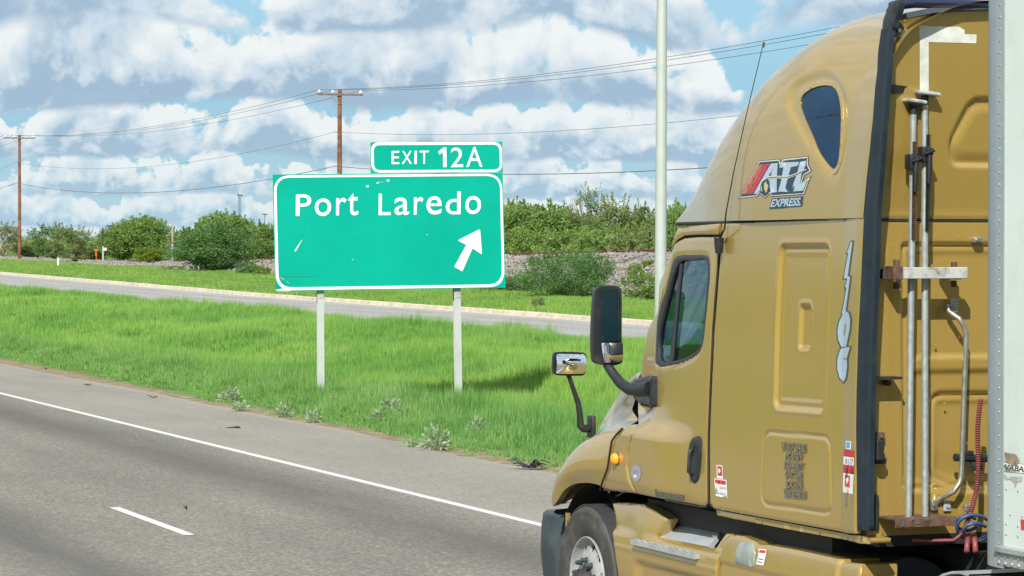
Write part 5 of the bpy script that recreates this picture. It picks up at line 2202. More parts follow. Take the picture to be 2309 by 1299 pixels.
# floor and lining of the cab
m = MB()
m.box((XC, 15.0, 1.14), (2.2, 2.1, 0.06))
m.box((XC, 16.6, 1.16), (2.0, 1.3, 0.05))
m.build('cab_floor', BLACK, truck)
m = MB()
m.box((XC, 15.72, 2.0), (2.2, 0.05, 1.6))
m.build('sleeper_partition', INTER, truck)
m = MB()
m.box((XC, 16.3, 2.84), (1.9, 1.1, 0.05))
m.build('headliner', INTER, truck)
m = MB()
m.box((XC, 17.05, 1.83), (1.75, 0.45, 0.56), bev=0.08)
m.build('dashboard', INTER, truck)
for sx_ in (8.05, 9.15):
    m = MB()
    m.box((sx_, 16.05, 1.62), (0.52, 0.55, 0.16), bev=0.05)
    m.box((sx_, 15.86, 2.05), (0.50, 0.14, 0.78), bev=0.05)
    m.box((sx_, 15.87, 2.53), (0.28, 0.10, 0.20), bev=0.04)
    m.build('seat', SEAT, truck, smooth=True, angle=40)
m = MB()
cs = Vector((8.05, 16.66, 1.90))
axd = Vector((0, -0.75, 0.66)).normalized()
e1 = Vector((1, 0, 0))
e2 = axd.cross(e1)
m.tube([cs+(e1*math.cos(a)+e2*math.sin(a))*0.23 for a in np.linspace(0, 2*PI, 29)], 0.016, 6)
m.tube([cs-e1*0.22, cs+e1*0.22], 0.018, 6)
m.tube([cs, cs-axd*0.3], 0.035, 6)
m.build('steering_wheel', INTER, truck, smooth=True)

# ---- black side extenders
ext_px = [(1987, 66), (1998, 67), (2009, 68), (2003, 160), (1996, 245), (1988, 350), (1977.5, 484), (1974, 620), (1968, 760), (1964.5, 900), (1961.5, 1050), (1960, 1196),
          (1929, 1196), (1929.5, 1050), (1931, 900), (1935, 760), (1942, 620), (1948, 487), (1957, 395), (1968, 270), (1978, 160)]


def ext_map(u, v, o):
    x = np.interp(v, [1.1, 2.9, 3.0, 3.35, 3.6, 3.8, 4.0], [7.372, 7.372, 7.372, 7.378, 7.392, 7.415, 7.46])
    return np.stack([x-o, u, v], 1)


def E_(px, py):
    x = 7.4
    for _ in range(6):
        p = at(px, py, 0, x)
        x = float(ext_map(np.array([0.]), np.array([p[2]]), np.array([0.]))[0][0])
    return (p[1], p[2])


ext_poly = np.array([E_(*q) for q in ext_px])
midY = lambda V: np.interp(V[:, 1], ext_poly[:12][::-1, 1], ext_poly[:12][::-1, 0])
ex2 = patch('side_extender', ext_poly, ext_map, FIN, truck, step=0.03, off=0.0, thick=0.028, mirror=True, disp=lambda V: -0.008*np.exp(-((V[:, 0]-midY(V)-0.055)/0.012)**2)+0.0)
m = MB()
for py in (540, 1147):
    p = np.array(E_(1972, py))
    x, z = BP([(1984 if py < 1000 else 1971, py+8)])[0]
    m.box((7.46, YB-0.02, z), (0.05, 0.03, 0.20), bev=0.012)
m.build('extender_hinge', BLACK, truck)
# black wrap and eyelet at the top corner, tube trim across the top
wrap_px = [(1987, 66), (1990, 42), (1997, 20), (2008, 6), (2026, -2), (2024, 20), (2014, 45), (2009, 68)]
pp = np.array([E_(*q) for q in wrap_px])
patch('corner_wrap', pp, ext_map, BLACKP, truck, step=0.03, off=0.004, thick=0.035, bevel=0.01, mirror=True)
m = MB()
x, z = BP([(2018, 66)], 13.78)[0]
m.lathe([(0.0, 0.042), (0.012, 0.042), (0.012, 0.012), (0.018, 0.010), (0.018, 0.0)], (x+0.01, 13.78, z-0.005), (0, -1, 0), 20)
m.box((x-0.0, 13.78, z+0.045), (0.05, 0.02, 0.07), bev=0.008)
m.build('lifting_eye', DARKGREY, truck, smooth=True, angle=40)
m = MB()
m.lathe([(0.0, 0.013), (0.008, 0.010), (0.010, 0.0)], (x+0.012, 13.757, z-0.006), (0, -1, 0), 12)
m.build('eye_bolt', STEELP, truck, smooth=True)
GLOSSB = principled('gloss_blue_black', (0.006, 0.010, 0.04), 0.12, coat=1.0)
tube_pts = []
for px, py in ((2022, 14), (2035, 9), (2060, 6), (2110, 7), (2160, 9), (2225, 13)):
    p = at(px, py, 1, 13.74)
    tube_pts.append(p)
tube_pts[0][1] = 13.80
for x in (8.6, 9.4):
    tube_pts.append(np.array([x, 13.74, tube_pts[5][2]-0.0]))
m = MB()
m.tube(tube_pts, 0.030, 14)
m.build('roof_rear_trim', GLOSSB, truck, smooth=True, angle=50)
m = MB()
p = at(2187, 28, 1, 13.80)
m.box((p[0], 13.80, p[2]), (0.075, 0.03, 0.085), bev=0.008)
m.tube([(p[0], 13.785, p[2]), (p[0], 13.775, p[2])], 0.010, 8)
m.build('trim_bracket', BLACKP, truck)
# roof lip that shades the top of the wall
m = MB()
V = []
lip = [(13.90, 0.0), (13.725, 0.02), (13.715, -0.01), (13.90, -0.03)]
xs = np.linspace(7.54, 9.66, 14)
zl = lambda x: 4.055-0.05*((x-8.6)/0.98)**4
pr = [(x, y, zl(x)+dz_) for x in xs for y, dz_ in lip]
m.add(pr, [(i*4+k, i*4+(k+1) % 4, (i+1)*4+(k+1) % 4, (i+1)*4+k) for i in range(len(xs)-1) for k in range(4)]+[(0, 1, 2, 3), tuple(len(pr)-4+k for k in range(4))])
m.build('roof_lip', DARKGREY, truck, smooth=True, angle=40)
# black strut between extender and wall
strut = [z2(*q) for q in [(690, 430), (875, 455), (880, 470), (845, 478), (760, 492), (690, 497)]]
x0, z0 = BP([strut[0]], 13.80)[0]
x1, z1 = BP([strut[2]], 13.93)[0]
m = MB()
a0 = at(*z2(712, 440), 1, 13.78)
a1 = at(*z2(876, 462), 1, 13.88)
a2 = at(*z2(840, 480), 1, 13.93)
a3 = at(*z2(712, 495), 1, 13.80)
m.add([tuple(a0), tuple(a1), (a1[0], 13.945, a1[2]), (a0[0]+0.02, 13.945, a0[2]), tuple(a3), (a2[0], 13.89, a2[2]), (a2[0], 13.945, a2[2]), (a3[0]+0.02, 13.945, a3[2])],
      [(0, 1, 2, 3), (4, 5, 6, 7), (0, 1, 5, 4), (1, 2, 6, 5), (2, 3, 7, 6), (3, 0, 4, 7)])
m.build('extender_strut', BLACKP, truck)
# grey air line gadget between extender and wall, lower
for (py, pxs) in ((853, (1966, 2027)),):
    a = at(pxs[0], py, 1, 13.86)
    c_ = at(pxs[1], py, 1, 13.86)
    m = MB()
    m.box(((a[0]+c_[0])/2, 13.88, a[2]), (c_[0]-a[0], 0.12, 0.014))
    m.tube([(c_[0]-0.04, 13.90, a[2]-0.03), (c_[0]-0.04, 13.95, a[2]-0.03)], 0.016, 8)
    m.build('extender_link', BLACKP, truck)
x, z = BP([(1980, 1015)], 13.86)[0]
m = MB()
m.box((x, 13.88, z), (0.045, 0.10, 0.11), bev=0.008)
m.box((x+0.025, 13.90, z-0.06), (0.07, 0.06, 0.035), bev=0.006)
m.box((x+0.035, 13.92, z+0.005), (0.05, 0.04, 0.02))
m.build('extender_latch', BLACK, truck)
m = MB()
m.box((x+0.035, 13.925, z+0.07), (0.07, 0.03, 0.045), bev=0.004)
m.tube([(x+0.045, 13.91, z+0.07), (x+0.045, 13.90, z+0.07)], 0.011, 8)
m.build('latch_bracket', RUST, truck)

# ---- repair tape on the wall
for q in ([(2071, 57), (2085, 58), (2100, 60), (2120, 59), (2135, 61), (2160, 60), (2174, 68), (2174, 77), (2201, 78), (2200, 98), (2093, 95), (2093, 221), (2073, 221), (2073, 96)],):
    patch('tape_strip', BP(q), rear_map, TAPE, rear, step=0.03, off=0.0055, thick=0.0)

# ---- load bar rack, grab handle
m = MB()
yb = 13.79
a = at(*z7(318, 470), 1, yb)
c_ = at(*z7(727, 485), 1, yb)
m.box(((a[0]+c_[0])/2, yb-0.02, (a[2]+c_[2])/2), (c_[0]-a[0], 0.06, 0.062), bev=0.004)
brk = m.build('rack_clamp', GREYPAINT, truck)
m = MB()
a = at(*z7(285, 478), 1, yb)
m.box((a[0], yb+0.03, a[2]), (0.055, 0.13, 0.075), bev=0.004)
m.build('clamp_end', RUST, brk)
for q in ((293, 412), (292, 560), (668, 428), (665, 548)):
    a = at(*z7(*q), 1, yb+0.05)
    m = MB()
    m.tube([(a[0], yb+0.05, a[2]-0.018), (a[0], yb+0.05, a[2]+0.018)], 0.017, 10)
    m.build('bolt', RUST, brk, smooth=True, angle=40)
m = MB()
for q in ((293, 485), (690, 490)):
    a = at(*z7(*q), 1, yb)
    m.box((a[0], (yb+YB)/2, a[2]), (0.05, YB-yb, 0.05))
m.build('standoff', BLACK, brk)
m = MB()
a0 = at(*z8(300, 905), 1, 13.74)
a1 = at(*z8(735, 905), 1, 13.74)
zt = at(*z8(500, 893), 1, 13.74)[2]
zb = at(*z8(500, 955), 1, 13.74)[2]
m.box(((a0[0]+a1[0])/2, 13.84, zt-0.004), (a1[0]-a0[0], 0.20, 0.008))
m.box(((a0[0]+a1[0])/2, 13.742, (zt+zb)/2), (a1[0]-a0[0]-0.01, 0.008, zt-zb), bev=0.002)
rk = m.build('rack_shelf', RUST, truck)
m = MB()
for q in ((355, 947), (468, 928), (523, 905), (553, 945), (430, 900)):
    a = at(*z8(*q), 1, 13.735)
    m.tube([(a[0], 13.742, a[2]), (a[0], 13.733, a[2])], 0.006, 6)
m.build('shelf_bolt', STEELP, rk)
hy = 13.86
hp = [z7(668, 690), z7(672, 735), z7(700, 775), z7(730, 820), z7(747, 870), z7(744, 950), z7(738, 1120), z8(785, 50), z8(775, 400), z8(768, 600), z8(755, 650), z8(720, 705), z8(665, 762), z8(655, 790)]
H = [at(*q, 1, hy) for q in hp]
H[0][1] = YB-0.01
H[1][1] = YB-0.03
H[-1][1] = YB-0.01
H[-2][1] = YB-0.03
m = MB()
m.tube(H, 0.0155, 10)
gh = m.build('grab_handle', STEELP, truck, smooth=True, angle=60)
for q in ((668, 690),):
    a = at(*z7(*q), 1, YB-0.01)
    m = MB()
    m.box((a[0], YB-0.012, a[2]), (0.045, 0.012, 0.075), bev=0.004)
    m.tube([(a[0], YB-0.018, a[2]), (a[0], YB-0.028, a[2])], 0.012, 8)
    m.build('foot_plate', ALU, gh)
a = at(*z8(667, 808), 1, YB-0.01)
m = MB()
m.box((a[0], YB-0.012, a[2]), (0.045, 0.012, 0.06), bev=0.004)
m.tube([(a[0], YB-0.018, a[2]), (a[0], YB-0.028, a[2])], 0.012, 8)
m.build('foot_plate', ALU, gh)
for q, nm in ((z7(820, 262), 'wall_bracket'), (z8(575, 803), 'wall_bracket'), (z8(805, 835), 'wall_bracket')):
    a = at(*q, 1, YB-0.02)
    m = MB()
    m.box((a[0], YB-0.02, a[2]), (0.06 if q[1] < 700 else 0.04, 0.03, 0.035 if q[1] < 1130 else 0.06), bev=0.008)
    m.tube([(a[0]-0.008, YB-0.03, a[2]), (a[0]-0.008, YB-0.043, a[2])], 0.010, 8)
    m.build(nm, STEELP, truck)
a = at(*z8(830, 470), 1, 13.85)
m = MB()
m.tube([(a[0]-0.08, 13.88, a[2]-0.0), (a[0]+0.12, 13.88, a[2]-0.01)], 0.022, 8)
m.box((a[0]+0.04, 13.87, a[2]-0.05), (0.07, 0.07, 0.05), bev=0.01)
m.box((a[0]-0.0, 13.88, a[2]+0.02), (0.06, 0.04, 0.03), bev=0.005)
m.build('hose_coupling', BLACKP, truck, smooth=True, angle=40)

# ---- hoses
rh = [z8(905, 60), z8(893, 140), z8(882, 260), z8(882, 380), z8(888, 470), z8(886, 600), z8(870, 720), z8(850, 800), z8(826, 880), z8(800, 950), z8(765, 1010), z8(715, 1048), z8(640, 1070), z8(550, 1072)]
P = [at(*q, 1, 13.70) for q in rh]
P[-1][1] = 13.9
P[-2][1] = 13.85
m = MB()
m.tube(P, 0.009, 8)
hz_ = m.build('red_air_hose', REDHOSE, truck, smooth=True)
m = MB()
pts = [Vector(p) for p in P[:11]]
lens = [0]
for i in range(1, len(pts)):
    lens.append(lens[-1]+(pts[i]-pts[i-1]).length)
co = []
NT = 60*12
for k in range(NT):
    s = lens[-1]*k/NT
    i = max(j for j in range(len(lens)) if lens[j] <= s+1e-9)
    i = min(i, len(pts)-2)
    t = (s-lens[i])/(lens[i+1]-lens[i])
    q = pts[i].lerp(pts[i+1], t)
    an = 2*PI*k/12
    co.append(q+Vector((math.cos(an)*0.0125, math.sin(an)*0.0125, 0)))
m.tube(co, 0.0038, 5)
sp = m.build('spring_guard', REDHOSE, truck, smooth=True)
sp.parent = hz_
m = MB()
for cx, cy, rx, ry, y_ in ((2196, 1190, 38, 32, 13.72), (2180, 1180, 24, 18, 13.76), (2200, 1200, 28, 22, 13.68)):
    P = [at(cx+rx*math.cos(a), cy+ry*math.sin(a)*0.9, 1, y_+0.05*math.sin(a)) for a in np.linspace(0.3, 5.6, 30)]
    m.tube(P, 0.010, 8)
m.build('blue_air_hose', BLUEHOSE, truck, smooth=True)
m = MB()
for q0_, q1_ in (((2182, 1205), (2180, 1245)), ((2196, 1205), (2200, 1245))):
    a, c_ = at(*q0_, 1, 13.72), at(*q1_, 1, 13.66)
    m.tube([a, c_], 0.016, 8)
m.build('glad_hand_grip', REDHOSE, truck, smooth=True)

# ---- chassis under the cab
m = MB()
for x in (8.18, 9.02):
    m.box((x, 13.6, 0.92), (0.09, 10.0, 0.28))
m.box((XC, 13.3, 1.0), (0.75, 0.10, 0.2))
m.box((XC, 13.0, 1.08), (0.9, 0.9, 0.06))
m.build('chassis_frame', BLACK, truck)
m = MB()
m.box((XC, 17.0, 1.05), (1.6, 1.2, 0.30))
m.box((8.0, 15.9, 1.05), (0.9, 2.6, 0.12))
m.box((9.2, 15.9, 1.05), (0.9, 2.6, 0.12))
m.build('underbody', BLACK, truck)
for x in (7.86, 9.34):
    m = MB()
    m.tube([(x, 14.25, 0.72), (x, 15.8, 0.72)], 0.29, 28)
    m.build('fuel_tank', DARKGREY, truck, smooth=True, angle=40)
m = MB()
for px, w_ in ((1512, 26), (1640, 30), (1735, 40), (1560, 18)):
    p = at(px, 1190, 0, 7.62)
    m.box((7.70, p[1], 0.98), (0.12, w_/380/0.42*0.5, 0.20), bev=0.01)
m.build('tank_strap', DARKGREY, truck)

# ---- step fairings along the side


def sk_map(u, v, o):
    x = 7.395+0.05*np.clip((v-0.62)/0.5, 0, 1)**2+0.10*np.clip((0.62-v)/0.3, 0, 1)**2
    return np.stack([x-o, u, v], 1)


def K_(px, py):
    x = 7.4
    for _ in range(6):
        p = at(px, py, 0, x)
        x = float(sk_map(np.array([0.]), np.array([p[2]]), np.array([0.]))[0][0])
    return (p[1], p[2])


def KP(pts):
    return np.array([K_(*q) for q in pts])


skA = KP([(1367, 1135), (1395, 1134), (1430, 1136), (1449, 1138), (1472, 1152), (1494, 1171), (1485, 1190), (1474, 1212), (1530, 1225), (1598, 1239), (1612, 1217), (1622, 1204), (1634, 1205), (1626, 1222), (1617.5, 1250), (1615, 1290), (1614, 1340), (1405, 1345), (1392, 1290), (1382, 1220), (1374, 1165)])


def skd(V):
    y, z = V[:, 0], V[:, 1]
    a = K_(1450, 1212)
    up = sstep(z-a[1], -0.02, 0.03)
    cyl = K_(1445, 1180)[0]
    o = -0.040*up*(1-np.exp(-((y-cyl)/0.30)**2))
    crease = K_(1500, 1275)[1]
    o += -0.030*sstep(crease-z, 0, 0.05)*sstep(17.1-y, 0, 0.12)
    top = K_(1410, 1236)[1]
    o += 0.004*np.exp(-((z-top+0.0)/0.01)**2)
    return o


skl = patch('side_skirt', skA, sk_map, GOLD, truck, step=0.013, off=0.0, thick=0.08, mirror=True, disp=skd, bevel=0.008)
skB = KP([(1637, 1212), (1644, 1206), (1672, 1209), (1700, 1221), (1708, 1228), (1728, 1229), (1790, 1240), (1893, 1262), (1892, 1268), (1932, 1272), (1931, 1300), (1928, 1345), (1618, 1345), (1619, 1290), (1621, 1250), (1629, 1224)])


def skd2(V):
    o = 0.0*V[:, 0]
    c1 = K_(1700, 1283)[1]
    o += -0.012*sstep(c1-V[:, 1], 0, 0.012)
    e = K_(1885, 1280)[0]
    o += -0.02*sstep(e-V[:, 0], 0, 0.02)
    return o


patch('side_skirt', skB, sk_map, GOLD, truck, step=0.014, off=0.0, thick=0.22, mirror=True, disp=skd2, bevel=0.012)
lens_o = round_poly(KP([z6(*q) for q in [(228, 1047), (322, 1048), (334, 1130), (330, 1235), (190, 1206), (192, 1120)]]), 0.025, 4)
ln = patch('side_lamp_lens', lens_o, sk_map, LENS, truck, step=0.03, off=0.012, thick=0.02, bevel=0.008)
# aluminium step: sloping back plate and tread ledge
Pq = [at(*z4(850, 925), 0, 7.60), at(*z4(1235, 1002), 0, 7.60), at(*z4(1152, 1108), 0, 7.46), at(*z4(792, 1040), 0, 7.46)]
m = MB()
off_ = np.array([0.02, 0, -0.02])
m.add([tuple(p) for p in Pq]+[tuple(p+off_) for p in Pq], [(0, 1, 2, 3), (4, 7, 6, 5), (0, 4, 5, 1), (1, 5, 6, 2), (2, 6, 7, 3), (3, 7, 4, 0)])
stp = m.build('step_plate', ALU, truck)
zl_ = at(*z4(850, 1100), 0, 7.37)[2]
f0, f1 = at(*z4(640, 1062), 0, 7.365), at(*z4(1055, 1160), 0, 7.365)
b0, b1 = at(*z4(792, 1040), 0, 7.48), at(*z4(1152, 1125), 0, 7.48)
zf = (f0[2]+f1[2])/2
m = MB()
V = [(7.365, f0[1], zf), (7.365, f1[1], zf), (7.49, b1[1], zf+0.004), (7.49, b0[1], zf+0.004)]
V += [(a, c_, d-0.028) for a, c_, d in V]
m.add(V, [(0, 1, 2, 3), (4, 7, 6, 5), (0, 4, 5, 1), (1, 5, 6, 2), (2, 6, 7, 3), (3, 7, 4, 0)])
td = m.build('step_tread', ALU, truck)
m = MB()
for k in range(9):
    y = f0[1]+(f1[1]-f0[1])*(k+0.5)/9
    for j in range(3):
        m.box((7.385+j*0.033, y, zf+0.006), (0.018, 0.045, 0.006))
o = m.build('tread_ridges', ALU, td)
o['kind'] = 'stuff'
m = MB()
m.box((7.60, 16.0, 0.97), (0.03, 1.6, 0.3))
m.build('skirt_backing', BLACK, truck)

# ---- hood and fenders: cross sections along the truck
ST = np.array([17.40, 17.55, 17.75, 17.95, 18.15, 18.32, 18.46, 18.58, 18.68, 18.78])
# control points (inset from the side plane, height), lip to centre line
SEC = np.array([
    [(0.03, 1.14), (0, 1.28), (0.01, 1.42), (0.05, 1.53), (0.12, 1.59), (0.2, 1.63), (0.25, 1.7), (0.275, 1.82), (0.33, 1.93), (0.6, 2), (1.2, 2.04)],
    [(0.022, 1.16), (-0.012, 1.28), (0, 1.4), (0.045, 1.505), (0.12, 1.57), (0.2, 1.61), (0.25, 1.68), (0.275, 1.8), (0.33, 1.91), (0.6, 1.98), (1.2, 2.02)],
    [(0.018, 1.165), (-0.02, 1.265), (-0.008, 1.385), (0.04, 1.48), (0.125, 1.545), (0.205, 1.59), (0.255, 1.66), (0.28, 1.775), (0.34, 1.88), (0.62, 1.96), (1.2, 2)],
    [(0.018, 1.155), (-0.02, 1.245), (-0.01, 1.355), (0.04, 1.44), (0.13, 1.5), (0.21, 1.545), (0.26, 1.61), (0.285, 1.7), (0.345, 1.8), (0.63, 1.89), (1.2, 1.93)],
    [(0.015, 1.13), (-0.02, 1.205), (-0.008, 1.305), (0.045, 1.385), (0.14, 1.44), (0.22, 1.485), (0.265, 1.545), (0.295, 1.62), (0.355, 1.7), (0.64, 1.8), (1.2, 1.84)],
    [(0.012, 1.07), (-0.012, 1.15), (0.002, 1.235), (0.055, 1.315), (0.15, 1.375), (0.23, 1.42), (0.275, 1.475), (0.305, 1.54), (0.37, 1.61), (0.65, 1.7), (1.2, 1.75)],
    [(0.015, 0.985), (0.002, 1.07), (0.018, 1.165), (0.072, 1.24), (0.165, 1.3), (0.245, 1.34), (0.29, 1.39), (0.32, 1.45), (0.39, 1.515), (0.66, 1.6), (1.2, 1.65)],
    [(0.035, 0.945), (0.028, 1.01), (0.045, 1.08), (0.1, 1.15), (0.19, 1.21), (0.27, 1.25), (0.32, 1.3), (0.35, 1.35), (0.42, 1.41), (0.69, 1.48), (1.2, 1.53)],
    [(0.085, 0.945), (0.08, 0.98), (0.1, 1.02), (0.15, 1.06), (0.24, 1.11), (0.33, 1.14), (0.38, 1.18), (0.42, 1.22), (0.5, 1.27), (0.76, 1.33), (1.2, 1.37)],
    [(0.22, 0.945), (0.22, 0.95), (0.23, 0.96), (0.26, 0.975), (0.32, 0.99), (0.42, 1.0), (0.50, 1.01), (0.56, 1.02), (0.66, 1.03), (0.90, 1.04), (1.2, 1.05)],
])
ny, nu = 70, 90
ysd = np.linspace(17.40, 18.78, ny)
ct = np.linspace(0, 10, 11)
us = np.linspace(0, 10, nu)
G = np.zeros((ny, 11, 2))
for k in range(11):
    for c_ in range(2):
        G[:, k, c_] = catmull(ST, SEC[:, k, c_], ysd)
HP = np.zeros((ny, nu, 3))
for i_ in range(ny):
    HP[i_, :, 0] = 7.40+catmull(ct, G[i_, :, 0], us)
    HP[i_, :, 2] = catmull(ct, G[i_, :, 1], us)
    HP[i_, :, 1] = ysd[i_]
# rear edge follows the shut line of the cowl panel
gapY = lambda z: np.interp(z, [1.14, 1.2, 1.32, 1.45, 1.52, 1.57, 1.62], [17.62, 17.60, 17.51, 17.475, 17.44, 17.38, 17.36])
for i_ in range(ny):
    t = i_/(ny-1)
    sh = gapY(HP[i_, :, 2])-17.40+0.30*sstep(us, 4.2, 5.8)
    HP[i_, :, 1] += sh*(1-t)**3
V = HP.reshape(-1, 3)
# close the front with a last ring pushed inwards, fold the lip inwards
lipr = HP[:, 0, :].copy()
lipr[:, 0] += 0.05
lipr[:, 2] += 0.01
F = [(i_*nu+j, i_*nu+j+1, (i_+1)*nu+j+1, (i_+1)*nu+j) for i_ in range(ny-1) for j in range(nu-1)]
base = len(V)
V = np.vstack([V, lipr])
F += [(i_*nu, (i_+1)*nu, base+i_+1, base+i_) for i_ in range(ny-1)]
# rear edge fold
re_ = HP[0].copy()
re_[:, 0] += 0.03
re_[:, 2] -= 0.03
base2 = len(V)
V = np.vstack([V, re_])
F += [(j, j+1, base2+j+1, base2+j) for j in range(int(nu*0.42))]
nv = len(V)
VR = V.copy()
VR[:, 0] = 2*XC-VR[:, 0]
me = mesh_np(np.vstack([V, VR]), F+[tuple(k+nv for k in f[::-1]) for f in F], True)
bm = bmesh.new()
bm.from_mesh(me)
bmesh.ops.remove_doubles(bm, verts=bm.verts, dist=2e-4)
bmesh.ops.recalc_face_normals(bm, faces=bm.faces)
bm.to_mesh(me)
bm.free()
sharp_by_angle(me, 50)
hood = link('hood', me, GOLD, truck)
m = MB()
m.box((XC, 18.76, 1.0), (1.5, 0.08, 0.7), bev=0.03)
gr = m.build('grille', CHROME, truck)
m = MB()
m.box((XC, 17.6, 1.25), (1.6, 0.9, 0.5), bev=0.05)
m.box((XC, 17.50, 1.66), (1.78, 0.50, 0.44), bev=0.02)
m.build('engine_bay', BLACK, truck)
# inner wheel arch liner
m = MB()
V = []
for x in (7.47, 7.95):
    for a in np.linspace(-0.1, PI+0.1, 17):
        V.append((x, 17.93+math.cos(a)*0.64, 0.52+math.sin(a)*0.62))
F = [(k, k+1, 18+k, 17+k) for k in range(16)]
m.add(V, F)
m.build('wheel_arch_liner', BLACK, truck, smooth=True, fix=False)
m = MB()
m.add([(2*XC-x, y, z) for x, y, z in V], F)
m.build('wheel_arch_liner', BLACK, truck, smooth=True, fix=False)
# bumper
pth = [(7.50, 18.51), (7.455, 18.53), (7.425, 18.58), (7.42, 18.67), (7.45, 18.80), (7.55, 18.98), (7.8, 19.08), (8.2, 19.14), (8.6, 19.16)]
pth = pth+[(2*XC-x, y) for x, y in pth[-2::-1]]
pr = [(0.885, 0.0), (0.87, 0.0), (0.80, -0.012), (0.62, -0.018), (0.45, 0.0), (0.33, 0.03)]
V = []
for x, y in pth:
    d = Vector((x-XC, y-17.9)).normalized()
    for z, ins in pr:
        V.append((x-d.x*ins, y-d.y*ins, z))
npf = len(pr)
F = [(i_*npf+j, i_*npf+j+1, (i_+1)*npf+j+1, (i_+1)*npf+j) for i_ in range(len(pth)-1) for j in range(npf-1)]
base = len(V)
V += [(x+(XC-x)*0.05, y-0.05, 0.89) for x, y in pth]
F += [(i_*npf, (i_+1)*npf, base+i_+1, base+i_) for i_ in range(len(pth)-1)]
bmp = link('bumper', mesh_np(V, F, True), DARKGREY, truck)
m = MB()
m.box((7.46, 18.36, 0.84), (0.02, 0.04, 0.16))
m.box((7.50, 18.34, 0.86), (0.10, 0.02, 0.02))
m.build('bumper_bracket', GOLD, bmp)

# ---- wheels
TREAD = principled('shaded_tread_rubber', (0.022, 0.027, 0.030), 0.8, var=0.25, vscale=20, bump=0.2, bscale=90)  # shade on the tread put into the colour, darker than the lit sidewall


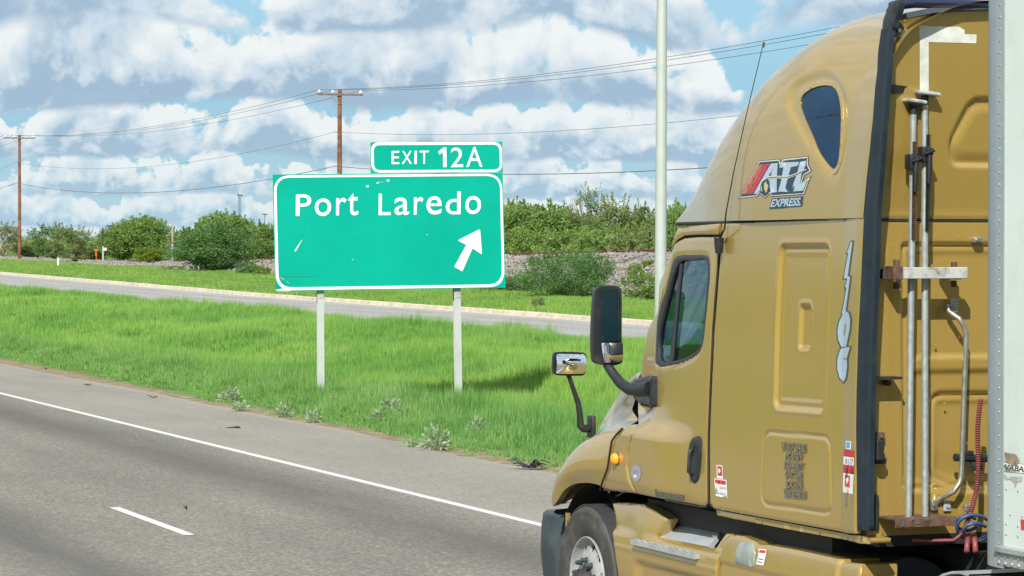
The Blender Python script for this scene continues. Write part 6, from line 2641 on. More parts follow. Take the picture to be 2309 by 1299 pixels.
def wheel(xf, yc, zc, side, dual=False, name='wheel', hubout=0.05):
    """xf: outer face x, side=-1 for the left"""
    e = empty(name, (xf, yc, zc))
    e.parent = truck
    e.location = (xf-XC, yc-14.0, zc)
    e_w = bpy.data.objects.new('dummy', None)
    ax = (side, 0, 0)
    W = 0.27
    prof = [(-W+0.02, 0.30), (-W, 0.36), (-W, 0.47), (-W+0.03, 0.505), (-W+0.06, 0.512), (-0.055, 0.512), (-0.03, 0.506), (-0.006, 0.492), (0.000, 0.478), (0.003, 0.465), (-0.004, 0.445), (0.002, 0.42), (0.002, 0.39), (-0.004, 0.35), (-0.012, 0.318), (-0.022, 0.302), (-0.03, 0.298)]
    m = MB()
    m.lathe(prof, (xf, yc, zc), ax, 80)
    # tread grooves as rings
    t = m.mesh(True, True, 35)
    M = Matrix.Translation((-xf, -yc, -zc))
    t.transform(M)
    o = link('tyre', t, TYRE, e, True)
    m = MB()
    for k in range(5):
        a = -W+0.020+k*0.047
        m.lathe([(a, 0.505), (a+0.003, 0.5165), (a+0.040, 0.5165), (a+0.043, 0.505)], (xf, yc, zc), ax, 60)
    m.lathe([(-W+0.01, 0.5125), (-0.030, 0.5125)], (xf, yc, zc), ax, 60)
    t = m.mesh()
    t.transform(M)
    tr_ = link('tread', t, TREAD, o, True)
    # rim: flange and dished disc
    m = MB()
    if not dual:
        m.lathe([(-0.028, 0.300), (-0.010, 0.300), (-0.006, 0.296), (-0.010, 0.288), (-0.045, 0.282), (-0.060, 0.272), (-0.058, 0.262)], (xf, yc, zc), ax, 80)
        rim_t = m.mesh(True, True, 50)
        n = 96
        r0_, r1_ = 0.155, 0.262
        circ = lambda r, n: np.array([(math.cos(2*PI*k/n)*r, math.sin(2*PI*k/n)*r) for k in range(n)])
        holes = []
        for k in range(10):
            a = 2*PI*k/10+rad(4)+PI/2
            c0 = np.array([math.cos(a), math.sin(a)])*0.222
            holes.append(np.array([c0+np.array([math.cos(2*PI*j/14)*0.033, math.sin(2*PI*j/14)*0.033]) for j in range(14)]))
        V2_, F2_ = tri2d(circ(r1_, n), holes+[circ(0.085, 40)], 0.02)
        rr_ = np.hypot(V2_[:, 0], V2_[:, 1])
        dep = -0.058+0.050*sstep(0.262-rr_, 0.0, 0.12)

        def dmap(off):
            return np.stack([xf+side*(dep+off), yc+V2_[:, 0], zc+V2_[:, 1]], 1)
        front = dmap(0)
        back = dmap(-0.022)
        nv_ = len(front)
        fs = [tuple(int(q) for q in f) for f in F2_]
        cnt = set()
        for f in fs:
            for j in range(3):
                cnt.add((f[j], f[(j+1) % 3]))
        bd = [(a, c_) for a, c_ in cnt if (c_, a) not in cnt]
        rims = [(c_, a, a+nv_, c_+nv_) for a, c_ in bd]
        me_ = mesh_np(np.vstack([front, back]), fs+[tuple(q+nv_ for q in f[::-1]) for f in fs]+rims, True)
        bm = bmesh.new()
        bm.from_mesh(me_)
        b2 = bmesh.new()
        b2.from_mesh(rim_t)
        tmp = bpy.data.meshes.new('x')
        b2.to_mesh(tmp)
        bm.from_mesh(tmp)
        bmesh.ops.recalc_face_normals(bm, faces=bm.faces)
        bm.to_mesh(me_)
        bm.free()
        b2.free()
        sharp_by_angle(me_, 40)
        me_.transform(M)
        rim = link('rim', me_, RIM, e, True)
        m = MB()
        m.lathe([(-0.02, 0.11), (-0.005, 0.11), (0.02, 0.085), (0.05, 0.075), (hubout+0.02, 0.07), (hubout+0.03, 0.055), (hubout+0.03, 0.0)], (xf, yc, zc), ax, 30)
        t = m.mesh(True, True, 35)
        t.transform(M)
        link('hub', t, BLACK, e, True)
        for k in range(10):
            a = 2*PI*k/10+rad(20)
            m = MB()
            cc = (xf+side*(-0.012), yc+math.cos(a)*0.143, zc+math.sin(a)*0.143)
            m.lathe([(0.0, 0.021), (0.010, 0.021), (0.012, 0.016), (0.045, 0.015), (0.052, 0.008), (0.053, 0)], cc, ax, 8)
            t = m.mesh()
            t.transform(M)
            link('lug_nut', t, DARKGREY, e, True)
        m = MB()
        m.lathe([(-0.20, 0.27), (-0.19, 0.27), (-0.19, 0.05), (-0.20, 0.05)], (xf, yc, zc), ax, 30)
        t = m.mesh()
        t.transform(M)
        link('brake_drum', t, BLACK, e, True)
    else:
        m.lathe([(-0.03, 0.300), (-0.010, 0.300), (-0.008, 0.290), (-0.09, 0.265), (-0.15, 0.22), (-0.15, 0.12), (-0.06, 0.10), (-0.05, 0.0)], (xf, yc, zc), ax, 60)
        t = m.mesh(True, True, 40)
        t.transform(M)
        link('rim', t, RIM, e, True)
    bpy.data.objects.remove(e_w)
    return e


pw = at(1320, 1310, 0, 7.385)
WY, WZ = float(pw[1]), float(pw[2])
wheel(7.385, WY, 0.505, -1)
wheel(2*XC-7.385, WY, 0.505, 1)
m = MB()
m.tube([(7.6, WY, 0.505), (9.6, WY, 0.505)], 0.07, 10)
m.build('front_axle', BLACK, truck)
for yy in (12.85, 11.55):
    for xf, sd in ((7.40, -1), (2*XC-7.40, 1)):
        wheel(xf, yy, 0.51, sd, dual=True)
        wheel(xf-sd*0.34, yy, 0.51, sd, dual=True)
# quarter fenders and mud flap over the leading drive wheels
QF = principled('quarter_fender', (0.30, 0.33, 0.33), 0.55, var=0.2, grime=(0.12, 0.11, 0.10), gamt=0.6, gscale=7)
for x0_, x1_ in ((7.38, 8.02), (9.18, 9.82)):
    m = MB()
    V = []
    for x in (x0_, x1_):
        for a in np.linspace(0.05, 1.7, 12):
            V.append((x, 12.85+math.cos(a)*0.60, 0.51+math.sin(a)*0.585))
    V += [(x, y-(y-12.85)*0.02, z-0.012) for x, y, z in V]
    F = [(k, k+1, 13+k, 12+k) for k in range(11)]
    F += [(k+24, k+25, 37+k, 36+k) for k in range(11)]
    F += [(k, k+1, k+25, k+24) for k in range(11)]
    m.add(V, F)
    m.build('quarter_fender', QF, truck, smooth=True, fix=False, angle=40)

# ---- door mirror
ym = 17.25


def mpt(q, y=ym):
    return at(*z3(*q), 1, y)


hs = [(462, 560), (470, 505), (500, 476), (560, 470), (620, 472), (648, 492), (656, 520), (657, 700), (657, 870), (665, 900), (662, 1015), (640, 1040), (600, 1050), (520, 1048), (470, 1035), (452, 1005), (448, 900), (452, 720)]
H = np.array([mpt(q)[[0, 2]] for q in hs])
cH = H.mean(0)


def shell(name, outline, y0, y1, mat, par, inset=0.12, smooth=True):
    """rear face at y0 (towards the camera), body swelling forward to y1"""
    O = cat_closed(outline, 3)
    c = O.mean(0)
    rings = [(y0, 1.0), (y0+0.004, 1.01), (y0+(y1-y0)*0.5, 1.0), (y0+(y1-y0)*0.85, 0.90), (y1, 0.72)]
    V = [(c[0]+(p[0]-c[0])*s, y, c[1]+(p[1]-c[1])*s) for y, s in rings for p in O]
    n = len(O)
    F = [(i_*n+j, i_*n+(j+1) % n, (i_+1)*n+(j+1) % n, (i_+1)*n+j) for i_ in range(len(rings)-1) for j in range(n)]
    F.append(tuple(range(n)))
    F.append(tuple((len(rings)-1)*n+j for j in range(n))[::-1])
    me = mesh_np(V, F, smooth)
    bm = bmesh.new()
    bm.from_mesh(me)
    bmesh.ops.recalc_face_normals(bm, faces=bm.faces)
    bm.to_mesh(me)
    bm.free()
    sharp_by_angle(me, 40)
    return link(name, me, mat, par)


mir = shell('door_mirror', H, ym, ym+0.10, BLACKP, truck)


def flat_y(name, pts, y, mat, par, bulge=0.0, tilt=(0, 0), ybase=ym, sp=0.02):
    """mirror face: flat or convex sheet at y; tilt leans its normal"""
    O = np.array([at(*q, 1, ybase)[[0, 2]] for q in pts])
    V2_, F2_ = tri2d(O, [], sp)
    c = O.mean(0)
    R_ = np.abs(O-c).max(0)
    q = ((V2_-c)/R_)
    yy = y-bulge*(1-0.5*(q**2).sum(1))+tilt[0]*(V2_[:, 0]-c[0])+tilt[1]*(V2_[:, 1]-c[1])
    me = mesh_np(np.stack([V2_[:, 0], yy, V2_[:, 1]], 1), F2_, True)
    bm = bmesh.new()
    bm.from_mesh(me)
    for f in bm.faces:
        f.normal_update()
    if sum(f.normal.y for f in bm.faces) > 0:
        bmesh.ops.reverse_faces(bm, faces=bm.faces)
    bm.to_mesh(me)
    bm.free()
    return link(name, me, mat, par)


flat_y('mirror_glass', round_poly([z3(510, 492), z3(624, 490), z3(640, 520), z3(644, 872), z3(497, 880), z3(499, 540)], 4, 3), ym-0.012, MIRROR, mir, tilt=(0.10, 0.02))
flat_y('mirror_rib', [z3(620, 492), z3(626, 492), z3(628, 870), z3(622, 870)], ym-0.022, BLACKP, mir)
flat_y('convex_glass', round_poly([z3(500, 886), z3(655, 888), z3(657, 1005), z3(630, 1030), z3(518, 1032), z3(505, 960)], 5, 3), ym-0.012, CHROME, mir, bulge=0.02, sp=0.01)
# bent arm to the door
A0 = at(*z3(548, 1045), 1, ym+0.03)
arm = [A0]
for q, y in (((590, 1110), 17.22), ((650, 1185), 17.15), ((710, 1225), 17.05), ((790, 1235), 16.95), ((860, 1225), 16.86)):
    arm.append(at(*z3(*q), 1, y))
m = MB()
V = []
m.tube(arm, [0.030, 0.032, 0.036, 0.040, 0.045, 0.050], 12)
ar = m.build('mirror_arm', BLACKP, mir, smooth=True, angle=60)
qb = [z3(770, 1165), z3(800, 1150), z3(868, 1128), z3(915, 1132), z3(917, 1290), z3(915, 1352), z3(880, 1352), z3(820, 1330), z3(770, 1290)]
yz = np.array([S(*q, low_side_x) for q in qb])
mb_ = patch('mirror_mount', round_poly(yz, 0.01, 2), low_map, BLACKP, truck, step=0.02, off=0.045, thick=0.05, bevel=0.015)
mb_.parent = mir
mb_.matrix_parent_inverse = Matrix.Identity(4)

# ---- hood mirror
yh = 18.35
hm = [z3(158, 1000), z3(165, 968), z3(185, 955), z3(270, 953), z3(370, 958), z3(393, 975), z3(397, 1010), z3(395, 1095), z3(380, 1120), z3(350, 1128), z3(210, 1126), z3(175, 1118), z3(158, 1090)]
Hh_ = np.array([at(*q, 1, yh)[[0, 2]] for q in hm])
hmir = shell('hood_mirror', Hh_, yh, yh+0.07, BLACKP, truck)
flat_y('convex_mirror_face', round_poly([z3(170, 968), z3(383, 970), z3(386, 1112), z3(168, 1114)], 7, 4), yh-0.006, CHROME, hmir, bulge=0.050, ybase=yh, sp=0.006)
am = [at(*z3(268, 1128), 1, yh+0.02), at(*z4(262, 60), 1, 18.38), at(*z4(300, 170), 1, 18.40), at(*z4(312, 250), 1, 18.42), at(*z4(315, 320), 1, 18.42), at(*z4(335, 338), 1, 18.43), at(*z4(374, 335), 1, 18.44)]
m = MB()
m.tube(am, [0.016, 0.016, 0.020, 0.022, 0.026, 0.028, 0.030], 10)
m.build('mirror_arm', BLACKP, hmir, smooth=True, angle=60)
c0 = at(*z4(386, 325), 1, 18.44)
m = MB()
m.box(tuple(c0+np.array([0.0, 0.0, 0.0])), (0.035, 0.10, 0.155), bev=0.012)
m.build('mirror_foot', BLACKP, hmir, smooth=True, angle=40)

# ---- antenna on the door edge
q = S(1633, 553, low_side_x)
xa = float(low_side_x(*q))
m = MB()
V = []
for z, r1, r2 in ((0.045, 0.030, 0.055), (0.0, 0.028, 0.05), (-0.05, 0.022, 0.035)):
    for k in range(12):
        a = 2*PI*k/12
        V.append((xa-0.035+math.cos(a)*r1, q[0]+math.sin(a)*r2*0.55, q[1]+z))
m.add(V, [(i_*12+j, i_*12+(j+1) % 12, (i_+1)*12+(j+1) % 12, (i_+1)*12+j) for i_ in range(2) for j in range(12)]+[tuple(range(12)), tuple(range(24, 36))])
ab = m.build('antenna_base', BLACKP, truck, smooth=True, angle=40)
m = MB()
xw = xa-0.03
P = [np.array([xw, q[0], q[1]+0.04])]
for px, py, dx_ in ((1634, 515, 0), (1637, 480, 0.0), (1655, 385, 0.01), (1685, 250, 0.03), (1722, 95, 0.05)):
    P.append(at(px, py, 0, xw+dx_-0.02))
m.tube(P, [0.008, 0.006, 0.0045, 0.0035, 0.0028, 0.0028], 6)
aw = m.build('antenna_whip', BLACK, ab, smooth=True)
m = MB()
m.tube([P[-1]-np.array([0, 0, 0.03]), P[-1]], 0.006, 6)
m.build('antenna_tip', BLACK, aw)

# ================================================================== DECALS
LB = lambda pts: SP(pts, low_side_x)
RB = lambda pts: SP(pts, roof_side_x)


def decal(name, pts, mat, par, off=0.0022, roof_=False, step=0.03, curve=False, holes=()):
    fn = RB if roof_ else LB
    P = fn(pts)
    if curve:
        P = cat_closed(P, 4)
    extra = {}
    if roof_:
        dd_ = 0.0
    o = patch(name, P, roof_map if roof_ else low_map, mat, truck, step=step, off=off, thick=0.0, holes=[fn(h) for h in holes],
              disp=(lambda V: 0.022*np.clip(((13.94-0.19*(V[:, 1]-2.92))+0.24-V[:, 0])/0.22, 0, 1)) if roof_ else (lambda V: sl_disp(V)*(V[:, 0] < 15.88)))
    o.parent = par
    return o


def zl(x, y): return (1660+x/9.279, 340+y/9.279)


back = decal('company_logo', [zl(*q) for q in [(45, 1005), (490, 212), (920, 168), (935, 230), (990, 165), (1515, 112), (1525, 300), (1590, 430), (1440, 520), (1405, 620), (1590, 525), (1530, 640), (1435, 915), (740, 965), (700, 900), (620, 1000), (495, 905), (450, 965)]], SHADT, roof, off=0.0018, roof_=True)
decal('logo_keyline', [zl(*q) for q in [(70, 990), (498, 225), (905, 185), (928, 260), (1000, 178), (1500, 128), (1510, 305), (1570, 428), (1425, 505), (1370, 680), (1560, 545), (1515, 640), (1425, 900), (750, 948), (705, 875), (625, 975), (490, 880), (440, 950)]], TAPE, back, off=0.0024, roof_=True)
decal('logo_ground', [zl(*q) for q in [(95, 965), (505, 240), (895, 207), (915, 290), (1005, 205), (1490, 150), (1492, 315), (1545, 415), (1415, 490), (1345, 700), (1530, 610), (1500, 650), (1410, 885), (755, 930), (715, 850), (625, 960), (485, 865), (430, 930)]], NAVY, back, off=0.0030, roof_=True)
decal('logo_stripe', [zl(*q) for q in [(118, 905), (480, 300), (560, 290), (210, 903)]], principled('pale_red_stripe', (0.48, 0.13, 0.11), 0.5), back, off=0.0036, roof_=True)
decal('logo_stripe', [zl(*q) for q in [(218, 903), (570, 288), (605, 285), (262, 902)]], principled('orange_stripe', (0.42, 0.14, 0.05), 0.5), back, off=0.0036, roof_=True)
decal('logo_stripe', [zl(*q) for q in [(270, 902), (612, 284), (712, 275), (350, 900)]], principled('red_stripe', (0.46, 0.035, 0.075), 0.5), back, off=0.0036, roof_=True)
decal('logo_letter', [zl(*q) for q in [(375, 903), (735, 272), (880, 258), (862, 560), (858, 840), (880, 862), (735, 880), (700, 700), (690, 610), (600, 625), (520, 760), (500, 840), (450, 900)]], SILVERB, back, off=0.0036, roof_=True)
decal('logo_counter', [zl(*q) for q in [(840, 290), (690, 520), (745, 520), (750, 440)]], NAVY, back, off=0.0042, roof_=True)
decal('logo_letter', [zl(*q) for q in [(918, 355), (930, 280), (975, 245), (1330, 235), (1300, 310), (1155, 345), (1095, 560), (1040, 780), (1085, 845), (1110, 860), (890, 855), (950, 640), (1000, 350)]], SILVERB, back, off=0.0036, roof_=True)
decal('logo_letter', [zl(*q) for q in [(1345, 235), (1480, 205), (1480, 270), (1380, 480), (1345, 700), (1490, 640), (1410, 835), (1210, 850), (1190, 740), (1290, 470)]], SILVERB, back, off=0.0036, roof_=True)
sw = [(510, 850), (500, 740), (550, 620), (680, 545), (880, 525), (1080, 530), (1250, 480), (1440, 380), (1490, 400), (1290, 510), (1090, 580), (880, 575), (690, 600), (600, 650), (550, 760), (560, 850)]
decal('logo_swoosh', [zl(*q) for q in sw], TAPE, back, off=0.0046, roof_=True)
sw2 = [(520, 840), (515, 745), (560, 640), (685, 560), (880, 541), (1082, 546), (1255, 494), (1450, 395), (1462, 408), (1270, 510), (1086, 564), (880, 560), (690, 580), (585, 650), (533, 750), (535, 840)]
decal('logo_swoosh', [zl(*q) for q in sw2], SHADT, back, off=0.0052, roof_=True)
decal('logo_head', [zl(*q) for q in [(560, 820), (550, 720), (600, 630), (680, 600), (715, 680), (700, 820), (640, 905)]], NAVY, back, off=0.0050, roof_=True, curve=True)
decal('logo_head', [zl(*q) for q in [(600, 800), (600, 690), (640, 640), (665, 700), (690, 730), (650, 890)]], principled('logo_gold_vinyl', (0.52, 0.42, 0.18), 0.5), back, off=0.0056, roof_=True)
decal('logo_ground', [zl(*q) for q in [(700, 1220), (755, 1000), (1412, 950), (1385, 1060), (1400, 1090), (1380, 1165), (1030, 1190), (1010, 1200), (965, 1205), (940, 1205)]], NAVY, back, off=0.0030, roof_=True)


def text_on(s, x0, y0, x1, y1, y0r, y1r, mat, par, off, roof_=False, bold=0.0, slant=0.0, conv=zl, name='lettering'):
    """text in a px quad: left edge (x0, y0 top..y1 bottom), right edge (x1, y0r..y1r); slant shifts the top right"""
    V, F = text_mesh2d(s, bold)
    lo, hi = V.min(0), V.max(0)
    q = (V-lo)/(hi-lo)
    fn = roof_side_x if roof_ else low_side_x
    pts = []
    for a, c in q:
        yt = y0+(y0r-y0)*a
        yb_ = y1+(y1r-y1)*a
        pts.append(S(*conv(x0+(x1-x0)*a+slant*c, yb_+(yt-yb_)*c), fn))
    P = np.array(pts)
    mp = roof_map if roof_ else low_map
    dz_ = np.zeros(len(P)) if roof_ else sl_disp(P)*(P[:, 0] < 15.88)
    P3 = mp(P[:, 0], P[:, 1], dz_+off)
    o = link(name, mesh_np(P3, F), mat, truck)
    o.parent = par
    return o


text_on('EXPRESS.', 722, 1015, 1355, 1180, 975, 1150, SILVERB, back, 0.0038, True, bold=0.03, slant=50)
# fleet number down the rear strip


def zn(x, y): return (1870+x/3.7125, 530+y/3.7125)


num_o = [(180, 46), (208, 46), (168, 338), (189, 340), (150, 632), (176, 645), (189, 700), (185, 790), (160, 905), (155, 930), (188, 930), (160, 1035), (163, 1100), (150, 1200), (120, 1248), (80, 1205), (58, 1120), (60, 1030), (78, 970), (92, 945), (65, 880), (60, 800), (75, 720), (105, 665), (96, 665), (135, 450), (121, 445), (145, 372), (111, 372), (150, 160), (137, 160), (160, 100)]
num_i = [(185, 56), (198, 56), (158, 345), (178, 350), (140, 635), (166, 655), (178, 705), (174, 790), (146, 925), (145, 938), (176, 940), (150, 1028), (152, 1100), (141, 1192), (120, 1232), (90, 1195), (70, 1118), (72, 1035), (90, 975), (108, 942), (78, 875), (72, 800), (86, 728), (115, 672), (109, 650), (148, 440), (134, 436), (156, 364), (125, 362), (162, 150), (150, 148), (168, 104)]
nb_ = decal('fleet_number', [zn(*q) for q in num_o], SHADT, side, off=0.0022, step=0.02)
decal('number_fill', [zn(*q) for q in num_i], SILVERB, nb_, off=0.0030, step=0.02)
decal('number_counter', [zn(*q) for q in [(142, 738), (148, 745), (140, 820), (124, 848), (124, 810), (132, 760)]], OLIVE, nb_, off=0.0038)
decal('number_cut', [zn(*q) for q in [(118, 1032), (162, 1036), (160, 1042), (118, 1038)]], SHADT, nb_, off=0.0038)
decal('number_cut', [zn(*q) for q in [(113, 1120), (119, 1125), (117, 1142), (112, 1138)]], OLIVE, nb_, off=0.0038)
decal('number_cut', [zn(*q) for q in [(92, 940), (155, 930), (155, 936), (94, 948)]], SHADT, nb_, off=0.0038)
# registration lettering on the locker door


def zr(x, y): return (1750+x/8.66, 985+y/8.66)


for s, x0, y0, y1, x1, y0r, y1r in (('US DOT 294182', 135, 100, 262, 605, 142, 315), ('MC 01879', 205, 290, 450, 530, 318, 478), ('KYU 498077', 180, 478, 630, 555, 512, 668), ('GVWT 74MR', 200, 655, 812, 535, 690, 868), ('SCAC STMR', 215, 850, 1010, 540, 870, 1030), ('YRN 0398170', 165, 1015, 1180, 605, 1062, 1235)):
    bk = text_on(s, x0-4, y0-2, x1+4, y1+4, y0r-2, y1r+4, SHADT, side, 0.0060, bold=0.07, conv=zr, name='registration_line')
    text_on(s, x0+4, y0+8, x1-4, y1-8, y0r+8, y1r-8, OLIVE, side, 0.0080, bold=0.0, conv=zr)
# door stickers


def zd(x, y): return (1400+x/8.246, 1030+y/8.246)


dl = door[0]
el_ = [(288+90*math.cos(a), 303+155*math.sin(a)) for a in np.linspace(0, 2*PI, 21)[:-1]]
bd_ = decal('round_badge', [zd(*q) for q in el_], principled('badge_vinyl', (0.27, 0.29, 0.36), 0.5), dl)
decal('badge_patch', [zd(*q) for q in [(248, 335), (297, 340), (297, 388), (248, 383)]], WHITEV, bd_, off=0.003)
decal('badge_print', [zd(*q) for q in [(240, 245), (330, 262), (325, 275), (240, 262)]], OLIVE, bd_, off=0.003)
decal('badge_print', [zd(*q) for q in [(235, 285), (320, 300), (320, 312), (235, 300)]], OLIVE, bd_, off=0.003)
pl_ = decal('name_strip', [zd(*q) for q in [(640, 600), (665, 605), (668, 640), (1185, 718), (1180, 815), (670, 738), (650, 735)]], SHADT, dl, off=0.002)
text_on('YSMAEL CARRIER OPERATIONS', 655, 630, 1172, 728, 728, 800, OLIVE, pl_, 0.003, conv=zd)
s1 = decal('warning_sticker', [zd(*q) for q in [(1783, 150), (1897, 165), (1905, 410), (1790, 395)]], WHITEV, side, off=0.002)
decal('sticker_print', [zd(*q) for q in [(1800, 170), (1882, 182), (1888, 360), (1805, 348)]], REDP, s1, off=0.0028)
decal('sticker_print', [zd(*q) for q in [(1820, 230), (1850, 215), (1862, 270), (1835, 310), (1822, 290)]], WHITEV, s1, off=0.0034)
s2 = decal('inspection_sticker', [zd(*q) for q in [(1745, 400), (1970, 432), (1990, 768), (1768, 728)]], WHITEV, side, off=0.0024)
decal('sticker_print', [zd(*q) for q in [(1755, 420), (1955, 448), (1960, 525), (1762, 490)]], REDP, s2, off=0.003)
text_on('GPS', 1845, 560, 1960, 600, 570, 610, NAVY, s2, 0.003, conv=zd)
text_on('MONARCH', 1778, 655, 1940, 690, 672, 720, NAVY, s2, 0.003, conv=zd)
decal('sticker_print', [zd(*q) for q in [(1778, 560), (1786, 562), (1792, 610), (1815, 635), (1785, 632)]], NAVY, s2, off=0.003)
# stickers on the rear strip
st1 = decal('permit_sticker', [z6(*q) for q in [(1003, 305), (1043, 310), (1040, 370), (1000, 366)]], WHITEV, side, off=0.002)
decal('sticker_print', [z6(*q) for q in [(1007, 312), (1035, 316), (1033, 362), (1005, 358)]], BLUEV, st1, off=0.0028)
st2 = decal('permit_sticker', [z6(*q) for q in [(988, 366), (1066, 378), (1062, 552), (983, 540)]], REDP, side, off=0.002)
decal('sticker_print', [z6(*q) for q in [(986, 420), (1063, 430), (1062, 488), (985, 480)]], WHITEV, st2, off=0.0028)
text_on('8', 1002, 436, 1014, 474, 437, 475, NAVY, st2, 0.0036, conv=z6)
text_on('17', 1032, 440, 1056, 480, 443, 483, NAVY, st2, 0.0036, conv=z6)
decal('sticker_print', [z6(*q) for q in [(1023, 426), (1026, 426), (1025, 485), (1022, 485)]], NAVY, st2, off=0.0034)
st3 = decal('permit_sticker', [z6(*q) for q in [(983, 541), (1061, 553), (1053, 698), (980, 684)]], WHITEV, side, off=0.002)
decal('sticker_print', [z6(*q) for q in [(996, 558), (1033, 563), (1031, 650), (995, 640)]], REDP, st3, off=0.0028)
decal('sticker_print', [z6(*q) for q in [(1003, 585), (1022, 570), (1024, 600), (1008, 625)]], WHITEV, st3, off=0.0034)
decal('dirt_stripe', [z6(*q) for q in [(995, 695), (1010, 698), (1006, 793), (994, 788)]], OLIVE, side, off=0.002)
decal('dirt_stripe', [z6(*q) for q in [(1046, 702), (1049, 702), (1047, 800), (1045, 800)]], OLIVE, side, off=0.002)


def sk_decal(name, pts, mat, off):
    return patch(name, KP(pts), sk_map, mat, truck, step=0.05, off=off, thick=0.0)


so_ = sk_decal('skirt_sticker', [z6(*q) for q in [(365, 1098), (422, 1104), (420, 1140), (400, 1222), (345, 1212), (362, 1140)]], WHITEV, 0.004)
sk_decal('sticker_print', [z6(*q) for q in [(372, 1106), (415, 1110), (413, 1130), (368, 1126)]], REDP, 0.005).parent = so_
sk_decal('sticker_print', [z6(*q) for q in [(362, 1168), (400, 1175), (398, 1180), (361, 1174)]], NAVY, 0.005).parent = so_
sk_decal('sticker_print', [z6(*q) for q in [(357, 1190), (393, 1197), (392, 1202), (356, 1195)]], NAVY, 0.005).parent = so_

# ================================================================== LOAD BARS HELD ON THE REAR RACK


def load_bar(px0, y_top, px1, y_bot, rack, collar, handle, head, label, polemat, rackmat, yy=13.83):
    t0, t1 = at(px0, y_top, 1, yy), at(px1, y_bot, 1, yy)
    e = empty('load_bar', (t1[0], yy, t1[2]), label, 'load bar', 'telescopic load bars clamped behind the cab')
    m = MB()
    m.tube([t1, t0], 0.0185, 16)
    m.build('tube', polemat, e, smooth=True, angle=60)
    # rubber foot pad on top
    a, c_ = at(*head[0], 1, yy), at(*head[1], 1, yy)
    m = MB()
    cc = (a+c_)/2
    M_ = Matrix.Rotation(0.12, 3, 'Y')
    m.box((cc[0], yy-0.01, cc[2]), (abs(c_[0]-a[0]), 0.10, 0.020), rot=M_, bev=0.009)
    m.build('foot_pad', GREYPAINT, e, smooth=True, angle=40)
    m = MB()
    m.tube([(t0[0], yy, t0[2]-0.05), (t0[0], yy, t0[2]+0.002)], 0.021, 12)
    m.build('collar', BLACK, e, smooth=True, angle=50)
    # toothed rack along the tube
    r0_, r1_ = at(rack[0], rack[1], 1, yy-0.02), at(rack[0]-2.5, rack[2], 1, yy-0.02)
    m = MB()
    d = Vector(r1_)-Vector(r0_)
    mid = (Vector(r0_)+Vector(r1_))/2
    m.tube([r0_, r1_], 0.0085, 6)
    L = d.length
    k = int(L/0.0115)
    for i_ in range(k):
        q = Vector(r0_)+d*((i_+0.5)/k)
        m.box((q.x, q.y-0.004, q.z), (0.024, 0.018, 0.0055))
    rk_ = m.build('toothed_rack', rackmat, e)
    # ratchet housing and handle
    h0 = at(*collar, 1, yy-0.02)
    m = MB()
    m.box((h0[0], yy-0.015, h0[2]), (0.055, 0.07, 0.085), bev=0.010)
    m.box((h0[0]+0.022, yy-0.03, h0[2]+0.015), (0.035, 0.05, 0.04), bev=0.006)
    m.tube([(h0[0]-0.02, yy-0.06, h0[2]), (h0[0]+0.04, yy-0.06, h0[2]+0.02)], 0.008, 8)
    m.build('ratchet', BLACKP, e, smooth=True, angle=40)
    g0, g1 = at(*handle[0], 1, yy-0.05), at(*handle[1], 1, yy-0.05)
    m = MB()
    m.tube([g0, (g0+g1)/2, g1], [0.014, 0.016, 0.013], 10)
    m.build('handle', BLACKP, e, smooth=True, angle=60)
    return e


def zb_(x, y): return (2020+x/3.51, 190+y/3.51)


load_bar(2059.5, 237, 2048.5, 1167, (2062.5, 319, 541), zb_(128, 615), (zb_(160, 600), zb_(153, 850)), (zb_(62, 128), zb_(212, 145)),
         'left load bar behind the cab with the rusty toothed rack and lower foot pad', GALV, RUST)
load_bar(2085, 216, 2086, 1167, (2093, 303, 522), zb_(225, 555), (zb_(268, 560), zb_(260, 785)), (zb_(155, 62), zb_(320, 85)),
         'right load bar behind the cab with the dark toothed rack and higher foot pad', GALV, BLACKP, 13.825)

# ================================================================== TRAILER
XT = 7.28
trl = empty('semi_trailer', (XC, 8.0, 0.0), 'white box trailer with a riveted grey corner post, right behind the gold cab', 'trailer')
pc = at(2258, 300, 0, XT)
YF = float(pc[1])+0.02          # where the corner radius begins
RC = 0.29
ZB0, ZB1 = float(at(2240, 1236, 0, XT)[2]), float(at(2240, 1272, 0, XT)[2])
YR = YF-14.5
m = MB()
m.box((XC, (YF+YR)/2, (ZB0+4.12)/2), (2*(XC-XT), YF-YR-0.001, 4.12-ZB0))
body = m.build('side_wall', TRAILERW, trl)
# grey corner posts
for sgx in (-1, 1):
    V = []
    xs0 = XC+sgx*(XC-XT)
    prof = []
    prof.append((xs0+sgx*0.006, YF-0.055))
    prof.append((xs0+sgx*0.006, YF+0.02))
    for k in range(9):
        a = k/8*PI/2
        prof.append((xs0+sgx*0.004-sgx*RC*(1-math.cos(a)), YF+0.02+RC*math.sin(a)))
    prof.append((xs0-sgx*0.35, YF+0.02+RC))
    prof.append((xs0-sgx*0.35, YF-0.055))
    m = MB()
    V = [(x, y, z) for z in (ZB0-0.09, 4.13) for x, y in prof]
    n = len(prof)
    m.add(V, [(k, (k+1) % n, n+(k+1) % n, n+k) for k in range(n)]+[tuple(range(n)), tuple(range(n, 2*n))])
    cp = m.build('corner_post', TRAILERG, trl, smooth=True, angle=30)
    if sgx < 0:
        m = MB()
        for k in range(58):
            z = ZB0+0.03+k*0.0585
            m.lathe([(0, 0.0062), (0.002, 0.0055), (0.004, 0.003), (0.0045, 0)], (XT-0.006, YF-0.015, z), (-1, 0, 0), 8)
        o = m.build('corner_rivets', RAILG, cp, smooth=True)
        o['kind'] = 'stuff'
m = MB()
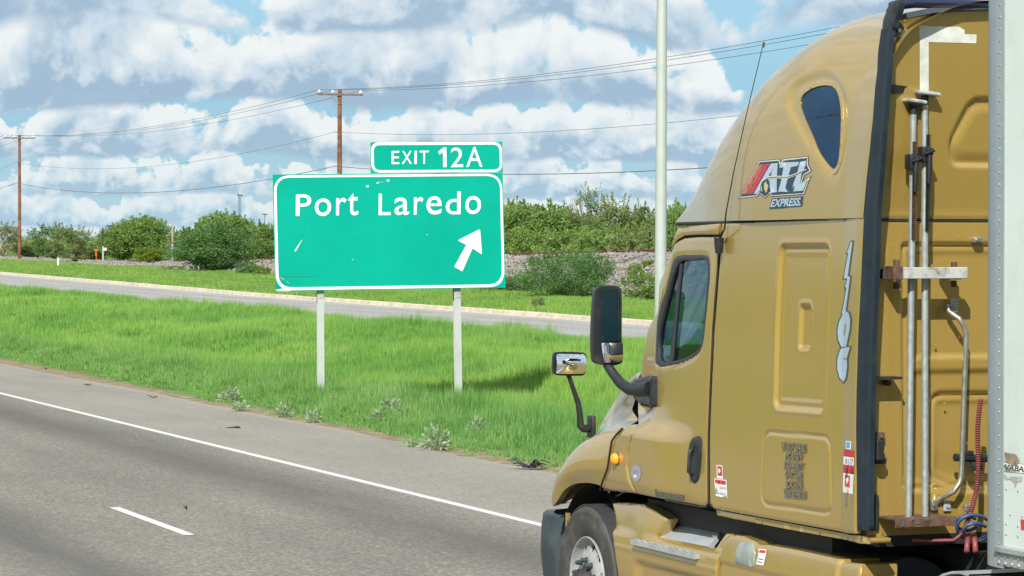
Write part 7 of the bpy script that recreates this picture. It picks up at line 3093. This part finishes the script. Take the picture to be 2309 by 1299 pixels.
m.box((XC, YF+0.02+RC-0.01, (ZB0+4.12)/2), (2*(XC-XT)-0.7, 0.02, 4.12-ZB0))
m.build('front_wall', TRAILERW, trl)
m = MB()
V = [(XT-0.012, ZB0+0.022), (XT-0.028, ZB0+0.014), (XT-0.028, ZB0-0.008), (XT-0.010, ZB0-0.014), (XT-0.008, ZB1+0.004), (XT-0.002, ZB1), (XT+0.05, ZB1), (XT+0.05, ZB0+0.022)]
P = [(x, y, z) for y in (YR, YF+0.0) for x, z in V]
n = len(V)
m.add(P, [(k, (k+1) % n, n+(k+1) % n, n+k) for k in range(n)]+[tuple(range(n)), tuple(range(n, 2*n))])
rl = m.build('bottom_rail', RAILG, trl)
m = MB()
for k in range(30):
    for dz_ in (-0.030, -0.062):
        y = YF-0.02-k*0.062
        m.lathe([(0, 0.010), (0.004, 0.009), (0.007, 0.0)], (XT-0.009, y, ZB0+dz_), (-1, 0, 0), 8)
for dz_, k0 in ((0.08, 0), (0.13, 0), (0.18, 1), (0.30, 2), (0.42, 3)):
    for k in range(10):
        y = YF-0.075-k*0.11-(0.04 if k0 % 2 else 0)
        m.lathe([(0, 0.007), (0.003, 0.006), (0.005, 0.0)], (XT-0.0, y, ZB0+dz_), (-1, 0, 0), 8)
o = m.build('rail_rivets', RAILG, rl, smooth=True)
o['kind'] = 'stuff'
m = MB()
m.box((XC, (YF+YR)/2, ZB1+0.05), (2*(XC-XT)-0.2, YF-YR-0.3, 0.10))
m.box((XC, YF-0.8, ZB1-0.02), (1.6, 1.4, 0.10))
m.build('underframe', BLACK, trl)


def zt_(x, y): return (2220+x/4.067, 980+y/4.067)


def T_(pts):
    return np.array([at(*q, 0, XT)[1:3] for q in pts])


def tr_map(u, v, o):
    return np.stack([XT-o, u, v], 1)


WAB = principled('torn_label_brown', (0.24, 0.19, 0.13), 0.8, var=0.3, vscale=30)
WAG = principled('torn_label_grey', (0.36, 0.36, 0.34), 0.8, var=0.2, vscale=20)
tb = patch('maker_label', T_([zt_(*q) for q in [(127, 247), (520, 285), (520, 372), (127, 338)]]), tr_map, principled('label_outline', (0.16, 0.17, 0.17), 0.6), body, step=0.1, off=0.001, thick=0)
patch('label_field', T_([zt_(*q) for q in [(132, 252), (515, 290), (515, 367), (132, 333)]]), tr_map, WHITEV, tb, step=0.1, off=0.0016, thick=0)
V, F = text_mesh2d('WABASH', 0.03)
lo, hi = V.min(0), V.max(0)
q = (V-lo)/(hi-lo)
uv = T_([zt_(142+a*300+c*14, (325+a*28)-c*58) for a, c in q])
link('lettering', mesh_np(tr_map(uv[:, 0], uv[:, 1], np.full(len(uv), 0.0022)), F), SHADT, tb)
patch('torn_label_piece', T_([zt_(*q) for q in [(150, 150), (200, 165), (290, 180), (325, 235), (318, 268), (270, 290), (215, 262), (145, 245)]]), tr_map, WAB, tb, step=0.1, off=0.0028, thick=0)
patch('torn_label_piece', T_([zt_(*q) for q in [(150, 150), (185, 160), (195, 210), (205, 250), (145, 245)]]), tr_map, WAG, tb, step=0.1, off=0.0034, thick=0)
patch('torn_label_piece', T_([zt_(*q) for q in [(152, 352), (180, 358), (215, 395), (245, 405), (235, 385), (345, 385), (345, 425), (300, 440), (283, 490), (268, 440), (240, 412), (205, 415), (170, 385)]]), tr_map, WAG, tb, step=0.1, off=0.0022, thick=0)
patch('red_reflector', T_([zt_(*q) for q in [(332, 777), (600, 800), (600, 905), (337, 873)]]), tr_map, REDP, body, step=0.2, off=0.002, thick=0)
for k in range(8):
    y = YF-1.15-k*1.7
    m = MB()
    m.box((XT-0.004, y-0.35, ZB0+0.10), (0.006, 0.35, 0.05))
    m.build('conspicuity_tape', REDP if k % 2 else WHITEV, rl)
for yy in (YR+1.2, YR+2.5):
    for xx, sd in ((7.40, -1), (2*XC-7.40, 1)):
        m = MB()
        m.lathe([(-0.6, 0.3), (-0.6, 0.5), (-0.03, 0.51), (0, 0.46), (-0.02, 0.30), (-0.15, 0.2), (-0.1, 0.0)], (xx, yy, 0.51), (sd, 0, 0), 40)
        m.build('wheel', TYRE, trl, smooth=True, angle=40)
m = MB()
for xx in (7.9, 9.3):
    m.box((xx, YF-3.0, 0.75), (0.12, 0.12, 0.9))
    m.box((xx, YF-3.0, 0.28), (0.25, 0.3, 0.04))
m.build('landing_gear', BLACK, trl)

# ================================================================== keep the tree at thing > part > sub-part
bpy.context.view_layer.update()


def depth(o):
    d = 0
    while o.parent is not None:
        o = o.parent
        d += 1
    return d


for _ in range(4):
    for o in list(COL.objects):
        if depth(o) > 2:
            Mw = o.matrix_world.copy()
            o.parent = o.parent.parent
            o.matrix_parent_inverse = Matrix.Identity(4)
            o.matrix_basis = o.parent.matrix_world.inverted() @ Mw
    bpy.context.view_layer.update()
